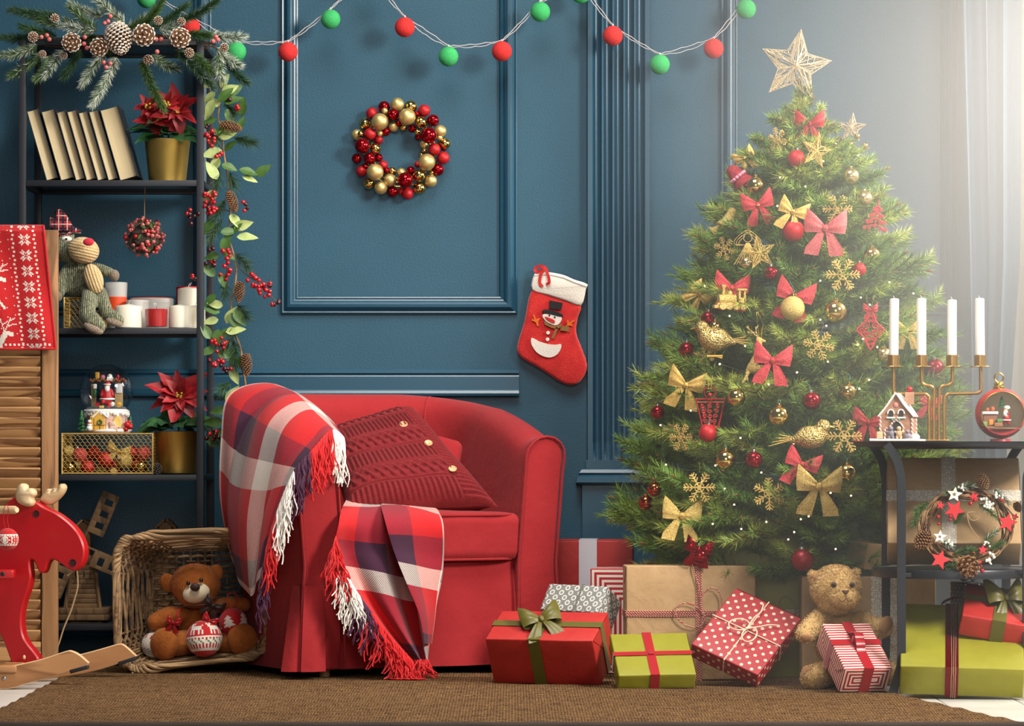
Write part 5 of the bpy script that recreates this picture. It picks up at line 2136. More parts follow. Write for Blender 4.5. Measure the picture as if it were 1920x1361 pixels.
# ------------------------------------------------------------------ brown teddy bear in the basket
ZT = zp(0, 900, 2.952)
YT = -.555
zt_ = lambda a, b, y=0: P(*ZT(a, b), YT + y)
KT = 1 / 2.952 / S(YT)
BRP = M('brown_plush', 'A85A1C', .9, var=(70, 'B96A26'), sheen=.12, bump=(260, .8, .003))
td = thing('teddy_bear', 'brown plush teddy bear with a bow sitting inside the wicker basket', 'soft toy', tuple(zt_(1100, 960)))
g = G()
g.ball(zt_(1100, 810, .02), 118 * KT, 18, 0, (1, .75, 1.1))
cap(g, [zt_(1010, 745, -.01), zt_(930, 755, -.03), zt_(862, 785, -.045)], [48 * KT, 56 * KT, 50 * KT])
cap(g, [zt_(1200, 700, 0), zt_(1280, 690, -.02), zt_(1350, 690, -.03)], [42 * KT, 46 * KT, 40 * KT])
cap(g, [zt_(1060, 890, -.01), zt_(990, 905, -.05), zt_(930, 910, -.07)], [70 * KT, 72 * KT, 66 * KT])
cap(g, [zt_(1180, 880, -.01), zt_(1260, 890, -.05), zt_(1320, 890, -.07)], [66 * KT, 70 * KT, 66 * KT])
blend('body', g, BRP, td, .004, 5)
for (a, b, r, ry) in [(912, 908, 92, .25), (1342, 884, 94, -.3)]:
    o = ob('foot', G().ball((0, 0, 0), r * KT, 22, 0, (.92, .55, 1)), BRP, td, smooth=180)
    o.matrix_basis = wmat(td).inverted() @ Matrix.LocRotScale(zt_(a, b, -.085), Euler((.15, ry, -ry)), Vector((1, 1, 1)))
g = G()
g.ball(zt_(1082, 578, -.015), 140 * KT, 22, 0, (1, .92, .84))
g.ball(zt_(1085, 640, -.03), 100 * KT, 18, 0, (1.05, .9, .7))
blend('head', g, BRP, td, .004, 6)
for (a, b) in [(932, 568), (1192, 518)]:
    o = ob('ear', G().ball((0, 0, 0), 52 * KT, 16, 0, (.85, .45, 1.05)), BRP, td, smooth=180)
    o.matrix_basis = wmat(td).inverted() @ Matrix.LocRotScale(zt_(a, b, -.01), Euler((0, -.5 if a < 1000 else .5, .3 if a < 1000 else -.3)), Vector((1, 1, 1)))
o = ob('muzzle', G().ball((0, 0, 0), 76 * KT, 20, 0, (1, .6, .72)), M('cream_plush', 'EAD9B8', .9, sheen=.4, bump=(300, .4)), td, smooth=180)
o.matrix_basis = wmat(td).inverted() @ Matrix.LocRotScale(zt_(1086, 625, -.072), Euler((0, -.25, 0)), Vector((1, 1, 1)))
ob('nose', G().ball(zt_(1080, 592, -.100), 27 * KT, 14, 0, (1.05, .6, .85)), M('nose_brown', '3A1C12', .6, sheen=.3), td, world=True, smooth=180)
EYEM = M('eye_black', '120D0B', .08, coat=.5)
for (a, b) in [(1042, 572), (1113, 554)]:
    ob('eye', G().ball(zt_(a, b, -.088), 12 * KT, 12), EYEM, td, world=True, smooth=180)
o = ob('bow', bow2(.062, .05, .010), M('bow_brown', '2E1A14', .5, sheen=.3), td, smooth=60)
o.matrix_basis = wmat(td).inverted() @ Matrix.LocRotScale(zt_(1180, 695, -.075), Euler((0, .5, 0)), Vector((1, 1, 1)))
ob('neck_ribbon', G().tube([zt_(1010, 700, -.07), zt_(1090, 695, -.085), zt_(1170, 685, -.075)], .004, 8, flat=.5), M('neck_ribbon_brown', '3A221A', .5), td, world=True)
tufts([c for c in td.children if c.name.startswith('head')][0], 2500, .003, .0012, BRP)
tufts([c for c in td.children if c.name.startswith('body')][0], 3000, .003, .0012, BRP)

# patterned balls around the bear
DEER2 = motif(["............", ".1..1.......", ".1111.......", "..11......1.", "..11111111..", "...1111111..", "...1111111..", "...1.1..1.1.", "...1.1..1.1.", "...1.1..1.1."])
TREE2 = motif([".....1......", "....111.....", "...11111....", "....111.....", "...11111....", "..1111111...", "...11111....", "..1111111...", ".111111111..", ".....1......"])


def pat_deer(i, j):
    if j < 9:
        return 0
    if 9 <= j < 11 or j == 18 or j == 12:
        return 1 if (j != 12 or i % 2) else 0
    if j == 11:
        return i % 2
    if 14 <= j <= 16:
        return 2 if (i + j) % 4 == 0 else 1
    if 20 <= j < 30:
        return DEER2[29 - j][i % 12]
    return 1 if (j in (13, 17, 31) and i % 2) else 0


def pat_tree(i, j):
    if 12 <= j < 22:
        return TREE2[21 - j][i % 12]
    return 0


def pat_blue(i, j):
    if 7 <= j < 12:
        return 2 if (i // 2 + j) % 2 else 1
    if 20 <= j < 24:
        return 0 if (i % 6) < 2 else 1
    return 1


yb_ = -.67
knit_ball('knitted_ball', 'knitted ball with white reindeer rows lying between the feet of the brown bear', P(383, 1197, yb_), 34.5 / S(yb_), pat_deer, [RY1, RY2, GREENY], (-.12, .08, 1.1), 60, 36, 'knitted balls in the wicker basket')
kb = knit_ball('knitted_ball', 'red knitted ball with a white tree beside the bear right foot', P(437, 1166, -.62), 27 / S(-.62), pat_tree, [RY1, RY2], (-.25, .1, 1.35), 60, 34, 'knitted balls in the wicker basket')
ob('hanging_cord', G().tube(smooth_poly([P(a, b, -.63) for a, b in [(434, 1138), (426, 1124), (428, 1114), (438, 1112), (447, 1118), (444, 1130), (438, 1139)]], 3, False), .0013, 6), RY1, kb, world=True)
knit_ball('knitted_ball', 'white and blue knitted ball tucked behind the bear left foot', P(290, 1209, -.60), 25 / S(-.60), pat_blue, [RY1, RY2, BLUEY], (0, .3, .5), 60, 34, 'knitted balls in the wicker basket')
SATIN = M('red_satin', 'B0131D', .3, sheen=.3)
t = thing('ribbon_bow', 'small red satin ribbon bow on the brown bear arm', 'bow', tuple(zt_(960, 790, -.10)), (0, .2, 0))
ob('ribbon', bow2(.04, .04, .008), SATIN, t, smooth=60)
ob('ribbon_band', G().tube([zt_(975, 760, -.09), zt_(985, 735, -.085), zt_(992, 715, -.07)], .004, 6, flat=.4), SATIN, t, world=True)
t = thing('ribbon_bow', 'small red satin ribbon bow on top of the reindeer patterned ball', 'bow', tuple(zt_(1160, 778, -.125)), (0, .5, 0))
ob('ribbon', bow2(.044, .04, .008), SATIN, t, smooth=60)

# ------------------------------------------------------------------ red tub armchair
random.seed(17)
CTH = radians(26)
CX, CY = -.368, -.42


def fabric(name, c1, c2, scale=1.0, strength=.5):
    n = NT(name)
    co = n.coord()
    n.b.inputs['Roughness'].default_value = .85
    n.b.inputs['Sheen Weight'].default_value = .08
    n.b.inputs['Specular IOR Level'].default_value = .2
    a = n.noise(n.mapped(co, (1, 1, 1)), 420 * scale, 2, .6)
    b = n.noise(co, 9, 3, .5)
    n.base(n.mix(n.math('MULTIPLY_ADD', a, .5, n.math('MULTIPLY', b, .4)), lin(c1), lin(c2)))
    n.bump(n.noise(n.mapped(co, (1, 1, 1)), 16, 3, .55), .35, .012)
    n.bump(a, strength, .0015)
    return n.mat


REDFAB = fabric('red_chair_fabric', '8C171D', 'AA2F32')
ch = thing('armchair', 'red fabric tub armchair standing before the blue wall', 'armchair', (CX, CY, 0), (0, 0, CTH))
AH = .32


def cpath(t):
    """Centre line of the tub wall, t 0..1 from the left arm front round the back; returns point, outward normal."""
    L1, ea, eb = .33, AH, .265
    tot = 2 * L1 + 1.55 * (ea + eb) / 1.0 * .98
    arc = tot - 2 * L1
    s = t * tot
    if s < L1:
        return Vector((-AH, -.33 + s, 0)), Vector((-1, 0, 0))
    if s > tot - L1:
        return Vector((AH, -.33 + (tot - s), 0)), Vector((1, 0, 0))
    a = pi * (1 - (s - L1) / arc)
    e = .82
    c_, s_ = cos(a), sin(a)
    x = AH * (abs(c_) ** e) * (1 if c_ > 0 else -1)
    y = eb * (abs(s_) ** e)
    n = Vector((c_ / AH, s_ / eb, 0)).normalized()
    return Vector((x, y, 0)), n


def ctop(t):
    k = sin(pi * t)
    return .655 + .122 * min(1, max(0, k * 1.12 - .08)) ** .8


def csect(t, front=False):
    h = .052
    top = ctop(t)
    k = min(1, max(0, (sin(pi * t) - .3) / .6))
    out = []
    for z in (.30, .38, .46, .54, top - .075):
        out.append((-h - .012 * k * sin((z - .3) / .4 * pi) - .006, z))
    for i in range(9):
        a = pi - pi * i / 8
        out.append((cos(a) * h * 1.12, top - .056 + sin(a) * .056))
    for z in (top - .10, .50, .40, .31):
        out.append((h + .004, z))
    for z in (.22, .12, .032):
        out.append((h + .006 + .014 * (.31 - z) / .28, z))
    return [(o + .03 * max(0, z - .30) / .36 - .004, z) for o, z in out]


NU = 90
vs, fs = [], []
for i in range(NU + 1):
    t = i / NU
    p, n = cpath(t)
    for (o_, z) in csect(t):
        w = 0
        vs.append(p + n * o_ + Vector((0, 0, z)))
m_ = len(csect(0))
for i in range(NU):
    for j in range(m_ - 1):
        fs.append((i * m_ + j, i * m_ + j + 1, (i + 1) * m_ + j + 1, (i + 1) * m_ + j))
ob('tub_shell', G().add(vs, fs), REDFAB, ch, smooth=70)
for side in (-1, 1):
    sec = [(side * (AH + o_), z) for o_, z in csect(0)]
    sec = [(side * (AH - .052), .034)] + sec
    if side > 0:
        sec = sec
    ob('arm_front', puff(G(), sec, .026, .010, TR((0, -.334, 0))), REDFAB, ch, smooth=60)
    ed = [(x, -.350, z) for x, z in sec[1:]]
    ob('piping', G().tube([(sec[1][0], -.349, .034)] + ed, .0040, 6), REDFAB, ch, smooth=60)
for t0 in (.36, .64):
    p, n = cpath(t0)
    ob('seam', G().tube([p + n * (o_ - .001 if q < 6 else o_ + .0005) + Vector((0, 0, z)) for q, (o_, z) in enumerate(csect(t0)[:14])], .0022, 6), REDFAB, ch)


def seatfn(p):
    x, y, z = p
    bul = 1 + .0 * x
    k = (1 - (x / .275) ** 2) * (1 - (y / .27) ** 2)
    return (x, y - .012 * (1 - (x / .275) ** 2) * (1 if y < -.2 else 0), z + (.018 * max(0, k) if z > 0 else 0) + .003 * noise.noise(Vector((x * 14, y * 14, 2))))


ob('seat_cushion', G().rbox((0, -.075, .382), (.552, .54, .128), .026, n=4, sub=14, fn=seatfn), REDFAB, ch, smooth=70)
for z in (.322, .442):
    pts = []
    for k in range(60):
        a = 2 * pi * k / 60
        e = .22
        c_, s_ = cos(a), sin(a)
        x = .273 * (abs(c_) ** e) * (1 if c_ > 0 else -1)
        y = .267 * (abs(s_) ** e) * (1 if s_ > 0 else -1)
        pts.append((x, -.075 + y - .012 * (1 - (x / .275) ** 2) * (1 if y < -.2 else 0), z))
    ob('cushion_piping', G().tube(pts, .0036, 6, closed=True), REDFAB, ch, smooth=60)


def skirt(u, v):
    x = -.275 + .55 * u
    z = .318 - .284 * v
    y = -.322 - .016 * v + .005 * sin(u * 17) * v + .004 * noise.noise(Vector((x * 9, z * 9, 4)))
    return (x, y, z)


ob('front_skirt', G().grid(40, 14, skirt), REDFAB, ch, smooth=70)
ob('seat_base', G().rbox((0, -.04, .20), (.60, .50, .22), .02), REDFAB, ch)
# inverted pleat at the near front corner
def flap(u, v):
    x = -.382 - .045 * v * (1 - u) - .004
    y = -.350 + .052 * (1 - u) - .030 * v * (1 - u) - .012 * v * sin(pi * u)
    return (x + .012 * sin(pi * u) * v * 0, y, .26 - .228 * v)


ob('pleat_flap', G().grid(8, 14, flap), REDFAB, ch, smooth=70)


def flap2(u, v):
    return (-.376 + .058 * u + .014 * v * (u - 1) , -.351 - .022 * v * (1 - abs(u - .5)) - .004, .26 - .228 * v)


ob('pleat_flap', G().grid(8, 14, flap2), REDFAB, ch, smooth=70)
LEGW = wood('pale_leg_wood', 'C9A27A', 'A57F58', 20, 'Z', .5, 3)
for x in (-.29, .29):
    for y in (-.29, .22):
        ob('leg', G().lathe([(.0005, .0), (.013, 0), (.0145, .002), (.018, .10), (.0005, .10)], 20, 0, TR((x, y, .0125))), LEGW, ch)

# ------------------------------------------------------------------ knitted cushion
KNITR = M('cable_knit_red', '6C0D13', .92, var=(160, '84141B'), sheen=.1, bump=(520, .8, .002))
PC = [P(596, 820, -.44), P(770, 764, -.38), P(934, 950, -.60), P(650, 972, -.70)]
pn = (PC[1] - PC[3]).cross(PC[0] - PC[2]).normalized()
if pn.y > 0:
    pn = -pn
pil_c = (PC[0] + PC[1] + PC[2] + PC[3]) / 4
pil = thing('cushion', 'dark red cable knit cushion with wooden buttons leaning in the armchair', 'cushion', tuple(pil_c))


def knit_h(u, v):
    if u > .80:
        return .0030 * sin(v * 2 * pi * 30)
    b = (v * 6) % 1
    k = int(v * 6) % 2
    ed = .004 * (abs(b - .02) < .03)
    if k:
        return .0034 * sin(u * 2 * pi * 26) * (1 if .1 < b < .9 else 0) - ed
    # plaited cable
    c1 = .5 + .26 * sin(u * 2 * pi * 7)
    c2 = .5 - .26 * sin(u * 2 * pi * 7)
    w = .16
    h = 0
    up = cos(u * 2 * pi * 7)
    for c_, s_ in ((c1, .5 + .5 * up), (c2, .5 - .5 * up)):
        d = (b - c_) / w
        if abs(d) < 1:
            h = max(h, (.0035 + .0040 * s_) * sqrt(1 - d * d))
    if b < .14 or b > .86:
        h = max(h, .0028 * abs(sin(b * 2 * pi * 7)))
    return h - ed


def pillow(sgn):
    def fn(u, v):
        a, b = 2 * u - 1, 2 * v - 1
        pin = 1 - .07 * (1 - a * a) * (b * b) - 0
        pinb = 1 - .07 * (1 - b * b) * (a * a)
        uu, vv = .5 + .5 * a * pinb, .5 + .5 * b * pin
        p = PC[0].lerp(PC[1], uu).lerp(PC[3].lerp(PC[2], uu), vv)
        th = .085 * ((1 - a ** 4) * (1 - b ** 4)) ** .55
        hh = knit_h(u, v) if sgn > 0 else 0
        edge = min(1, min(1 - abs(a), 1 - abs(b)) * 12)
        return p + pn * sgn * (th + hh * edge) + Vector((0, 0, .002 * noise.noise(Vector((u * 5, v * 5, 1)))))
    return fn


g = G().grid(170, 190, pillow(1))
g.grid(24, 24, pillow(-1))
ob('knit_cover', g, KNITR, pil, world=True, smooth=180)
BUTW = wood('button_wood', 'E0B98A', 'C0925F', 40, 'X', .5, 3)
f_ = pillow(1)
for (a, b) in [(757, 797), (804, 833), (849, 881)]:
    best = min(((f_(u / 60, v / 60), u, v) for u in range(40, 59) for v in range(2, 58)), key=lambda q: (960 + q[0].x * S(q[0].y) - a) ** 2 + (830 - (q[0].z - EYE) * S(q[0].y) - b) ** 2)
    pos = best[0] + pn * .003
    q = pn.to_track_quat('Z', 'Y')
    o = ob('button', G().lathe([(.0005, .0005), (.008, .001), (.0105, .003), (.0115, .0018), (.0112, 0), (.0005, -.001)], 20).box((.0022, 0, .0015), (.002, .002, .002)), BUTW, pil)
    o.matrix_basis = wmat(pil).inverted() @ Matrix.LocRotScale(pos, q, Vector((1, 1, 1)))


# second small red cushion corner behind
c2 = thing('cushion', 'plain red cushion corner showing behind the knitted cushion', 'cushion', tuple(P(822, 864, -.40)))
o = ob('cover', G().rbox((0, 0, 0), (.12, .05, .14), .024, n=4, sub=3), REDFAB, c2, (0, 0, 0), (-.3, .25, .2), smooth=180)

# ------------------------------------------------------------------ plaid throw
def plaid_mat():
    n = NT('plaid_wool')
    uv = n.new('ShaderNodeUVMap').outputs[0]
    s = n.sep(uv)
    W_, R_, V_ = 'DCCFC4', 'BE141A', '3C1430'
    stops = [(0, W_), (.22, R_), (.50, V_), (.78, R_)]
    a = n.ramp(n.math('FRACT', s[0]), stops, 'CONSTANT')
    b = n.ramp(n.math('FRACT', s[1]), [(0, R_), (.28, V_), (.56, W_), (.78, R_)], 'CONSTANT')
    tw = n.math('FRACT', n.math('MULTIPLY', n.math('ADD', s[0], s[1]), 60))
    tw = n.math('GREATER_THAN', tw, .5)
    f = n.math('MULTIPLY_ADD', n.noise(n.coord(), 500, 2, .6), .5, n.math('MULTIPLY', tw, .5))
    n.base(n.mix(f, a, b))
    n.b.inputs['Roughness'].default_value = .95
    n.b.inputs['Sheen Weight'].default_value = .1
    n.bump(n.noise(n.coord(), 420, 2, .6), .6, .002)
    n.bump(n.math('FRACT', n.math('MULTIPLY', n.math('ADD', s[0], s[1]), 60)), .3, .0012)
    return n.mat


PLAIDW = plaid_mat()
YARN = {'w': M('yarn_white', 'EDE6DC', .9, sheen=.3), 'r': M('yarn_red', 'CF181C', .9, sheen=.3), 'p': M('yarn_purple', '47193A', .9, sheen=.3)}


def cr(p0, p1, p2, p3, t):
    return .5 * ((2 * p1) + (p2 - p0) * t + (2 * p0 - 5 * p1 + 4 * p2 - p3) * t * t + (3 * p1 - p0 - 3 * p2 + p3) * t ** 3)


def net_surface(net):
    W = [[P(*q) for q in row] for row in net]
    R_, C_ = len(W), len(W[0])

    def row_at(row, u):
        f = min(u * (C_ - 1), C_ - 1 - 1e-6)
        k = int(f)
        return cr(row[max(k - 1, 0)], row[k], row[k + 1], row[min(k + 2, C_ - 1)], f - k)

    def fn(u, v):
        f = min(v * (R_ - 1), R_ - 1 - 1e-6)
        k = int(f)
        return cr(row_at(W[max(k - 1, 0)], u), row_at(W[k], u), row_at(W[k + 1], u), row_at(W[min(k + 2, R_ - 1)], u), f - k)
    return fn


thr = thing('plaid_throw', 'red white and purple plaid throw with fringes draped over the armchair', 'throw', tuple(P(520, 900, -.85)))
ARM = net_surface([
    [(600, 782, -.40), (622, 800, -.48), (640, 815, -.58), (652, 838, -.70)],
    [(560, 742, -.35), (595, 764, -.48), (625, 790, -.62), (645, 822, -.80)],
    [(500, 722, -.42), (540, 736, -.58), (578, 765, -.72), (622, 806, -.90)],
    [(434, 748, -.48), (478, 772, -.62), (525, 800, -.81), (592, 838, -.96)],
    [(420, 830, -.54), (452, 860, -.68), (500, 872, -.87), (552, 880, -.985)],
    [(415, 930, -.56), (440, 960, -.72), (482, 965, -.88), (524, 938, -.985)],
    [(424, 1010, -.53), (446, 1050, -.74), (478, 1060, -.88), (502, 1010, -.97)],
    [(430, 1040, -.53), (452, 1095, -.74), (474, 1118, -.87), (490, 1085, -.95)]])


def arm_fn(u, v):
    p = ARM(u, v)
    w = (.022 * (abs(sin(u * 5.5 + v * 3.2)) ** .6 - .6) + .006 * sin(u * 21 - v * 5)) * min(1, v * 3) * (1 - .4 * u) + .006 * sin(u * 5 - v * 9)
    lift = .045 * (1 - u) ** .7 * math.exp(-((v - .40) / .20) ** 2)
    return p + Vector((-.5 * w, -w * .85 - lift, .15 * w + .2 * lift))


g = G().grid(90, 120, arm_fn, uv=True)
g.uv = [(a * 1.45 + .18, b * 2.6 + .1) for a, b in g.uv]
ob('arm_drape', g, PLAIDW, thr, world=True, smooth=180)
LAP = net_surface([
    [(655, 925, -.56), (700, 930, -.52), (745, 934, -.47), (792, 942, -.42)],
    [(646, 950, -.72), (695, 952, -.68), (748, 950, -.62), (812, 956, -.56)],
    [(636, 982, -.885), (688, 984, -.845), (748, 980, -.80), (828, 978, -.745)],
    [(628, 1030, -.905), (690, 1040, -.875), (752, 1050, -.83), (830, 1060, -.775)],
    [(662, 1100, -.905), (712, 1108, -.89), (764, 1122, -.86), (818, 1130, -.795)],
    [(712, 1168, -.91), (745, 1172, -.90), (778, 1180, -.87), (808, 1186, -.82)],
    [(772, 1236, -.915), (784, 1236, -.905), (794, 1236, -.88), (802, 1236, -.84)]])


def lap_fn(u, v):
    p = LAP(u, v)
    k = max(0, min(1, (v - .3) * 4))
    w = k * (.020 * sin(u * 13 + 1.2 + v * 2) + .004 * sin(u * 27))
    b = math.exp(-((v - .24) / .13) ** 2)
    return p + Vector((.3 * w, -w - .006 * k - .030 * b, .012 * b))


g = G().grid(80, 110, lap_fn, uv=True)
g.uv = [(a * .95 + .28, b * 2.1 + .36) for a, b in g.uv]
ob('lap_drape', g, PLAIDW, thr, world=True, smooth=180)


FOLD = net_surface([
    [(722, 934, -.50), (750, 938, -.48), (785, 944, -.45), (806, 950, -.44)],
    [(716, 955, -.70), (752, 955, -.66), (790, 958, -.62), (818, 964, -.58)],
    [(724, 985, -.86), (760, 984, -.83), (800, 984, -.79), (832, 988, -.765)],
    [(740, 1035, -.885), (768, 1040, -.855), (804, 1048, -.82), (832, 1052, -.79)],
    [(764, 1095, -.90), (784, 1100, -.88), (806, 1105, -.84), (822, 1108, -.805)],
    [(786, 1150, -.905), (798, 1155, -.89), (808, 1158, -.86), (816, 1160, -.82)],
    [(796, 1205, -.905), (801, 1206, -.89), (806, 1206, -.87), (810, 1205, -.84)]])


def fold_fn(u, v):
    p = FOLD(u, v)
    b = math.exp(-((v - .24) / .13) ** 2)
    return p + Vector((0, -.022 - .034 * b - .010 * sin(u * 6 + 1), .014 * b))


g = G().grid(40, 90, fold_fn, uv=True)
g.uv = [(a * .42 + .60, b * 1.9 + .52) for a, b in g.uv]
ob('folded_edge', g, PLAIDW, thr, world=True, smooth=180)


def fringe(edge, v0, v1, n, L, colours, out=(0, -1, 0), swing=0.3):
    gs = {k: G() for k in YARN}
    for i in range(n):
        t = v0 + (v1 - v0) * (i + random.random()) / n
        c_ = colours[min(len(colours) - 1, int((i / n) * len(colours)))]
        p = edge(t)
        l = L * rnd(.7, 1.15)
        sx_, sy_ = rnd(-swing, swing) * .05, -rnd(.002, .02)
        pts = [p]
        for k in range(1, 7):
            f = k / 6
            q = p + Vector((sx_ * f + .006 * sin(i * 3 + k * 1.7) * f, sy_ * sin(pi * f * .6) - .006 + .004 * sin(i + k * 2.1), -l * f))
            q.z = max(q.z, .016)
            pts.append(q)
        gs[c_].tube(smooth_poly(pts, 2, False), .0018, 5)
    for k in gs:
        if gs[k].f:
            stuff(ob('fringe', gs[k], YARN[k], thr, world=True, smooth=60))


fringe(lambda t: arm_fn(1, t) + Vector((.002, -.004, 0)), .16, 1.0, 230, .125, 'wwrrrppwwwrrpp')
fringe(lambda t: lap_fn(0, t) + Vector((0, -.004, 0)), .42, 1.0, 260, .10, 'rrrrwwwwpprrrrrr', swing=.8)
fringe(lambda t: lap_fn(t, 1.0), 0, 1, 40, .05, 'rr', swing=.9)

# ------------------------------------------------------------------ fir tree
random.seed(40)
TX, TY = .785, -.60
TREEN = NT('fir_needles')
oi = TREEN.new('ShaderNodeObjectInfo')
nz = TREEN.noise(TREEN.coord(), 14, 2, .6)
tmix = TREEN.math('MULTIPLY_ADD', oi.outputs['Random'], .6, TREEN.math('MULTIPLY', nz, .5))
TREEN.base(TREEN.ramp(tmix, [(.15, '466A28'), (.5, '7A9C3E'), (.85, 'B8C25A')]))
TREEN.b.inputs['Roughness'].default_value = .5
TREEN = TREEN.mat
TSTEM = M('fir_stem', '5A4630', .8)
TBUD = M('fir_bud_brown', '9A6A40', .7, var=(200, '7A4E2E'))
RT = [(1.60, .012), (1.542, .04), (1.47, .115), (1.41, .175), (1.265, .245), (1.12, .30), (.944, .355), (.80, .40), (.638, .44), (.507, .455), (.42, .47), (.30, .42), (.26, .34)]


def tree_r(z):
    if z >= RT[0][0]:
        return RT[0][1]
    for (a, ra), (b, rb) in zip(RT, RT[1:]):
        if z >= b:
            t = (a - z) / (a - b)
            return ra + (rb - ra) * t
    return RT[-1][1]


def branch_me(L, seed, nl=.034, dens=1.0):
    random.seed(seed)
    g = G()
    main = [Vector((L * t, .012 * sin(t * 2 + seed) * t, .10 * L * t * t - .04 * L * sin(pi * t))) for t in [k / 8 for k in range(9)]]
    g.tube(main, lambda t: .0036 * (1.15 - t), 5, 1)
    needles(g, main, int(230 * dens * L / .28), nl, 46, .0026, 0, None, 0, .12, .35, .25)
    tips = [main[-1]]
    for k in range(6):
        t = .30 + .58 * k / 5
        f = t * 8
        p = main[int(f)].lerp(main[min(8, int(f) + 1)], f % 1)
        for sd in (-1, 1):
            l = L * (.50 - .30 * t) * rnd(.85, 1.15)
            d = Vector((.80, sd * .62, .10 + rnd(-.12, .22))).normalized()
            tw = [p + d * l * q + Vector((0, 0, .10 * l * q * q)) for q in (0, .33, .66, 1)]
            g.tube(tw, lambda t: .0022 * (1.2 - t), 4, 1)
            needles(g, tw, int(95 * dens * l / .10), nl * .95, 46, .0026, 0, None, 0, .12, .35, .05)
            tips.append(tw[-1])
    for i, t in enumerate(tips):
        if random.random() < .33:
            d = (t - main[3]).normalized()
            g.tube([t - d * .004, t + d * .006, t + d * .014], [.002, .0032, .001], 6, 2)
    o = ob('branch', g, [TREEN, TSTEM, TBUD], smooth=0)
    me = o.data
    bpy.data.objects.remove(o)
    return me


BR_L = [branch_me(.29, s) for s in (1, 2, 3, 4)]
BR_M = [branch_me(.20, s, .032) for s in (5, 6, 7)]
BR_S = [branch_me(.13, s, .028) for s in (8, 9, 10)]
random.seed(41)
tree = thing('christmas_tree', 'green fir christmas tree hung with ornaments before the right wall panel', 'christmas tree', (TX, TY, 0))
ob('trunk', G().tube([(0, 0, .02), (0, 0, .8), (.01, 0, 1.44), (.012, 0, 1.50)], [.03, .024, .010, .004], 12), BROWNWOOD, tree)
ob('stand', G().rbox((0, 0, .02), (.34, .05, .03), .004).rbox((0, 0, .046), (.05, .34, .03), .004), BROWNWOOD, tree)


REAR = []


def add_branch(me, tip_r, z, ang, pitch, L, sc, lean=0):
    d = Vector((cos(ang), sin(ang), 0))
    base_r = tip_r - L * sc * cos(pitch)
    fwd = (d * cos(pitch) + Vector((0, 0, sin(pitch)))).normalized()
    side = Vector((-sin(ang), cos(ang), 0))
    up = fwd.cross(side)
    m3 = Matrix((fwd, side, up)).transposed()
    m4 = m3.to_4x4() @ Matrix.Rotation(rnd(-.5, .5), 4, 'X') @ Matrix.Scale(sc, 4)
    m4.translation = Vector((d.x * base_r + .012 * (z - .8), d.y * base_r, z - L * sc * sin(pitch)))
    if sin(ang) > .22 and abs(cos(ang)) < .97:
        REAR.append((me, m4))
        return
    o = bpy.data.objects.new('branch', me)
    COL.objects.link(o)
    o.parent = tree
    o.matrix_basis = m4


nb = 0
z = .29
while z < 1.50:
    R_ = tree_r(z)
    if R_ > .30:
        fam, L = BR_L, .29
    elif R_ > .16:
        fam, L = BR_M, .20
    else:
        fam, L = BR_S, .13
    n = max(5, int(2 * pi * R_ / (.118 if R_ > .3 else .10)))
    off = rnd(0, 6)
    for k in range(n):
        a = off + 2 * pi * k / n + rnd(-.12, .12)
        if sin(a) > .55 and k % 2:
            continue
        sc = rnd(.85, 1.12)
        pr = max(L * .45, R_ * rnd(.86, 1.08))
        add_branch(random.choice(fam), pr, z + rnd(-.022, .022), a, rnd(-.12, .35) if z > .45 else rnd(-.25, .12), L, sc)
        nb += 1
    z += .060 if R_ > .3 else .052
# inner filling so that the crown reads dense, and a few long outliers seen in the photograph
z = .34
while z < 1.45:
    R_ = tree_r(z) * .66
    n = max(3, int(2 * pi * R_ / .22))
    off = rnd(0, 6)
    for k in range(n):
        a = off + 2 * pi * k / n
        if sin(a) > .3:
            continue
        add_branch(random.choice(BR_M if R_ > .12 else BR_S), max(.08, R_), z, a, rnd(0, .5), .2 if R_ > .12 else .13, rnd(.85, 1.1))
        nb += 1
    z += .085
for k in range(16):
    add_branch(random.choice(BR_S), .05 + .012 * (k % 3), 1.46 + .007 * k, k * 2.4, .95 + .02 * k, .13, .72)
add_branch(BR_S[0], .004, 1.605, 1.2, 1.52, .13, .8)
for (px, py, ang, L) in [(1150, 975, pi + .12, .29), (1790, 700, .1, .29), (1795, 910, -.05, .29), (1175, 850, pi - .1, .29), (1760, 575, .1, .2), (1745, 500, .15, .2), (1700, 465, .25, .2), (1800, 800, -.1, .29), (1210, 1040, pi + .25, .29), (1440, 1070, pi + .9, .29), (1560, 1075, -1.1, .29)]:
    q = P(px, py, TY)
    zz = q.z
    add_branch(random.choice(BR_L if L > .25 else BR_M), abs(q.x - TX) / max(.3, abs(cos(ang))), zz, ang, .08, L, 1.0)


print('BRANCHES', nb)


g = G()
for me, m4 in REAR:
    mi = [p.material_index for p in me.polygons]
    g.add([v.co for v in me.vertices], [tuple(p.vertices) for p in me.polygons], lambda q: mi[q], m4)
stuff(ob('rear_branches', g, [TREEN, TSTEM, TBUD], tree, smooth=0))


def on_tree(px, py, ext=.025):
    """Point in front of the crown's surface that shows at (px, py)."""
    y = TY - .25
    for _ in range(6):
        p = P(px, py, y)
        R_ = tree_r(p.z)
        dx = p.x - TX
        y = TY - sqrt(max(.0009, R_ * R_ - dx * dx)) * .97 - ext
    return P(px, py, y)


# ------------------------------------------------------------------ ornaments
LOOP = M('green_hook_wire', '3E7A6A', .4, .5)


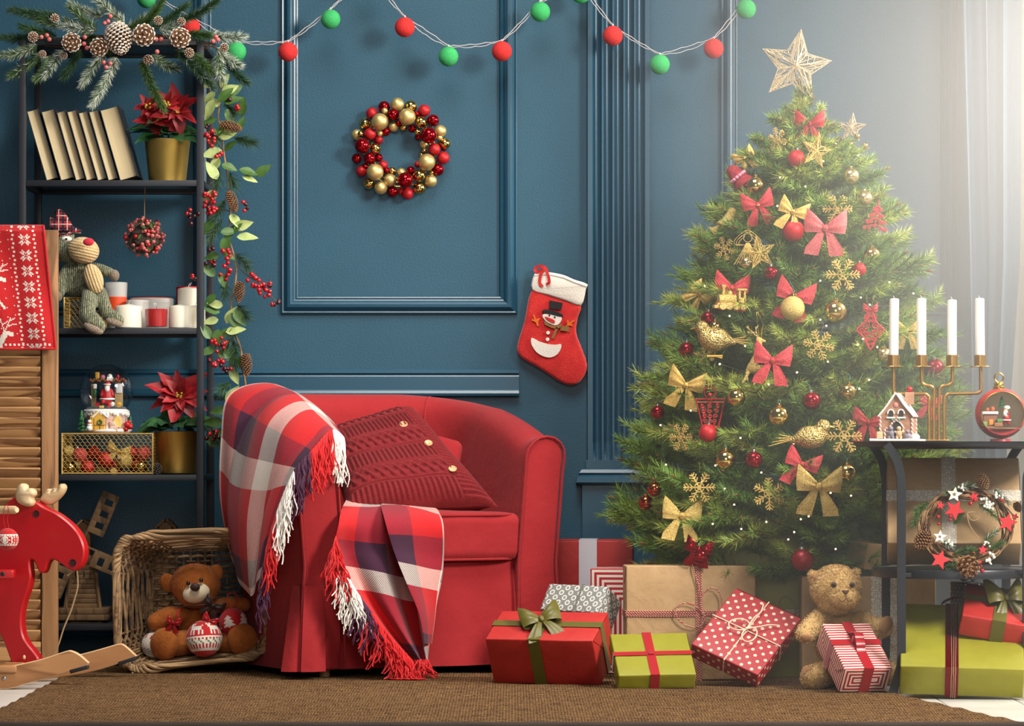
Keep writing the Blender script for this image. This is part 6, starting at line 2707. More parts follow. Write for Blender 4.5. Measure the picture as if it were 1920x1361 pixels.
def cloth_bow(label, px, py, w, mat, ext=.035, ry=0, rz=0, name='bow', h=None, tails=1.0, pos=None, group=None, y=None):
    p = pos if pos is not None else (on_tree(px, py, ext) if y is None else P(px, py, y))
    k = 1 / S(p.y)
    t = thing(name, label, 'bow', tuple(p), (rnd(-.15, .15), ry, rz), group)
    ob('ribbon', bow2(w * k, (h or w * .95) * k, w * k * .13, tails=tails), mat, t, smooth=60)
    if mat in (RED_GLIT, GOLD_GLIT, GOLDCLOTH, HAZED_RED):
        ob('tie_wire', G().tube([(k_ * .0008, -w * k * .17, 0) for k_ in (-4, 4)] , .0011, 6).tube([(0, -w * k * .15, w * k * .04), (.002, -w * k * .05, w * k * .16)], .0008, 5), GOLD, t)
    return t


GOLDCLOTH = M('gold_cloth', 'B88F3E', .55, .45, bump=(500, .5, .002), var=(260, 'E0C070'))
HAZED_RED = M('red_glitter_hazed', 'BE4A4E', .5, .2, bump=(420, .7, .004), var=(320, 'E07A78'))  # red glitter with the pinkish pallor of the haze mixed into its colour
A = [('G', 1417, 348, 17, 'shiny gold bauble near the upper left edge of the tree'), ('g', 1596, 330, 15, 'gold bauble high on the right side of the tree below the wire star'), ('g', 1622, 372, 14, 'pale gold bauble above the red filigree fir ornament'), ('G', 1635, 479, 16, 'shiny gold bauble hanging from a pink loop at the right edge of the tree'), ('X', 1486, 578, 23, 'glitter crackle gold bauble hanging in front of a red bow'), ('G', 1567, 584, 21, 'large shiny gold bauble in the middle right of the tree'), ('G', 1381, 745, 17, 'shiny gold bauble right of the red lattice ornament'), ('G', 1461, 780, 20, 'large shiny gold bauble at the centre of the lower tree'), ('G', 1590, 735, 16, 'shiny gold bauble lower right above the golden bird'), ('G', 1361, 862, 19, 'shiny gold bauble low on the tree left of a red one'), ('G', 1588, 886, 17, 'shiny gold bauble below the right snowflake beside the gold bow'),
     ('g', 1400, 493, 12, 'small gold bauble half hidden below the gold wire star'), ('g', 1658, 665, 14, 'gold bauble half hidden behind the leftmost white candle'), ('G', 1341, 613, 12, 'small gold bauble right behind the head of the left golden bird'),
     ('m', 1493, 297, 16, 'matte red bauble near the tree top left of the wire star'), ('m', 1487, 432, 21, 'large matte red bauble under the upper gold bow'), ('m', 1611, 505, 13, 'matte pink red bauble beside the middle snowflake'), ('r', 1447, 512, 13, 'glossy red bauble below the gold wire star'), ('r', 1328, 597, 14, 'red bauble above the left golden bird'), ('r', 1288, 656, 15, 'shiny red bauble hanging at the left edge of the tree'), ('r', 1233, 773, 13, 'shiny red bauble at the far left edge of the tree'), ('m', 1327, 812, 17, 'matte red bauble hanging under the red lattice ornament'), ('r', 1522, 752, 17, 'shiny red bauble right of the large centre gold bauble'), ('r', 1414, 862, 16, 'shiny red bauble low on the tree right of a gold one'), ('q', 1227, 917, 14, 'red and gold bauble at the lower left edge, upper of two'), ('q', 1211, 942, 14, 'red and gold bauble at the lower left edge, lower of two'),
     ('d', 1505, 1050, 21, 'dark red matte bauble hanging lowest above the tan teddy bear'), ('r', 1752, 692, 20, 'shiny red bauble hanging between the second and third candle'), ('r', 1312, 1042, 20, 'shiny red bauble hanging low behind the kraft gift with red twine')]
DRED = M('red_dark_matte', '8A0F1C', .4, .35)
REDGOLD = M('red_gold_shiny', 'B4512C', .1, .95)
bm = {'G': GOLD_SHINY, 'g': M('gold_pale', 'D8C48A', .22, .95), 'X': GOLD_GLIT, 'm': RED_MATTE, 'r': RED_SHINY, 'd': DRED, 'q': REDGOLD}
for (k, px, py, r, lab) in A:
    p = on_tree(px, py, .03)
    rr = r / S(p.y)
    me = ball_me(rr, bm[k], GOLD_SHINY if k in 'GgXq' else SILVER, 28)
    t = thing('bauble', lab, 'bauble', tuple(p), (rnd(-.1, .1), rnd(-.15, .15), rnd(0, 6)), 'baubles on the christmas tree')
    g = G().ball((0, 0, 0), rr, 30)
    ob('ball', g, bm[k], t, smooth=180)
    ob('cap', G().lathe([(rr * .24, rr * .93), (rr * .26, rr * 1.0), (rr * .24, rr * 1.2), (rr * .12, rr * 1.24), (.0004, rr * 1.25)], 14), GOLD_SHINY if k in 'GgXq' else SILVER, t)
    ob('hook', G().tube([(rr * .14 * cos(a), 0, rr * 1.34 + rr * .14 * sin(a)) for a in [q * pi / 5 for q in range(10)]], rr * .03, 5, closed=True).tube([(0, 0, rr * 1.48), (.002, .004, rr * 1.8), (.001, .014, rr * 2.2)], .0007, 5), LOOP, t)

for args in [('red glitter bow behind the golden train ornament', 1372, 540, 66, RED_GLIT, .015, .1), ('red glitter bow above the glitter crackle gold bauble', 1490, 556, 72, RED_GLIT, .015, .25), ('red glitter bow hiding the golden reindeer hind legs', 1448, 676, 72, RED_GLIT, .05, .12), ('large red glitter bow with haze painted into its colour in the upper middle of the tree', 1547, 428, 80, HAZED_RED, .04, .05), ('red glitter bow below the right golden bird', 1503, 872, 66, RED_GLIT, .04, .35), ('red bow below the upper left gold bauble', 1421, 384, 60, RED_GLIT, .02, -.2), ('red glitter bow just left of the gingerbread house', 1628, 792, 60, RED_GLIT, .02, .1), ('red bow at the very top under the star', 1518, 232, 56, RED_MATTE, -.01, 0), ('red bow low behind the kraft gift with red twine', 1310, 1030, 52, RED_SHINY, .04, .2), ('red bow seen between the candle holder stems', 1742, 757, 44, RED_GLIT, .0, .2),
             ('gold cloth bow above the large matte red bauble', 1486, 398, 56, GOLDCLOTH, .06, .35), ('large gold glitter bow low on the right below a red bow', 1535, 912, 86, GOLD_GLIT, .055, .05), ('gold glitter bow at the lower left of the tree', 1278, 968, 74, GOLD_GLIT, .045, .1), ('drooping gold ribbon bow at the left edge of the tree', 1286, 722, 70, GOLDCLOTH, .03, .25), ('small gold bow at the upper left edge of the tree', 1396, 296, 42, GOLDCLOTH, .01, -.5), ('gold glitter bow behind the first two candles', 1701, 620, 54, GOLD_GLIT, .01, 0), ('gold ribbon bow at the left edge beside the golden train', 1312, 552, 46, GOLDCLOTH, .0, .9)]:
    cloth_bow(*args)


def snowflake(label, px, py, r, mat=GOLD_GLIT, ext=.04, rot=0, rz=0):
    p = on_tree(px, py, ext)
    R_ = r / S(p.y)
    t = thing('snowflake_ornament', label, 'ornament', tuple(p), (rnd(-.2, .2), rot, rz), 'snowflakes on the christmas tree')
    g = G()
    w = R_ * .055
    for k in range(6):
        a = k * pi / 3
        d, s_ = Vector((cos(a), 0, sin(a))), Vector((-sin(a), 0, cos(a)))
        g.tube([d * R_ * .08, d * R_], w, 6)
        for f, l in ((.42, .26), (.62, .30), (.82, .20)):
            for q in (-1, 1):
                e = d * R_ * (f + l * .62) + s_ * q * R_ * l * .75
                g.tube([d * R_ * f, e], w * .9, 6)
                g.ball(e, w * 1.15, 6)
        g.tube([d * R_ * .30, (d + Vector((cos(a + pi / 3), 0, sin(a + pi / 3)))) * R_ * .16 * 1.05, Vector((cos(a + pi / 3), 0, sin(a + pi / 3))) * R_ * .30], w * .9, 6)
    g.lathe([(.0004, -w), (R_ * .15, -w), (R_ * .15, w), (.0004, w)], 12, 0, TR((0, 0, 0), (pi / 2, 0, 0)))
    ob('flake', g, mat, t, smooth=60)
    ob('hanging_thread', G().tube([(0, 0, R_ * .95), (.002, .004, R_ * 1.25), (0, .01, R_ * 1.5)], .0006, 5), GOLD, t)
    return t


for a in [('gold glitter snowflake near the tree top left of the hanging wire star', 1457, 262, 23, GOLD_GLIT, .02, .3, -.8), ('gold glitter snowflake above the large red bow coloured as hazed', 1570, 392, 28), ('large gold glitter snowflake in the middle right of the tree', 1580, 515, 32), ('gold glitter snowflake at the centre above the large gold bauble', 1535, 647, 29, GOLD_GLIT, .04, .2), ('gold glitter snowflake at the left edge above the lowest left ones', 1277, 820, 27, GOLD_GLIT, .02, 0, -.7), ('gold glitter snowflake at the lower left above the gold bow', 1311, 914, 30), ('gold glitter snowflake crossed by a fir twig at the bottom centre', 1442, 926, 31, GOLD_GLIT, .01, .5), ('large gold glitter snowflake right of the right golden bird', 1583, 818, 33), ('gold glitter snowflake at the left edge beside the wire angel', 1358, 466, 23, GOLD_GLIT, .01, .3, -.6), ('gold glitter snowflake half hidden below the left golden bird', 1322, 668, 18, GOLD_GLIT, .0, .3)]:
    snowflake(*a)


def star_pts(R_, r, rot=0):
    return [Vector(((R_ if k % 2 == 0 else r) * sin(k * pi / 5 + rot), 0, (R_ if k % 2 == 0 else r) * cos(k * pi / 5 + rot))) for k in range(10)]


def wire_star(name, label, p, R_, depth, wr, mat, rot=0, chords=8, rz=0, seed=1, group=None, ratio=.42):
    random.seed(seed)
    t = thing(name, label, 'star', tuple(p), (0, 0, rz), group)
    pts = star_pts(R_, R_ * ratio, rot)
    g = G()
    g.tube(pts, wr * 1.5, 6, closed=True)
    for sgn in (-1, 1):
        c_ = Vector((0, sgn * depth, 0))
        for q in pts:
            g.tube([c_, q], wr, 5)
        for k in range(0, 10):
            a, b = pts[k], pts[(k + 1) % 10]
            for i in range(chords):
                u, v = random.random(), random.random()
                s1 = a.lerp(b, u)
                s2 = (c_.lerp(a, v)) if random.random() < .5 else c_.lerp(b, v)
                g.tube([s1, s2], wr * .8, 4)
    ob('wire_frame', g, mat, t, smooth=60)
    return t


CHAMP = M('champagne_glitter', 'D6B88A', .4, .7, bump=(500, .9, .004), var=(320, 'F6E8CC'))
ts = wire_star('star_topper', 'champagne wire star topper on the tip of the christmas tree', P(1491, 124, TY - .01), 70 / S(TY), .024, .0012, CHAMP, .16, 11, .1, 5, None, .47)
sp = []
for k in range(90):
    a = k * .42
    zz = .0 - .060 * k / 90
    sp.append(Vector((.010 + (.006 + .010 * k / 90) * cos(a), .01 + (.006 + .010 * k / 90) * sin(a), -.032 + zz)))
ob('spring_holder', G().tube(sp, .0012, 5), GOLD, ts)
wire_star('wire_star_ornament', 'gold wire star hanging near the tree top right of the red bauble', on_tree(1530, 283, .05), 34 / S(-.7), .006, .0009, GOLD_GLIT, .2, 4, .5, 7)
wire_star('wire_star_ornament', 'gold wire star hanging in front of the wire angel', on_tree(1424, 474, .06), 33 / S(-.85), .005, .0010, GOLD_GLIT, -.2, 5, .1, 8)
wire_star('wire_star_ornament', 'pale wire star with gold beads at the top right edge of the tree', on_tree(1597, 240, .02), 28 / S(-.65), .008, .0010, CHAMP, .1, 4, -.3, 9)
st2 = bpy.data.objects['wire_star_ornament.002']
for (a, b, r) in [(1607, 255, 6), (1594, 270, 6), (1622, 273, 6)]:
    o = ob('bead', G().ball((0, 0, 0), r / S(-.65), 12), GOLD_SHINY, st2, smooth=180)
    o.matrix_basis = wmat(st2).inverted() @ Matrix.Translation(P(a, b, -.66))


# wire angel
p = on_tree(1402, 462, .045)
k = 1 / S(p.y)
t = thing('angel_ornament', 'gold wire angel ornament at the left of the upper tree', 'ornament', tuple(p))
g = G()
for i in range(11):
    a = -.75 + 1.5 * i / 10
    g.tube([Vector((a * 4 * k, 0, 6 * k)), Vector((a * 16 * k, -.004, -12 * k)), Vector((a * 34 * k, -.002, -34 * k))], .0011, 6)
g.tube([Vector((sin(a) * 34 * k * .95, -.002, -34 * k * cos(a) * .98 - 1 * k)) for a in [-.75 + 1.5 * i / 12 for i in range(13)]], .0013, 6)
for sx_ in (-1, 1):
    for f in (.6, .8, 1.0):
        g.tube([Vector((sx_ * (4 + 30 * f * sin(pi * q / 12) * (.4 + .6 * q / 12)) * k, .003, (4 + 26 * f * q / 12 - 12 * f * sin(pi * q / 12)) * k)) for q in range(13)], .0010, 6)
g.tube([Vector((8 * k * cos(q * pi / 8), 0, (16 + 8 * sin(q * pi / 8)) * k)) for q in range(16)], .0012, 6, closed=True)
g.tube([Vector((6 * k * cos(q * pi / 8), .003 * sin(q * pi / 8), (28 + 2 * sin(q * pi / 8)) * k)) for q in range(16)], .0010, 6, closed=True)
ob('wire_frame', g, GOLD_GLIT, t, smooth=60)
ob('hanging_thread', G().tube([(0, 0, 30 * k), (.003, .006, 45 * k), (0, .012, 60 * k)], .0006, 5), GOLD, t)


# golden birds
def bird(label, px, py, sgn, sc, ext=.05):
    p = on_tree(px, py, ext)
    k = sc / S(p.y)
    t = thing('bird_ornament', label, 'ornament', tuple(p))
    V = lambda x, z, y=0: p + Vector((sgn * x * k, y * k, z * k))
    g = G()
    g.ball(V(0, 0), 24 * k, 18, 0, (1.25, .9, .95))
    g.ball(V(14, 5), 19 * k, 16, 0, (1, .9, 1))
    g.ball(V(24, 21), 14 * k, 16)
    cap(g, [V(-18, -2), V(-38, -6)], [15 * k, 5 * k])
    gm = NT('gold_scales')
    co = gm.coord()
    gm.b.inputs['Metallic'].default_value = .85
    gm.b.inputs['Roughness'].default_value = .35
    vv = gm.voronoi(co, 190, 'DISTANCE_TO_EDGE')
    gm.base(gm.ramp(vv, [(.02, 'EED48A'), (.2, '8E6A2A')]))
    gm.bump(gm.math('SUBTRACT', 1.0, vv), .8, .004)
    blend('body', g, gm.mat, t, .0022, 5)
    g = G()
    for q in range(4):
        a = V(-34, -4 + q * 1.5, q - 2)
        g.tube([a, V(-62 + q * 3, -12 + q * 5, (q - 2) * 2), V(-82 + q * 7, -17 + q * 8, (q - 2) * 3)], [3 * k, 4.5 * k, 1.5 * k], 6, flat=.4)
    ob('tail', g, GOLD_GLIT, t, world=True, smooth=60)
    ob('beak', G().tube([V(35, 21), V(46, 19)], [3.4 * k, .6 * k], 8), GOLD, t, world=True)
    ob('eye', G().ball(V(28, 25, -11), 1.6 * k, 8), EYEM, t, world=True)
    return t


bd = bird('golden bird ornament facing left at the left of the tree', 1340, 636, -1, 1.0)
kk = 1 / S(bd.location.y)
ob('clip', G().box((0, 0, -31 * kk), (30 * kk, 6 * kk, 3 * kk)).tube([(0, 0, -20 * kk), (0, 0, -31 * kk)], 1.4 * kk, 6).tube([(-14 * kk, 0, -31 * kk), (14 * kk, -.003, -35 * kk)], 1.2 * kk, 6), GOLD, bd)
bird('golden bird ornament facing right in the lower right of the tree', 1520, 820, 1, .98)

# golden leaping reindeer
p = on_tree(1422, 650, .045)
k = 1 / S(p.y)
t = thing('reindeer_ornament', 'gold glitter leaping reindeer ornament in the middle of the tree', 'ornament', tuple(p))
V = lambda a, b, y=0: p + Vector(((a - 1422) * k, y * k, (650 - b) * k))
g = G()
cap(g, [V(1430, 662), V(1418, 672), V(1410, 690)], [9 * k, 8 * k, 9 * k])
cap(g, [V(1425, 660), V(1424, 645), V(1422, 636)], [7 * k, 5 * k, 4.5 * k])
cap(g, [V(1422, 636), V(1434, 640)], [5 * k, 2.5 * k])
cap(g, [V(1412, 680), V(1405, 684), V(1400, 700), V(1402, 712)], [3.5 * k, 3 * k, 2.5 * k, 2 * k])
cap(g, [V(1408, 690), V(1400, 705), V(1392, 718)], [4 * k, 3 * k, 2 * k])
cap(g, [V(1432, 690), V(1437, 715), V(1436, 725)], [4 * k, 3 * k, 2 * k])
cap(g, [V(1428, 692), V(1418, 712), V(1413, 722)], [4 * k, 3 * k, 2 * k])
cap(g, [V(1415, 692), V(1430, 692)], [8 * k, 8 * k])
blend('body', g, GOLD_GLIT, t, .0016, 2)
g = G()
for sx_ in (-1, 1):
    g.tube([V(1421, 632), V(1414 + sx_ * 4, 622), V(1408 + sx_ * 9, 612)], .0012, 5)
    g.tube([V(1415 + sx_ * 4, 624), V(1406 + sx_ * 5, 622)], .001, 5)
    g.tube([V(1411 + sx_ * 6, 617), V(1412 + sx_ * 10, 610)], .001, 5)
ob('antler', g, GOLD_GLIT, t, world=True)
ob('hanging_thread', G().tube([V(1424, 640), V(1420, 605), V(1419, 585, 10)], .0006, 5).tube([V(1426, 640), V(1431, 605), V(1421, 585, 10)], .0006, 5), GOLD, t, world=True)

# golden train
p = on_tree(1370, 562, .055)
k = 1 / S(p.y)
t = thing('train_ornament', 'gold glitter steam train ornament in front of a red bow', 'ornament', tuple(p), (0, 0, .25))
B_ = lambda x, z, w, h, d=14, y=0: (Vector(((x) * k, y * k, z * k)), (w * k, d * k, h * k))
ob('frame', G().rbox(*B_(-1, -9, 54, 6), .0015).rbox(*B_(-29, -13, 10, 6), .0012), GOLD_GLIT, t)
ob('boiler', G().lathe([(.0004, -22 * k), (8.5 * k, -21 * k), (9 * k, 0), (9 * k, 12 * k), (.0004, 13 * k)], 20, 0, TR((-3 * k, 0, 1 * k), (0, pi / 2, 0))), GOLD_GLIT, t)
ob('cab', G().rbox(*B_(16, 6, 4, 24), .001).rbox(*B_(26, 6, 4, 24), .001).rbox(*B_(21, -1, 13, 10), .001).rbox(*B_(21, 19, 19, 4, 16), .0015), GOLD_GLIT, t)
ob('chimney', G().lathe([(3 * k, 0), (3 * k, 13 * k), (5 * k, 16 * k), (5 * k, 20 * k), (.0004, 20 * k)], 14, 0, TR((-14 * k, 0, 8 * k))), GOLD_GLIT, t)
ob('steam_dome', G().ball((-1 * k, 0, 11 * k), 4.5 * k, 10, 0, (1, 1, 1.5)), GOLD_GLIT, t)
for x in (-18, -5, 9, 22):
    ob('wheel', G().lathe([(.0004, -3 * k), (7 * k, -3 * k), (7 * k, 3 * k), (.0004, 3 * k)], 18, 0, TR((x * k, -8 * k, -12 * k), (pi / 2, 0, 0))), GOLD_GLIT, t)


def spiral(c, r, turns, a0, sgn=1, n=22):
    return [Vector(c) + Vector((cos(a0 + sgn * 2 * pi * turns * q / n) * r * (1 - q / n * .85), 0, sin(a0 + sgn * 2 * pi * turns * q / n) * r * (1 - q / n * .85))) for q in range(n + 1)]


# red filigree drop
p = on_tree(1632, 615, .04)
k = 1 / S(p.y)
t = thing('filigree_drop', 'red glitter filigree drop ornament with a bow left of the candles', 'ornament', tuple(p))
g = G()
g.tube(smooth_poly([(0, 0, 22 * k), (14 * k, 0, 8 * k), (25 * k, 0, -4 * k), (12 * k, 0, -18 * k), (0, 0, -40 * k), (-12 * k, 0, -18 * k), (-25 * k, 0, -4 * k), (-14 * k, 0, 8 * k)], 4), 1.9 * k, 6, closed=True)
for sx_ in (-1, 1):
    for (x, z, r) in [(9, 4, 7), (16, -4, 6), (7, -10, 6), (5, 14, 4.5), (5, -21, 4), (4, -30, 3)]:
        g.tube(spiral((sx_ * x * k, 0, z * k), r * k, 1.4, .5, sx_), 1.4 * k, 5)
ob('filigree', g, RED_GLIT, t)
ob('ribbon', bow2(28 * k, 26 * k, 4 * k, T=TR((0, 0, 34 * k))), RED_GLIT, t, smooth=60)
ob('hanging_thread', G().tube([(-3 * k, 0, 36 * k), (-8 * k, .004, 60 * k)], .0006, 5).tube([(3 * k, 0, 36 * k), (6 * k, .004, 60 * k)], .0006, 5), GOLD, t)
# red filigree fir
p = on_tree(1643, 408, .035)
k = 1 / S(p.y)
t = thing('filigree_fir', 'red glitter filigree fir tree ornament at the upper right of the tree', 'ornament', tuple(p), (0, .15, 0))
g = G()
g.tube([(0, 0, 32 * k), (0, 0, -20 * k)], 1.6 * k, 6)
for sx_ in (-1, 1):
    for (z, w) in [(22, 8), (10, 13), (-2, 18), (-14, 22)]:
        g.tube(smooth_poly([(0, 0, z * k), (sx_ * w * .5 * k, 0, (z - 3) * k), (sx_ * w * k, 0, (z - 9) * k)], 3, False), 1.7 * k, 6)
        g.tube(spiral((sx_ * (w - 3) * k, 0, (z - 7) * k), 4 * k, 1.3, 0, sx_), 1.5 * k, 5)
        g.tube(spiral((sx_ * w * .45 * k, 0, (z - 6) * k), 3.4 * k, 1.3, 2, -sx_), 1.4 * k, 5)
ob('filigree', g, RED_GLIT, t)
ob('hanging_thread', G().tube([(0, 0, 32 * k), (.002, .005, 52 * k)], .0006, 5), GOLD, t)
# red lattice basket ornament
p = on_tree(1331, 770, .04)
k = 1 / S(p.y)
t = thing('lattice_ornament', 'red lattice trapezoid ornament with a ribbon knot left of the tree centre', 'ornament', tuple(p))
g = G()
g.tube([(-26 * k, 0, 22 * k), (28 * k, 0, 22 * k), (16 * k, 0, -30 * k), (-14 * k, 0, -30 * k)], 1.8 * k, 6, closed=True)
g.tube([(-24 * k, 0, 16 * k), (26 * k, 0, 16 * k)], 1.2 * k, 6)
for i in range(5):
    for j in range(3):
        z = 9 - i * 9.5
        w = 20 - i * 2.2
        g.tube(spiral(((j - 1) * w * .7 * k, 0, z * k), 4.6 * k, 1.3, i + j, 1 if j % 2 else -1), 1.1 * k, 5)
ob('lattice', g, M('red_lattice', 'B01820', .35, .2), t)
g = G()
for a0, sx_ in ((0, -1), (1, 1)):
    g.tube([Vector((sx_ * (2 + 9 * sin(q / 10 * pi)) * k, -.003 * q / 10, (28 + 16 * cos(q / 10 * 2.2)) * k)) for q in range(11)], 2.6 * k, 6, flat=.4)
g.ball((0, -.002, 30 * k), 4 * k, 10)
ob('ribbon_knot', g, M('red_satin_bow', 'B01822', .35, .1), t)
ob('hanging_thread', G().tube([(-2 * k, 0, 40 * k), (-3 * k, .004, 66 * k)], .0006, 5).tube([(2 * k, 0, 40 * k), (5 * k, .004, 66 * k)], .0006, 5), GOLD, t)
# unidentified red glitter ornament at the left top, given a bell shape
p = on_tree(1382, 330, .03)
k = 1 / S(p.y)
t = thing('glitter_bell', 'dark red glitter ornament given a bell shape, with a pink scalloped band at the upper left', 'ornament', tuple(p), (0, -.7, 0))
ob('bell_body', G().lathe([(.0004, 24 * k), (9 * k, 21 * k), (13 * k, 10 * k), (15 * k, -6 * k), (21 * k, -17 * k), (21 * k, -20 * k), (.0004, -18 * k)], 24), M('dark_red_glitter', '7E1220', .4, .3, bump=(420, .9, .004), var=(300, 'C03040')), t)
g = G()
for q in range(14):
    a = 2 * pi * q / 14
    g.ball((cos(a) * 15 * k, sin(a) * 15 * k, -2 * k), 4.4 * k, 8, 0, (1, 1, .8))
ob('scalloped_band', g, M('pink_scallop', 'D98AA0', .6), t, smooth=180)
ob('clapper', G().ball((0, 0, -23 * k), 5 * k, 10), RED_SHINY, t, smooth=180)
# glitter leaves at the left edge
for i, (px, py, r, ry, lab) in enumerate([(1368, 408, 20, .4, 'gold glitter bell at the left edge above the wire angel'), (1346, 430, 14, 1.0, 'small gold glitter bell at the far left edge beside the wire angel')]):
    p = on_tree(px, py, .015)
    k = r / S(p.y)
    t = thing('glitter_bell', lab, 'ornament', tuple(p), (0, ry, 0))
    ob('bell_body', G().lathe([(.0004, k), (k * .35, k * .9), (k * .5, k * .2), (k * .62, -k * .4), (k * .95, -k * .85), (k * .93, -k * .92), (.0004, -k * .8)], 20), GOLD_GLIT, t)
    ob('clapper', G().ball((0, 0, -k), k * .22, 10), GOLD, t, smooth=180)

# fairy lights
za, zb_, zc = zp(1240, 380, 3.5556), zp(1140, 680, 3.402), zp(1280, 20, 2.9587)
FL = [za(*q) for q in [(775, 22), (1060, 520), (1010, 560), (1520, 530), (1680, 605), (1330, 632), (1390, 680), (455, 755), (258, 800), (290, 555), (1060, 780), (1100, 820), (558, 955), (390, 1075), (905, 1130), (1110, 1060), (1440, 962), (1345, 908), (1310, 945), (1385, 1180), (715, 1210), (1320, 1240), (628, 255)]] + [zb_(*q) for q in [(712, 10), (1025, 138), (1205, 62), (1602, 165), (1665, 110), (528, 305), (335, 398), (370, 650), (685, 655), (845, 480), (978, 700), (745, 803), (805, 905), (668, 1028), (850, 1060), (1010, 1015), (1230, 998), (1188, 1080), (1150, 1127), (1452, 1188), (1550, 848), (1185, 515), (1800, 625), (600, 760), (1280, 980), (1420, 830)]] + [zc(*q) for q in [(540, 925), (680, 975), (525, 1083), (780, 835), (850, 735), (975, 800)]] + [(1811, 860), (1798, 835)]
FL.sort(key=lambda q: (int(q[1] / 55), q[0] * (1 if int(q[1] / 55) % 2 else -1)))
fl_ = thing('fairy_lights', 'string of warm white fairy lights wound through the christmas tree', 'string lights', (TX, TY, .9))
bulb_me = mesh_of(G().ball((0, 0, 0), .0024, 10), glow('fairy_glow', 'FFD49A', 7), 'bulb')
fpos = [on_tree(a, b, .03) for a, b in FL]
for q in fpos:
    put(bulb_me, 'bulb', fl_, q)
g = G()
for a, b in zip(fpos, fpos[1:]):
    m1 = (a + b) / 2
    m1.y += .05
    m1.z -= .015
    g.tube(smooth_poly([a, m1, b], 5, False), .0007, 4)
ob('cord', g, M('lights_cord', '4A4A40', .6), fl_, world=True)

# ------------------------------------------------------------------ wrapping papers
def planar(n):
    """Object-space (u, v) on the face one looks at, from the object normal."""
    tc = n.new('ShaderNodeTexCoord')
    nx, ny, nz_ = n.sep(tc.outputs['Normal'])[0:3]
    x, y, z = n.sep(tc.outputs['Object'])[0:3]
    az = n.math('GREATER_THAN', n.math('ABSOLUTE', nz_), .7)
    ax = n.math('GREATER_THAN', n.math('ABSOLUTE', nx), .7)
    lerp = lambda f, a, b: n.math('ADD', n.math('MULTIPLY', n.math('SUBTRACT', 1.0, f), a), n.math('MULTIPLY', f, b))
    u = lerp(ax, x, y)
    v = lerp(az, z, y)
    return u, v, tc, az, ax, (x, y, z)


def paper_finish(n, rough=.6, wr=.25):
    n.b.inputs['Roughness'].default_value = rough
    n.bump(n.noise(n.coord(), 22, 3, .55, .6), wr, .006)


def plain_paper(name, c1, c2, rough=.6, wr=.25):
    n = NT(name)
    n.base(n.mix(n.noise(n.coord(), 30, 3, .6), lin(c1), lin(c2)))
    paper_finish(n, rough, wr)
    return n.mat


KRAFT = plain_paper('kraft_paper', 'A9855A', 'C2A074', .75, .5)
REDP = plain_paper('red_paper', 'A8201C', 'BC2E28', .55)
LIMEP = plain_paper('lime_paper', '84801A', '948F24', .5)


def dots_paper(name, base, dot, pitch, r, ring=False):
    n = NT(name)
    u, v = planar(n)[:2]

    def lattice(off):
        a = n.math('SUBTRACT', n.math('FRACT', n.math('MULTIPLY_ADD', u, 1 / pitch, 20.0 + off)), .5)
        b = n.math('SUBTRACT', n.math('FRACT', n.math('MULTIPLY_ADD', v, 1 / pitch, 20.0 + off)), .5)
        d = n.math('SQRT', n.math('ADD', n.math('MULTIPLY', a, a), n.math('MULTIPLY', b, b)))
        if ring:
            an = n.math('ARCTAN2', a, b)
            pet = n.math('MULTIPLY_ADD', n.math('SINE', n.math('MULTIPLY', an, 8.0)), .035, r)
            return n.math('LESS_THAN', n.math('ABSOLUTE', n.math('SUBTRACT', d, pet)), .055)
        return n.math('LESS_THAN', d, r)
    f = n.math('MAXIMUM', lattice(0), lattice(.5))
    n.base(n.mix(f, lin(base), lin(dot)))
    paper_finish(n, .5, .15)
    return n.mat


POLKA = dots_paper('polka_paper', 'A01F28', 'E8C9AE', .030, .15)
GREYF = dots_paper('grey_flower_paper', '84857F', 'E6E3DA', .030, .20, True)
NAVYD = dots_paper('navy_dot_paper', '1B2233', 'C9CCD2', .020, .10)


def stripe_paper(name, dims, p, concentric_front=True, vert=False):
    n = NT(name)
    u, v, tc, az, ax, (x, y, z) = planar(n)
    dx = n.math('SUBTRACT', dims[0] / 2, n.math('ABSOLUTE', x))
    dz = n.math('SUBTRACT', dims[2] / 2, n.math('ABSOLUTE', z))
    con = n.math('MINIMUM', dx, dz)
    side = n.math('MAXIMUM', az, ax)
    t = n.math('ADD', n.math('MULTIPLY', side, n.math('ADD', y, dims[1] / 2)), n.math('MULTIPLY', n.math('SUBTRACT', 1.0, side), con))
    f = n.math('GREATER_THAN', n.math('FRACT', n.math('MULTIPLY_ADD', t, 1 / p, 10.25)), .52)
    n.base(n.mix(f, lin('B01824'), lin('EBDACB')))
    paper_finish(n, .5, .12)
    return n.mat


def lace_mat():
    n = NT('lace')
    co = n.coord()
    n.base('E9E2D2')
    n.b.inputs['Roughness'].default_value = .9
    vv = n.voronoi(co, 170, 'F1', .5)
    hol = n.math('GREATER_THAN', vv, .42)
    n.bump(vv, .6, .002)
    tr = n.new('ShaderNodeBsdfTransparent')
    mx = n.new('ShaderNodeMixShader')
    n.link(n.math('MULTIPLY', hol, .4), mx.inputs[0])
    n.link(n.b.outputs[0], mx.inputs[1])
    n.link(tr.outputs[0], mx.inputs[2])
    n.link(mx.outputs[0], n.out.inputs['Surface'])
    return n.mat


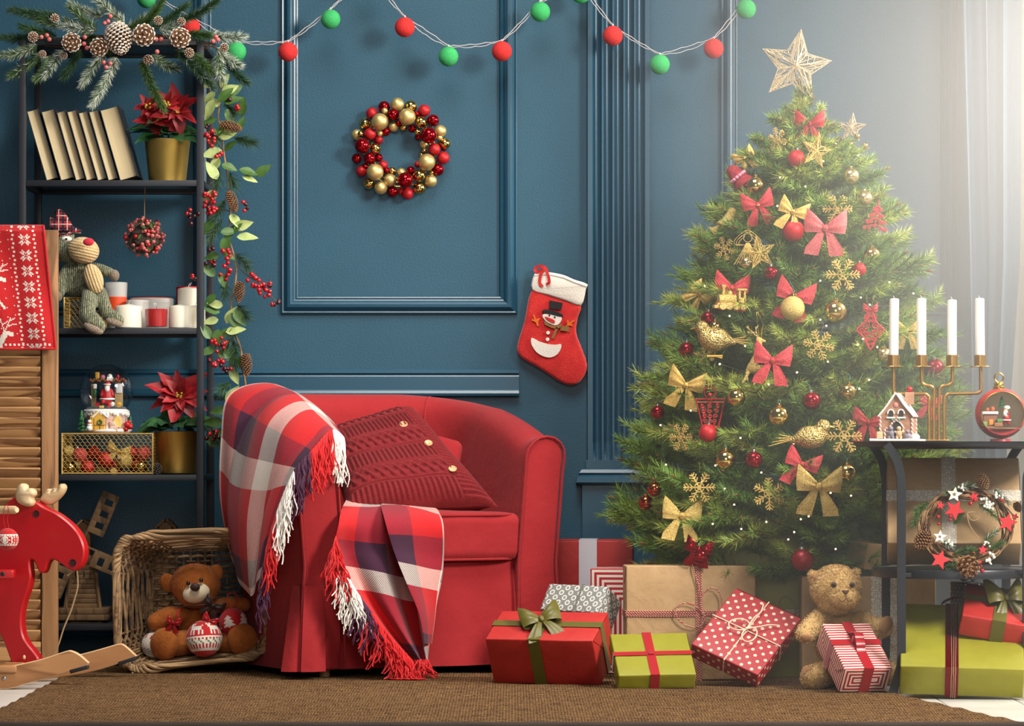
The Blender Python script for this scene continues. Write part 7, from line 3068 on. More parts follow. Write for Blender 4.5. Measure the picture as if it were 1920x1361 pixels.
LACE = lace_mat()
OLIVE = M('olive_satin', '5E581C', .42, sheen=.1, bump=(400, .15))
REDRIB = M('red_satin_ribbon', 'A2121E', .3, sheen=.4, bump=(300, .15))
TWINE_R = NT('red_white_twine')
co_ = TWINE_R.coord()
TWINE_R.base(TWINE_R.mix(TWINE_R.math('GREATER_THAN', TWINE_R.wave(co_, 90, 0, 0, 'DIAGONAL'), .62), lin('A8242C'), lin('D9B8A0')))
TWINE_R.b.inputs['Roughness'].default_value = .9
TWINE_R = TWINE_R.mat
TWINE_W = M('cream_twine', 'E2CDB0', .9, bump=(500, .5))
WSATIN = M('white_satin', 'DCD6DE', .35, sheen=.3, bump=(300, .15))


def strip(path, w, axis, g=None, e=.0016, sc=0, n_sub=6):
    """Flat band of width w along a closed rectangular path, widened along axis; sc adds scalloped rims."""
    g = g or G()
    pts = []
    for a, b in zip(path, path[1:] + path[:1]):
        a, b = Vector(a), Vector(b)
        for k in range(n_sub):
            pts.append(a.lerp(b, k / n_sub))
    N = len(pts)
    ax = Vector(axis)
    vs, fs = [], []
    for i, p in enumerate(pts):
        ww = w / 2 * (1 + (sc * abs(sin(i * pi / 2)) if sc else 0))
        vs += [p - ax * ww, p + ax * ww]
    for i in range(N):
        j = (i + 1) % N
        fs.append((i * 2, i * 2 + 1, j * 2 + 1, j * 2))
    return g.add(vs, fs)


def ring_x(d, x, e):
    """Closed path round the box in the y-z plane at x."""
    y, z = d[1] / 2 + e, d[2] / 2 + e
    return [(x, -y, z), (x, -y, -z), (x, y, -z), (x, y, z)]


def ring_y(d, y, e):
    x, z = d[0] / 2 + e, d[2] / 2 + e
    return [(-x, y, z), (-x, y, -z), (x, y, -z), (x, y, z)]


def ring_z(d, z, e):
    x, y = d[0] / 2 + e, d[1] / 2 + e
    return [(-x, -y, z), (x, -y, z), (x, y, z), (-x, y, z)]


def gift(label, dims, eul, loc, paper, flaps=True):
    t = thing('gift_box', label, 'gift', loc, eul)
    ob('wrapped_box', G().rbox((0, 0, 0), dims, .0035, n=2, sub=3, fn=lambda p: (p[0] + .0006 * sin(p[2] * 70), p[1] + .0006 * sin(p[0] * 60), p[2] + .0006 * sin(p[1] * 55 + p[0] * 40))), paper, t, smooth=50)
    if flaps:
        x, y, z = dims[0] / 2 + .0012, dims[1] / 2, dims[2] / 2
        for s_ in (-1, 1):
            g = G()
            k = min(y, z) * .98
            g.add([(s_ * x, -y * .98, z * .98), (s_ * x, y * .98, z * .98), (s_ * (x + .0008), y * .98 - k, z * .98 - k * .95), (s_ * (x + .0008), -y * .98 + k, z * .98 - k * .95)], [(0, 1, 2, 3)])
            ob('folded_flap', g, paper, t, smooth=0)
    return t


def band(t, path, w, axis, mat, name='ribbon', sc=0, nsub=6):
    return ob(name, strip(path, w, axis, None, 0, sc, nsub), mat, t, smooth=25)


def twine(t, paths, mat, r=.0016, strands=2, off=(0, 0, 0), name='twine'):
    g = G()
    for path in paths:
        for k in range(strands):
            o_ = Vector(off) * (k - (strands - 1) / 2)
            pts = []
            for a, b in zip(path, path[1:] + path[:1]):
                a, b = Vector(a), Vector(b)
                for q in range(6):
                    pts.append(a.lerp(b, q / 6) + o_ + Vector((rnd(-.0006, .0006),) * 3))
            g.tube(pts, r, 6, closed=True)
    return ob(name, g, mat, t)


def put_bow(t, pos, rot, w, h, bulge, mat, name='bow', tails=1.0):
    o = ob(name, bow2(w, h, bulge, tails=tails), mat, t, smooth=60)
    o.location = pos
    o.rotation_euler = rot
    return o


def twine_bow(t, pos, rot, w, mat, r=.0016, tails=((-1, -.8), (1, -.9))):
    g = G()
    for s_ in (-1, 1):
        g.tube([Vector((s_ * w * .5 * (1 - cos(q / 14 * 2 * pi)) * .5, -.004 - .004 * sin(q / 14 * pi), w * .28 * sin(q / 14 * 2 * pi) * 1.0 + .1 * w * (1 - cos(q / 14 * 2 * pi)))) for q in range(15)], r, 6)
    for a, b in tails:
        g.tube(smooth_poly([(0, -.004, 0), (a * w * .2, -.006, b * w * .35), (a * w * .28, -.003, b * w * .6), (a * w * .48, -.003, b * w * .8)], 3, False), r, 6)
    g.ball((0, -.005, 0), r * 2.4, 8)
    o = ob('twine_bow', g, mat, t)
    o.location = pos
    o.rotation_euler = rot
    return o


random.seed(60)
UP = (-pi / 2, 0, 0)          # a bow built facing -y laid so that it faces +z
d = (.293, .143, .135)
t = gift('red gift box with an olive green satin ribbon and bow, in front of the armchair', d, (.494, 0, -.344), (.101, -1.054, .1045), REDP)
band(t, ring_x(d, -.015, .0018), .033, (1, 0, 0), OLIVE)
band(t, ring_y(d, .005, .0024), .026, (0, 1, 0), OLIVE)
put_bow(t, (-.012, 0, d[2] / 2 + .012), (-pi / 2 + .35, 0, .5), .108, .115, .015, OLIVE, tails=.9)
d = (.199, .183, .045)
t = gift('small lime green gift box with a thin red ribbon, lowest at the front', d, (.556, -.016, .103), (.359, -1.199, .079), LIMEP)
band(t, ring_x(d, -.005, .0018), .023, (1, 0, 0), REDRIB)
band(t, ring_y(d, .0, .0024), .017, (0, 1, 0), REDRIB)
ob('knot', G().rbox((-.004, 0, d[2] / 2 + .004), (.016, .014, .006), .0025), REDRIB, t)
d = (.23, .197, .05)
t = gift('flat red polka dot gift box tied with cream twine, leaning tilted', d, (.5, -13.21 + 4 * pi, .833), (.605, -1.119, .1345), POLKA)
twine(t, [ring_x(d, 0, .0022), ring_y(d, .0, .0022)], TWINE_W, .0019, 1)
twine_bow(t, (0, 0, d[2] / 2 + .006), (-pi / 2, 0, 1.2), .085, TWINE_W, .0019, ((-1, -1.1), (1, -1.3)))
d = (.342, .099, .301)
t = gift('large kraft paper gift tied with red and white twine standing upright', d, (0, 0, .06), (.469, -.90, .1635), KRAFT)
twine(t, [ring_x(d, .02, .002)], TWINE_R, .0016, 4, (.0042, 0, 0))
twine(t, [ring_z(d, .025, .002)], TWINE_R, .0016, 4, (0, 0, .0042))
twine_bow(t, (.03, -d[1] / 2 - .004, .025), (0, -.5, 0), .13, TWINE_R, .0017, ((-1, -.9), (-.4, -1.1), (1, 1.6)))
d = (.188, .073, .072)
d = (.185, .082, .085)
t = gift('grey gift box with white flower rings, behind the red olive ribboned one', d, (.99, .015, -.62), (.184, -.85, .203), GREYF)
band(t, ring_x(d, .015, .0016), .006, (1, 0, 0), M('grey_ribbon', '77756C', .4))
d = (.21, .13, .285)
t = gift('tall red and white striped gift behind the grey one', d, (0, 0, -.14), (.325, -.665, .156), stripe_paper('stripe_paper_tall', d, .0135))
d = (.255, .16, .352)
t = gift('tall red gift with a wide white satin ribbon behind the armchair', d, (0, 0, -.05), (.213, -.36, .19), REDP)
band(t, ring_x(d, .002, .0018), .050, (1, 0, 0), WSATIN)
put_bow(t, (.012, -d[1] / 2 - .012, -.072), (0, .3, 0), .085, .07, .014, WSATIN)
d = (.275, .10, .385)
t = gift('big lime green gift box with lace standing under the tree', d, (0, 0, 0), (.672, -.775, .204), LIMEP)
band(t, ring_z(d, -.03, .0018), .034, (0, 0, 1), LACE, 'lace_band', .12, 40)
twine(t, [ring_z(d, -.022, .003)], STRING, .0011, 3, (0, 0, .006))
twine_bow(t, (.085, -d[1] / 2 - .004, -.02), (0, .2, 0), .10, STRING, .0012)
d = (.352, .09, .275)
t = gift('kraft gift with a lace band and red twine behind the tan teddy bear', d, (0, 0, 0), (.937, -.935, .150), KRAFT)
band(t, ring_x(d, .040, .0018), .064, (1, 0, 0), LACE, 'lace_band', .10, 40)
twine(t, [ring_x(d, .042, .003)], TWINE_R, .0013, 3, (.004, 0, 0))
twine_bow(t, (.042, -d[1] / 2 - .005, -.01), (0, 0, 0), .06, TWINE_R, .0013)
d = (.17, .10, .07)
gift('kraft gift lying tilted on top of the lace kraft gift, behind the bear head', d, (.1, .12, .45), (.985, -.90, .335), KRAFT)
d = (.128, .187, .075)
t = gift('red and white striped gift with a satin bow in the tan bear lap', d, (.599, .002, .284), (.863, -1.331, .0965), stripe_paper('stripe_paper_lap', d, .0098))
band(t, ring_x(d, .002, .0018), .026, (1, 0, 0), REDRIB)
band(t, ring_y(d, .012, .0024), .024, (0, 1, 0), REDRIB)
g = G()
for (L_, zz, th) in [(.080, .012, .0), (.060, .021, 0), (.030, .028, 0)]:
    g.grid(16, 2, lambda u, v, L_=L_, zz=zz: (.024 * (v - .5), (u - .5) * L_, zz - .011 + .011 * sin(pi * u) ** .5))
g.rbox((0, 0, .012), (.026, .012, .020), .003)
o = ob('bow', g, REDRIB, t, (.002, .012, d[2] / 2), None, smooth=60)
d = (.305, .276, .087)
t = gift('large lime green gift with a shiny red ribbon lying under the side table', d, (.551, .023, -.112), (1.131, -1.359, .1165), LIMEP)
band(t, ring_x(d, -.025, .0018), .032, (1, 0, 0), M('dark_red_foil', '6E0F18', .2, .5))
twine(t, [ring_x(d, -.021, .003)], M('gold_thread', 'D9C09A', .3, .6), .0008, 3, (.005, 0, 0))
g = G().grid(24, 2, lambda u, v: (-.035 + .085 * (u - .2), d[1] / 2 - .012 + .012 * v, d[2] / 2 + .004 + .022 * sin(pi * u) ** .7))
ob('ribbon_loop', g, bpy.data.materials['dark_red_foil'], t, smooth=60)
d = (.178, .157, .060)
t = gift('red gift box with an olive bow lying on the lime gift under the table', d, (.50, .17, -.12), (1.222, -1.355, .205), REDP)
band(t, ring_x(d, .005, .0018), .034, (1, 0, 0), OLIVE)
band(t, ring_y(d, .01, .0024), .026, (0, 1, 0), OLIVE)
put_bow(t, (.012, .01, d[2] / 2 + .012), (-pi / 2 + .5, 0, .4), .10, .12, .017, OLIVE, tails=.9)
d = (.078, .07, .272)
t = gift('narrow navy gift box with white dots behind the gifts under the table', d, (0, 0, .35), (1.196, -1.02, .139), NAVYD)
put_bow(t, (0, 0, d[2] / 2 + .008), UP, .05, .05, .008, GOLDCLOTH)
d = (.335, .265, .10)
t = gift('large kraft gift with lace ribbons leaning on the middle shelf of the side table', d, (.95, 0, -.10), (1.128, -1.215, .4635), KRAFT)
band(t, ring_x(d, -.012, .0018), .034, (1, 0, 0), LACE, 'lace_band', .12, 40)
band(t, ring_y(d, .012, .0024), .032, (0, 1, 0), LACE, 'lace_band', .12, 40)

# ------------------------------------------------------------------ black metal side table
TBX, TBY = 1.128, -1.25
TABLE = M('table_metal', '2B2C31', .38, .3, bump=(200, .05))
tb = thing('side_table', 'round black metal side table with a middle shelf at the right edge', 'side table', (TBX, TBY, 0))
ZTB = .6405
ob('tray_top', G().lathe([(.0005, ZTB - .008), (.235, ZTB - .008), (.246, ZTB - .013), (.252, ZTB - .012), (.258, ZTB - .003), (.258, ZTB + .001), (.254, ZTB + .001), (.252, ZTB - .003), (.24, ZTB), (.0005, ZTB)], 96, 0, TR((TBX, TBY, 0))), TABLE, tb, world=True, smooth=40)
ob('apron', G().lathe([(.0005, ZTB - .018), (.19, ZTB - .018), (.2, ZTB - .008), (.0005, ZTB - .008)], 72, 0, TR((TBX, TBY, 0))), TABLE, tb, world=True)
MSZ = .318
ob('middle_shelf', G().lathe([(.0005, MSZ - .006), (.196, MSZ - .006), (.200, MSZ - .020), (.209, MSZ - .020), (.210, MSZ - .002), (.208, MSZ + .002), (.205, MSZ - .001), (.2, MSZ), (.0005, MSZ)], 96, 0, TR((TBX, TBY, 0))), TABLE, tb, world=True)
legf = [(1662, 833), (1671, 845), (1681, 862), (1687, 885), (1690, 917), (1690, 1069), (1690, 1228), (1687, 1255), (1678, 1285), (1672, 1309)]
for yy in (-1.43, -1.07):
    for mir in (0, 1):
        pts = []
        for a, b in smooth_poly(legf, 3, False):
            p = P(a, b, -1.43)
            p.y = yy
            if mir:
                p.x = 2 * TBX - p.x
            pts.append(p)
        pts[-1].z = .0065
        g = G()
        vs, fs = [], []
        w, th = .0105, .0065
        for i, p in enumerate(pts):
            tg = (pts[min(i + 1, len(pts) - 1)] - pts[max(i - 1, 0)]).normalized()
            n_ = Vector((tg.z, 0, -tg.x)).normalized()
            yv = Vector((0, 1, 0))
            vs += [p + n_ * w - yv * th, p + n_ * w + yv * th, p - n_ * w + yv * th, p - n_ * w - yv * th]
        for i in range(len(pts) - 1):
            for k in range(4):
                q = (k + 1) % 4
                fs.append((i * 4 + k, i * 4 + q, i * 4 + 4 + q, i * 4 + 4 + k))
        fs += [(3, 2, 1, 0), tuple(len(vs) - 4 + k for k in range(4))]
        ob('leg', g.add(vs, fs), TABLE, tb, world=True, smooth=30)
        xx = pts[14].x
        ob('shelf_bracket', G().rbox(((xx + TBX + (TBX - xx) * -.0 - (TBX - xx) * .55) / 2 if False else xx + (TBX - xx) * .12, yy + (TBY - yy) * .12, MSZ - .011), (abs(TBX - xx) * .28, .012, .012), .002), TABLE, tb, world=True)

# ------------------------------------------------------------------ candle holder with four candles
ZC = zp(1580, 540, 4.253)
YC = -1.235
SCN = S(YC)
HOLD = M('brushed_brass', 'BE9556', .3, .9)
cxm = P(*ZC(750, 1200), YC).x
hd = thing('candle_holder', 'brass four armed candle holder on the black side table', 'candle holder', (cxm, YC, ZTB + .001))
zf = lambda a, b, y=0: P(*ZC(a, b), YC + y)
ob('base_plate', G().rbox((cxm, YC, ZTB + .0035), (.058, .05, .005), .002), HOLD, hd, world=True)
for pts in ([(690, 1200), (690, 900), (688, 868), (665, 846), (630, 842), (440, 842), (412, 836), (405, 810), (405, 630)], [(728, 1200), (728, 830), (724, 800), (700, 780), (665, 774), (640, 762), (630, 735), (628, 630)], [(770, 1200), (770, 830), (774, 800), (798, 780), (835, 774), (862, 762), (874, 735), (876, 630)], [(812, 1200), (812, 900), (816, 868), (838, 846), (870, 842), (1060, 838), (1092, 826), (1102, 800), (1100, 630)]):
    w = [zf(a, b) for a, b in pts]
    w[0].z = ZTB + .004
    w[-1].z += .003
    ob('arm', G().tube(smooth_poly(w, 3, False), .0046, 12), HOLD, hd, world=True)
for i, (a, top, dxt) in enumerate([(405, 82, .0015), (628, 80, 0), (872, 92, 0), (1096, 80, -.001)]):
    c_ = zf(a, 626)
    ob('drip_plate', G().lathe([(.0005, -.0012), (.0255, -.0012), (.0262, 0), (.0255, .0012), (.0005, .0012)], 36, 0, TR(tuple(c_))), HOLD, hd, world=True)
    ob('cup', G().lathe([(.0148, 0), (.0150, .029), (.0140, .0295), (.0136, .028), (.0136, .002), (.0005, .002)], 32, 0, TR(tuple(c_))), HOLD, hd, world=True)
    L_ = zf(a, top).z - c_.z - .003
    t = thing('taper_candle', ['tall white candle nearest the tree, in the left cup of the brass holder', 'tall white candle second from the tree in the brass holder', 'slightly lower white candle third from the tree in the brass holder', 'tall white candle nearest the blue curtain in the brass holder'][i], 'candle', tuple(c_ + Vector((0, 0, .0028))), (0, dxt * 8, 0), 'white candles in the brass holder')
    ob('wax_body', G().lathe([(.0005, 0), (.0120, 0), (.0122, .002), (.0120, L_ - .004), (.0112, L_ - .001), (.006, L_), (.0005, L_ + .001)], 32), M('white_wax', 'F0EAE0', .45, sss=.2) if i == 0 else bpy.data.materials['white_wax'], t)
    ob('wick', G().tube([(0, 0, L_), (-.001, 0, L_ + .004), (-.003, 0, L_ + .007)], .0007, 6), WHITE_CORD, t)

# ------------------------------------------------------------------ gingerbread house
GB = M('gingerbread', 'B98A6E', .8, bump=(160, .4), var=(60, 'A57A60'))
ICING = M('white_icing', 'F0EAE2', .6, bump=(120, .3))
CANDY = NT('candy_stripe')
co_ = CANDY.coord()
CANDY.base(CANDY.mix(CANDY.math('GREATER_THAN', CANDY.wave(co_, 60, 0, 0, 'DIAGONAL'), .5), lin('F0E6DE'), lin('B46A5C')))
CANDY = CANDY.mat
kk = 1 / 6.4 / S(-1.28)
gh = thing('gingerbread_house', 'small gingerbread house with icing roof on the left of the side table', 'ornament', (P(1684, 822, -1.28).x, -1.28, ZTB + .001), (0, 0, -.28))
zz0 = 30 * kk
W2, HW, AP, DP = 192 * kk, 285 * kk, 545 * kk, .062
ob('snow_base', G().rbox((0, -.004, zz0 / 2), (610 * kk, .10, zz0), .002, n=2, sub=5, fn=lambda p: (p[0], p[1], p[2] + .0015 * sin(p[0] * 160) * (p[2] > 0))), ICING, gh)
ob('walls', G().prism([(-W2, zz0 - .001), (W2, zz0 - .001), (W2, zz0 + HW), (0, AP + zz0 - 10 * kk), (-W2, zz0 + HW)], DP, None, 0, .001), GB, gh)
for s_ in (-1, 1):
    a, b = Vector((s_ * (W2 + 22 * kk), 0, zz0 + HW - 24 * kk)), Vector((0, 0, AP + zz0))
    m_, L_ = (a + b) / 2, (b - a).length
    o = ob('roof_panel', G().rbox((0, 0, 0), (L_, DP + .016, 22 * kk), .0022, sub=5, fn=lambda p: (p[0], p[1], p[2] + .0008 * sin(p[1] * 200 + p[0] * 90))), ICING, gh)
    o.location = m_
    o.rotation_euler = (0, s_ * atan2((b - a).z, abs((b - a).x)), 0)
ch_ = (150 * kk, .0, 0)
ob('chimney', G().rbox((135 * kk, .004, zz0 + 485 * kk), (100 * kk, .016, 150 * kk), .001), GB, gh)
ob('cherry', G().ball((135 * kk, .004, zz0 + 590 * kk), 40 * kk, 14), BERRY, gh, smooth=180)
ob('round_candy', G().ball((0, -DP / 2, zz0 + 405 * kk), 34 * kk, 14, 0, (1, .4, 1)), M('pink_candy', 'D98E86', .4), gh, smooth=180)
DARKW = M('window_dark', '3A3A34', .4)
for s_ in (-1, 1):
    x = s_ * 62 * kk
    q = [(x + 26 * kk * c_, zz0 + z_ * kk) for c_, z_ in [(-1, 262), (1, 262), (1, 305), (.6, 332), (0, 342), (-.6, 332), (-1, 305)]]
    ob('window_opening', G().prism(q, .003, TR((0, -DP / 2 - .0008, 0))), DARKW, gh)
    g = G()
    for i in range(9):
        a = pi * i / 8
        g.ball((x + 38 * kk * cos(a), -DP / 2 - .002, zz0 + 305 * kk + 44 * kk * sin(a)), 11 * kk, 8)
    g.rbox((x, -DP / 2 - .002, zz0 + 252 * kk), (104 * kk, .004, 20 * kk), .001)
    ob('icing_frame', g, ICING, gh, smooth=180)
q = [(x * kk, zz0 + z_ * kk) for x, z_ in [(-60, 10), (75, 10), (75, 130), (45, 185), (5, 200), (-35, 185), (-60, 130)]]
ob('door_opening', G().prism(q, .003, TR((0, -DP / 2 - .0008, 0))), DARKW, gh)
ob('door_arch', G().tube([((8 + 82 * cos(pi * i / 12)) * kk, -DP / 2 - .003, zz0 + (95 + 120 * sin(pi * i / 12)) * kk) for i in range(13)], 13 * kk, 8), CANDY, gh)
for (x, m_) in ((-40, 'teal_candy'), (40, 'teal_candy'), (0, 'pink_candy')):
    mt = bpy.data.materials.get(m_) or M('teal_candy', '3E9A80', .4)
    ob('gumdrop', G().ball((x * kk, -DP / 2 - .004, zz0 + 225 * kk), 17 * kk, 10), mt, gh, smooth=180)
for x in (-W2, W2):
    ob('candy_post', G().tube([(x, -DP / 2, zz0), (x, -DP / 2, zz0 + HW - 10 * kk)], 14 * kk, 8), CANDY, gh)
ob('candy_post', G().tube([(W2, DP / 2, zz0), (W2, DP / 2, zz0 + HW - 10 * kk)], 14 * kk, 8), CANDY, gh)
yf_ = -DP / 2 - .013
GREYC = M('grey_candy', '8A8490', .6)
COOK = M('cookie', 'D9B48A', .7)
ob('tiny_gift', G().rbox((-185 * kk, yf_, zz0 + 45 * kk), (70 * kk, .011, 84 * kk), .001), M('tiny_gift_cream', 'D9C79A', .6), gh)
ob('candy_cane', G().tube([(-125 * kk, yf_, zz0), (-125 * kk, yf_, zz0 + 100 * kk), (-112 * kk, yf_, zz0 + 128 * kk), (-95 * kk, yf_, zz0 + 120 * kk)], 12 * kk, 8), CANDY, gh)
for (x, mt) in ((-50, GREYC), (45, COOK)):
    g = G().ball((x * kk, yf_, zz0 + 122 * kk), 30 * kk, 10).ball((x * kk, yf_, zz0 + 65 * kk), 40 * kk, 10, 0, (1, .6, 1.1))
    for s_ in (-1, 1):
        g.ball(((x + s_ * 44) * kk, yf_, zz0 + 82 * kk), 20 * kk, 8, 0, (1.2, .6, .8)).ball(((x + s_ * 22) * kk, yf_, zz0 + 20 * kk), 22 * kk, 8, 0, (.9, .7, 1.2))
    ob('biscuit_figure', g, mt, gh, smooth=180)
ob('candy_heap', G().ball((150 * kk, yf_, zz0 + 30 * kk), 50 * kk, 10, 0, (1, .6, .8)).ball((150 * kk, yf_, zz0 + 85 * kk), 26 * kk, 10), GREYC, gh, smooth=180)
ob('snow_heap', G().ball((235 * kk, yf_ + .01, zz0 + 20 * kk), 56 * kk, 10, 0, (1, .6, .8)), ICING, gh, smooth=180)

# ------------------------------------------------------------------ red ball lantern
YN = -1.26
sN = S(YN)
RN = 47.5 / sN
cN = P(1876, 775, YN)
ln_ = thing('ball_lantern', 'red ball shaped decoration with a small winter room inside, on the side table', 'ornament', (cN.x, YN, ZTB + .001))
th0 = math.asin(40 / 47.5)
T_ = TR(tuple(cN), (pi / 2, 0, 0))          # lathe axis z -> -y
prof = [(RN * sin(a), RN * cos(a)) for a in [th0 + (pi - th0) * i / 24 for i in range(25)]]
g = G().lathe([(r, z_) for r, z_ in prof], 48, 0, T_, caps=False)
RN_RED = M('lantern_red', 'B02028', .35, var=(60, 'BE3034'), coat=.2)
g.prism([(cN.x + RN * .86 * cos(a), cN.z + RN * .86 * sin(a)) for a in [pi + .72 + (pi - 1.44) * i / 14 for i in range(15)]], .012, TR((0, YN - RN * .55, 0)))
ob('shell', g, RN_RED, ln_, world=True, smooth=50)
ob('inner_shell', G().lathe([(r * .97, z_ * .97 - .0005) for r, z_ in prof], 48, 0, T_, caps=False), M('lantern_cream', 'EADCC2', .7), ln_, world=True, smooth=180)
zrim = RN * cos(th0)
ob('gold_rim', G().tube([(cN.x + RN * .845 * cos(a), YN - zrim, cN.z + RN * .845 * sin(a)) for a in [-.72 + (pi + 1.44) * i / 40 for i in range(41)]], .0016, 6), GOLD, ln_, world=True)
ob('foot_ring', G().lathe([(.0005, 0), (RN * .42, 0), (RN * .40, .006), (.0005, .007)], 32, 0, TR((cN.x, YN, ZTB + .001))), RN_RED, ln_, world=True)
ob('cap', G().lathe([(.0148, -.004), (.0148, .004), (.0125, .006), (.0125, .013), (.011, .015), (.0005, .016)], 14, 0, TR((cN.x - .004, YN, cN.z + RN * .985))), GOLD, ln_, world=True)
ob('ring', G().tube([(cN.x - .004 + .0115 * cos(a), YN, cN.z + RN + .0265 + .0115 * sin(a)) for a in [k * pi / 12 for k in range(24)]], .0022, 8, closed=True), GOLD, ln_, world=True)
ZL = zp(1620, 690, 6.4)
kl = 1 / 6.4 / sN
zl_ = lambda a, b, y=0: P(*ZL(a, b), YN - .012 + y)


def lo(name, g, m, sm=60):
    return ob(name, g, m, ln_, world=True, smooth=sm)


lo('room_floor', G().lathe([(.0005, -.004), (RN * .84, -.004), (RN * .80, .0), (.0005, .0)], 32, 0, TR((cN.x, YN, zl_(0, 712).z))), BROWNP)
lo('fireplace', G().rbox(zl_(1510, 625), (160 * kl, .016, 150 * kl), .001), M('brick_brown', '8E5A44', .7, bump=(150, .5)))
lo('fireplace_mouth', G().rbox(zl_(1525, 650, -.009), (50 * kl, .002, 70 * kl), .001), M('fire_orange', 'D98A2A', .6))
lo('mantel_snow', G().rbox(zl_(1510, 538, -.002), (190 * kl, .022, 34 * kl), .002), ICING)
lo('mantel_toys', G().ball(zl_(1480, 498), 26 * kl, 10).ball(zl_(1540, 490), 32 * kl, 10), M('toy_orange', 'C0643A', .6), 180)
g = G()
for q in range(4):
    g.lathe([((46 - q * 8) * kl, 0), (4 * kl, 44 * kl)], 12, 0, TR(tuple(zl_(1650, 470 - q * 30, .004))))
lo('tiny_fir', g, GREENP)
g = G().ball(zl_(1710, 600, -.008), 46 * kl, 12, 0, (1, .9, 1.2)).ball(zl_(1710, 560, -.008), 36 * kl, 12)
cap(g, [zl_(1680, 590, -.012), zl_(1730, 540, -.018)], [14 * kl, 13 * kl])
g.ball(zl_(1690, 650, -.008), 22 * kl, 10, 0, (1, 1, 1.4)).ball(zl_(1735, 650, -.008), 22 * kl, 10, 0, (1, 1, 1.4))
lo('figure_coat', g, SANTAR, 180)
lo('figure_head', G().ball(zl_(1700, 520, -.010), 30 * kl, 12), FLESH, 180)
lo('white_trim', G().ball(zl_(1700, 548, -.014), 32 * kl, 12, 0, (1, .8, 1.3)).ball(zl_(1715, 475, -.008), 34 * kl, 12, 0, (1.2, 1, .8)).tube([zl_(1710 + 50 * cos(k * pi / 8), 625, -.008 + 45 * kl * sin(k * pi / 8)) for k in range(16)], 9 * kl, 6, closed=True), ICING, 180)
lo('small_gift', G().rbox(zl_(1448, 670, -.016), (54 * kl, .008, 54 * kl), .001), M('tiny_gift_green', '6AA04A', .5))
lo('small_gift', G().rbox(zl_(1612, 680, -.016), (100 * kl, .010, 50 * kl), .002), M('tiny_sack', '9A6A44', .7))
lo('small_gift', G().rbox(zl_(1625, 630, -.012), (60 * kl, .010, 40 * kl), .001), M('tiny_gift_green2', '4E8A4A', .5))

# ------------------------------------------------------------------ twig wreath on the middle shelf
random.seed(77)
ZV = zp(1690, 860, 5.67)
TILT = .30


def pw(a, b, off=0):
    y = -1.395
    for _ in range(5):
        p = P(*ZV(a, b), y)
        y = -1.385 + (p.z - .431) * TILT - off
    return P(*ZV(a, b), y)


wv = thing('twig_wreath', 'twig wreath with red stars and pine cones leaning on the middle table shelf', 'wreath', tuple(pw(690, 1190)))
CXW, CYW, RXW, RYW = 690, 720, 455, 395
g, g2 = G(), G()
for k in range(34):
    f = rnd(.84, 1.10)
    ph, am = rnd(0, 6), rnd(.02, .06)
    a0, a1 = (0, 2 * pi) if k < 12 else ((lambda q: (q, q + rnd(1.2, 3)))(rnd(0, 6)))
    pts = []
    for q in range(40):
        a = a0 + (a1 - a0) * q / 39
        rr = f + am * sin(a * 5 + ph)
        pts.append(pw(CXW + RXW * rr * cos(a), CYW - RYW * rr * sin(a) * (.93), .004 + .010 * sin(a * 7 + ph) + rnd(0, .001)))
    (g if k % 3 else g2).tube(pts, rnd(.0013, .0030) , 6)
ob('vine', g, TWIG, wv, world=True)
ob('vine', g2, BROWNWOOD, wv, world=True)
for (a, b, c_, d_, fr, n_) in [(240, 480, 120, 700, 0, 260), (300, 470, 140, 560, 0, 160), (620, 330, 480, 360, .2, 140), (600, 290, 760, 290, .3, 130), (980, 320, 1130, 470, .2, 200), (820, 470, 1010, 620, .1, 220), (560, 700, 640, 590, 0, 160), (880, 880, 1010, 770, .2, 170), (920, 950, 1070, 900, 0, 170), (560, 1000, 740, 960, 0, 170), (460, 1150, 580, 1140, 0, 130), (440, 870, 530, 930, .3, 110), (820, 960, 760, 1000, 0, 80)]:
    pts = curve_pts(pw(a, b, .022), pw(c_, d_, .028), 0, 4)
    g = G().tube(pts, .0012, 5, 2)
    needles(g, pts, n_, .019, 45, .0016, 0, 1, fr)
    ob('fir_sprig', g, [NEEDLE, NEEDLE_FROST, BROWNWOOD], wv, world=True, smooth=0)
C_WR = cone_me(.042, .017, 90, .8, CONE_TIPB)
for (me, a, b, ax, sc) in [(C_WR, 830, 170, (.45, -.3, -1), .92), (C_WR, 290, 800, (-.75, -.35, -.75), 1.15), (C_OPENB, 690, 1100, (.1, -.8, -.5), 1.05), (C_WR, 1215, 470, (.3, -.5, -.8), .6)]:
    put_cone(me, wv, pw(a, b, .028), ax, sc)
REDST = M('red_star_felt', 'C01C24', .7, sheen=.2)
WHST = M('white_star_wood', 'E9E3D6', .7)
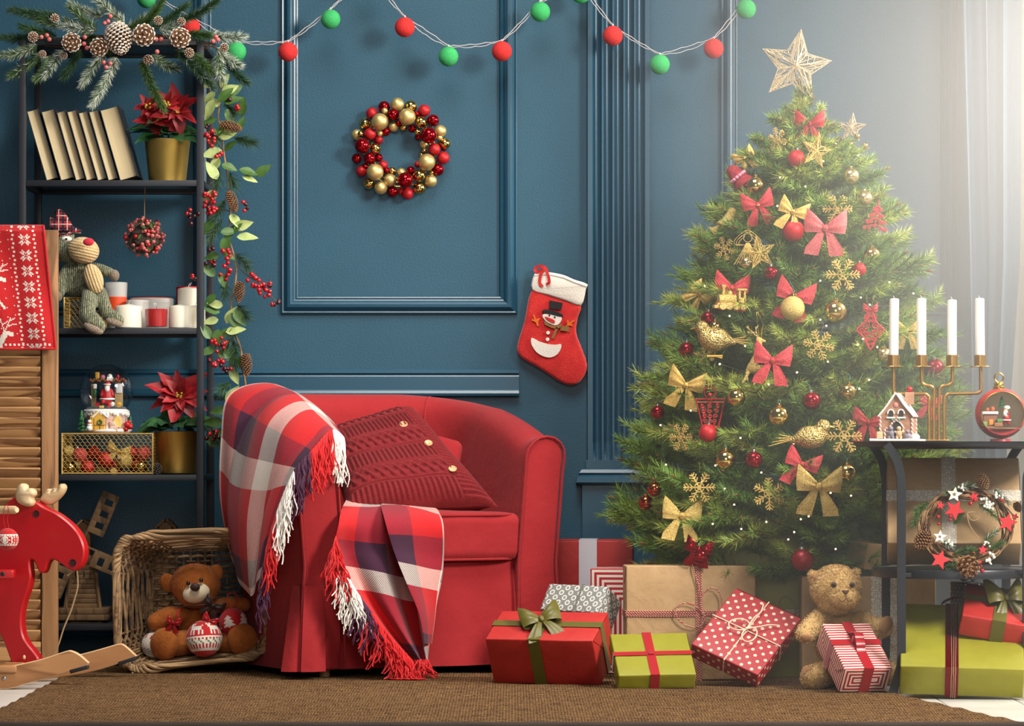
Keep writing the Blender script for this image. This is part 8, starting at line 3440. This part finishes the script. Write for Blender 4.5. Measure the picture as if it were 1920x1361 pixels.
for (a, b, r, rot, mt, hole_) in [(565, 545, 118, .55, REDST, 0), (1125, 680, 112, .25, REDST, 0), (410, 1075, 112, .35, REDST, 0), (415, 495, 52, .2, REDST, 0), (865, 970, 58, .1, REDST, 0), (770, 405, 62, 1.0, REDST, 0), (1210, 615, 42, .5, REDST, 0), (565, 380, 88, .15, WHST, 1), (410, 830, 76, .1, WHST, 1)]:
    kk_ = 1 / 5.67 / S(-1.4)
    R_ = r * kk_
    g = G().prism([(R_ * (1 if k % 2 == 0 else .46) * sin(k * pi / 5 + rot), R_ * (1 if k % 2 == 0 else .46) * cos(k * pi / 5 + rot)) for k in range(10)], .004, None, 0, .0008)
    o = ob('star', g, mt, wv, smooth=30)
    o.matrix_basis = wmat(wv).inverted() @ Matrix.LocRotScale(pw(a, b, .034), Euler((-.25, 0, rnd(-.15, .15))), Vector((1, 1, 1)))
    if hole_:
        ob('star_cutout', G().prism([(R_ * .26 * (1 if k % 2 == 0 else .5) * sin(k * pi / 5 + rot), R_ * .26 * (1 if k % 2 == 0 else .5) * cos(k * pi / 5 + rot)) for k in range(10)], .0012, TR((0, -.0023, 0))), M('star_cut_brown', '7A6A50', .9), o)
for (a, b, s_) in [(735, 475, 1), (780, 440, .9), (520, 612, .9), (520, 650, .7), (393, 617, .9), (397, 693, .75), (1060, 437, .9), (1095, 457, .6), (770, 1000, .6), (833, 1100, 1), (862, 1190, 1), (848, 1140, .5)]:
    put(B_RED, 'berry', wv, pw(a, b, .036), s_ * .82)
LICH = M('white_lichen', 'DDE0D2', .9, bump=(200, .6))
for (a, b, r) in [(890, 470, 46), (940, 500, 40), (1040, 400, 40), (510, 895, 36), (945, 1040, 46), (925, 1100, 30), (910, 905, 30), (640, 300, 36)]:
    g = G()
    for q in range(8):
        g.ball(pw(a + rnd(-r, r), b + rnd(-r, r), .030 + rnd(0, .004)), r * .42 / 5.67 / 755, 7)
    ob('lichen', g, LICH, wv, world=True, smooth=180)
g = G().tube(smooth_poly([pw(a, b, .012) for a, b in [(700, 590), (740, 650), (800, 650), (830, 610), (790, 570), (720, 570), (700, 590), (720, 690), (770, 780), (815, 840)]], 3, False), .0013, 6)
ob('hanging_twine', g, STRING, wv, world=True)

# ------------------------------------------------------------------ tan teddy bear
random.seed(81)
ZB = zp(1440, 1020, 3.992)
YTB = -1.16
zb2 = lambda a, b, y=0: P(*ZB(a, b), YTB + y)
KB = 1 / 3.992 / S(YTB)
TAN = M('tan_plush', 'D3AA68', .95, var=(60, 'E2BE80'), sheen=.3, bump=(200, .8, .004))
TAN2 = M('tan_paw_suede', 'B8895C', .9, sheen=.3, bump=(300, .3))
tt = thing('teddy_bear', 'curly tan teddy bear sitting on the rug with the striped gift in its lap', 'soft toy', tuple(zb2(540, 1100)))
g = G()
g.ball(zb2(540, 720, .03), 195 * KB, 20, 0, (1, .7, 1.25))
g.ball(zb2(545, 900, .02), 180 * KB, 18, 0, (1, .75, .9))
cap(g, [zb2(410, 545, 0), zb2(340, 610, -.03), zb2(275, 670, -.055)], [75 * KB, 78 * KB, 70 * KB])
cap(g, [zb2(700, 570, .02), zb2(800, 630, 0), zb2(870, 620, -.02)], [72 * KB, 78 * KB, 70 * KB])
cap(g, [zb2(450, 960, 0), zb2(390, 985, -.06), zb2(330, 1000, -.10)], [95 * KB, 92 * KB, 88 * KB])
cap(g, [zb2(700, 960, 0), zb2(820, 960, -.05), zb2(910, 965, -.08)], [92 * KB, 90 * KB, 82 * KB])
bo = blend('body', g, TAN, tt, .0045, 6)
g = G()
g.ball(zb2(508, 330, -.01), 190 * KB, 24, 0, (1, .9, .90))
g.ball(zb2(575, 405, -.065), 108 * KB, 18, 0, (1.05, .8, .72))
g.ball(zb2(510, 440, -.02), 140 * KB, 18, 0, (1, .9, .6))
cap(g, [zb2(345, 255, -.01), zb2(330, 230, -.01)], [42 * KB, 34 * KB])
cap(g, [zb2(648, 225, .02), zb2(665, 210, .02)], [38 * KB, 30 * KB])
he = blend('head', g, TAN, tt, .004, 5)
o = ob('inner_ear', G().ball((0, 0, 0), 30 * KB, 12, 0, (.6, .35, 1)), TAN2, tt, smooth=180)
o.matrix_basis = wmat(tt).inverted() @ Matrix.LocRotScale(zb2(352, 232, -.034), Euler((0, .3, .3)), Vector((1, 1, 1)))
NOSEB = M('bear_nose_brown', '5A4030', .7)
for (a, b) in [(492, 306), (630, 306)]:
    ob('eye_patch', G().ball(zb2(a, b, -.080 if a > 600 else -.084), 23 * KB, 12, 0, (.95, .4, 1)), NOSEB, tt, world=True, smooth=180)
    ob('eye', G().ball(zb2(a + 2, b - 2, -.087 if a > 600 else -.091), 12 * KB, 12, 0, (1, .6, 1.1)), EYEM, tt, world=True, smooth=180)
q = smooth_poly([(x * KB, z_ * KB) for x, z_ in [(-28, 14), (0, 18), (28, 14), (14, -8), (2, -18), (-12, -8)]], 2)
o = ob('nose', puff(G(), [tuple(p) for p in q], .010, .003), NOSEB, tt, smooth=180)
o.matrix_basis = wmat(tt).inverted() @ Matrix.LocRotScale(zb2(580, 362, -.122), Euler((-.2, 0, .1)), Vector((1, 1, 1)))
g = G().tube([zb2(582, 378, -.124), zb2(584, 405, -.126)], .0011, 6)
g.tube(smooth_poly([zb2(525, 405, -.112), zb2(545, 425, -.119), zb2(570, 425, -.124), zb2(584, 405, -.126), zb2(600, 425, -.122), zb2(618, 428, -.117), zb2(630, 415, -.108)], 3, False), .0011, 6)
ob('mouth', g, NOSEB, tt, world=True)
o = ob('paw_pad', G().ball((0, 0, 0), 62 * KB, 14, 0, (.85, .35, 1.15)), TAN2, tt, smooth=180)
o.matrix_basis = wmat(tt).inverted() @ Matrix.LocRotScale(zb2(880, 605, -.075), Euler((0, .5, .3)), Vector((1, 1, 1)))
o = ob('sole', G().ball((0, 0, 0), 62 * KB, 14, 0, (.85, .3, 1.25)), TAN2, tt, smooth=180)
o.matrix_basis = wmat(tt).inverted() @ Matrix.LocRotScale(zb2(298, 985, -.185 + .07), Euler((-.1, -.15, -.3)), Vector((1, 1, 1)))
o = ob('paw_pad', G().ball((0, 0, 0), 45 * KB, 12, 0, (1, .3, .8)), TAN2, tt, smooth=180)
o.matrix_basis = wmat(tt).inverted() @ Matrix.LocRotScale(zb2(285, 700, -.085), Euler((.5, 0, 0)), Vector((1, 1, 1)))
tufts(bo, 9000, .0065, .0016, TAN)
tufts(he, 8000, .0060, .0016, TAN)
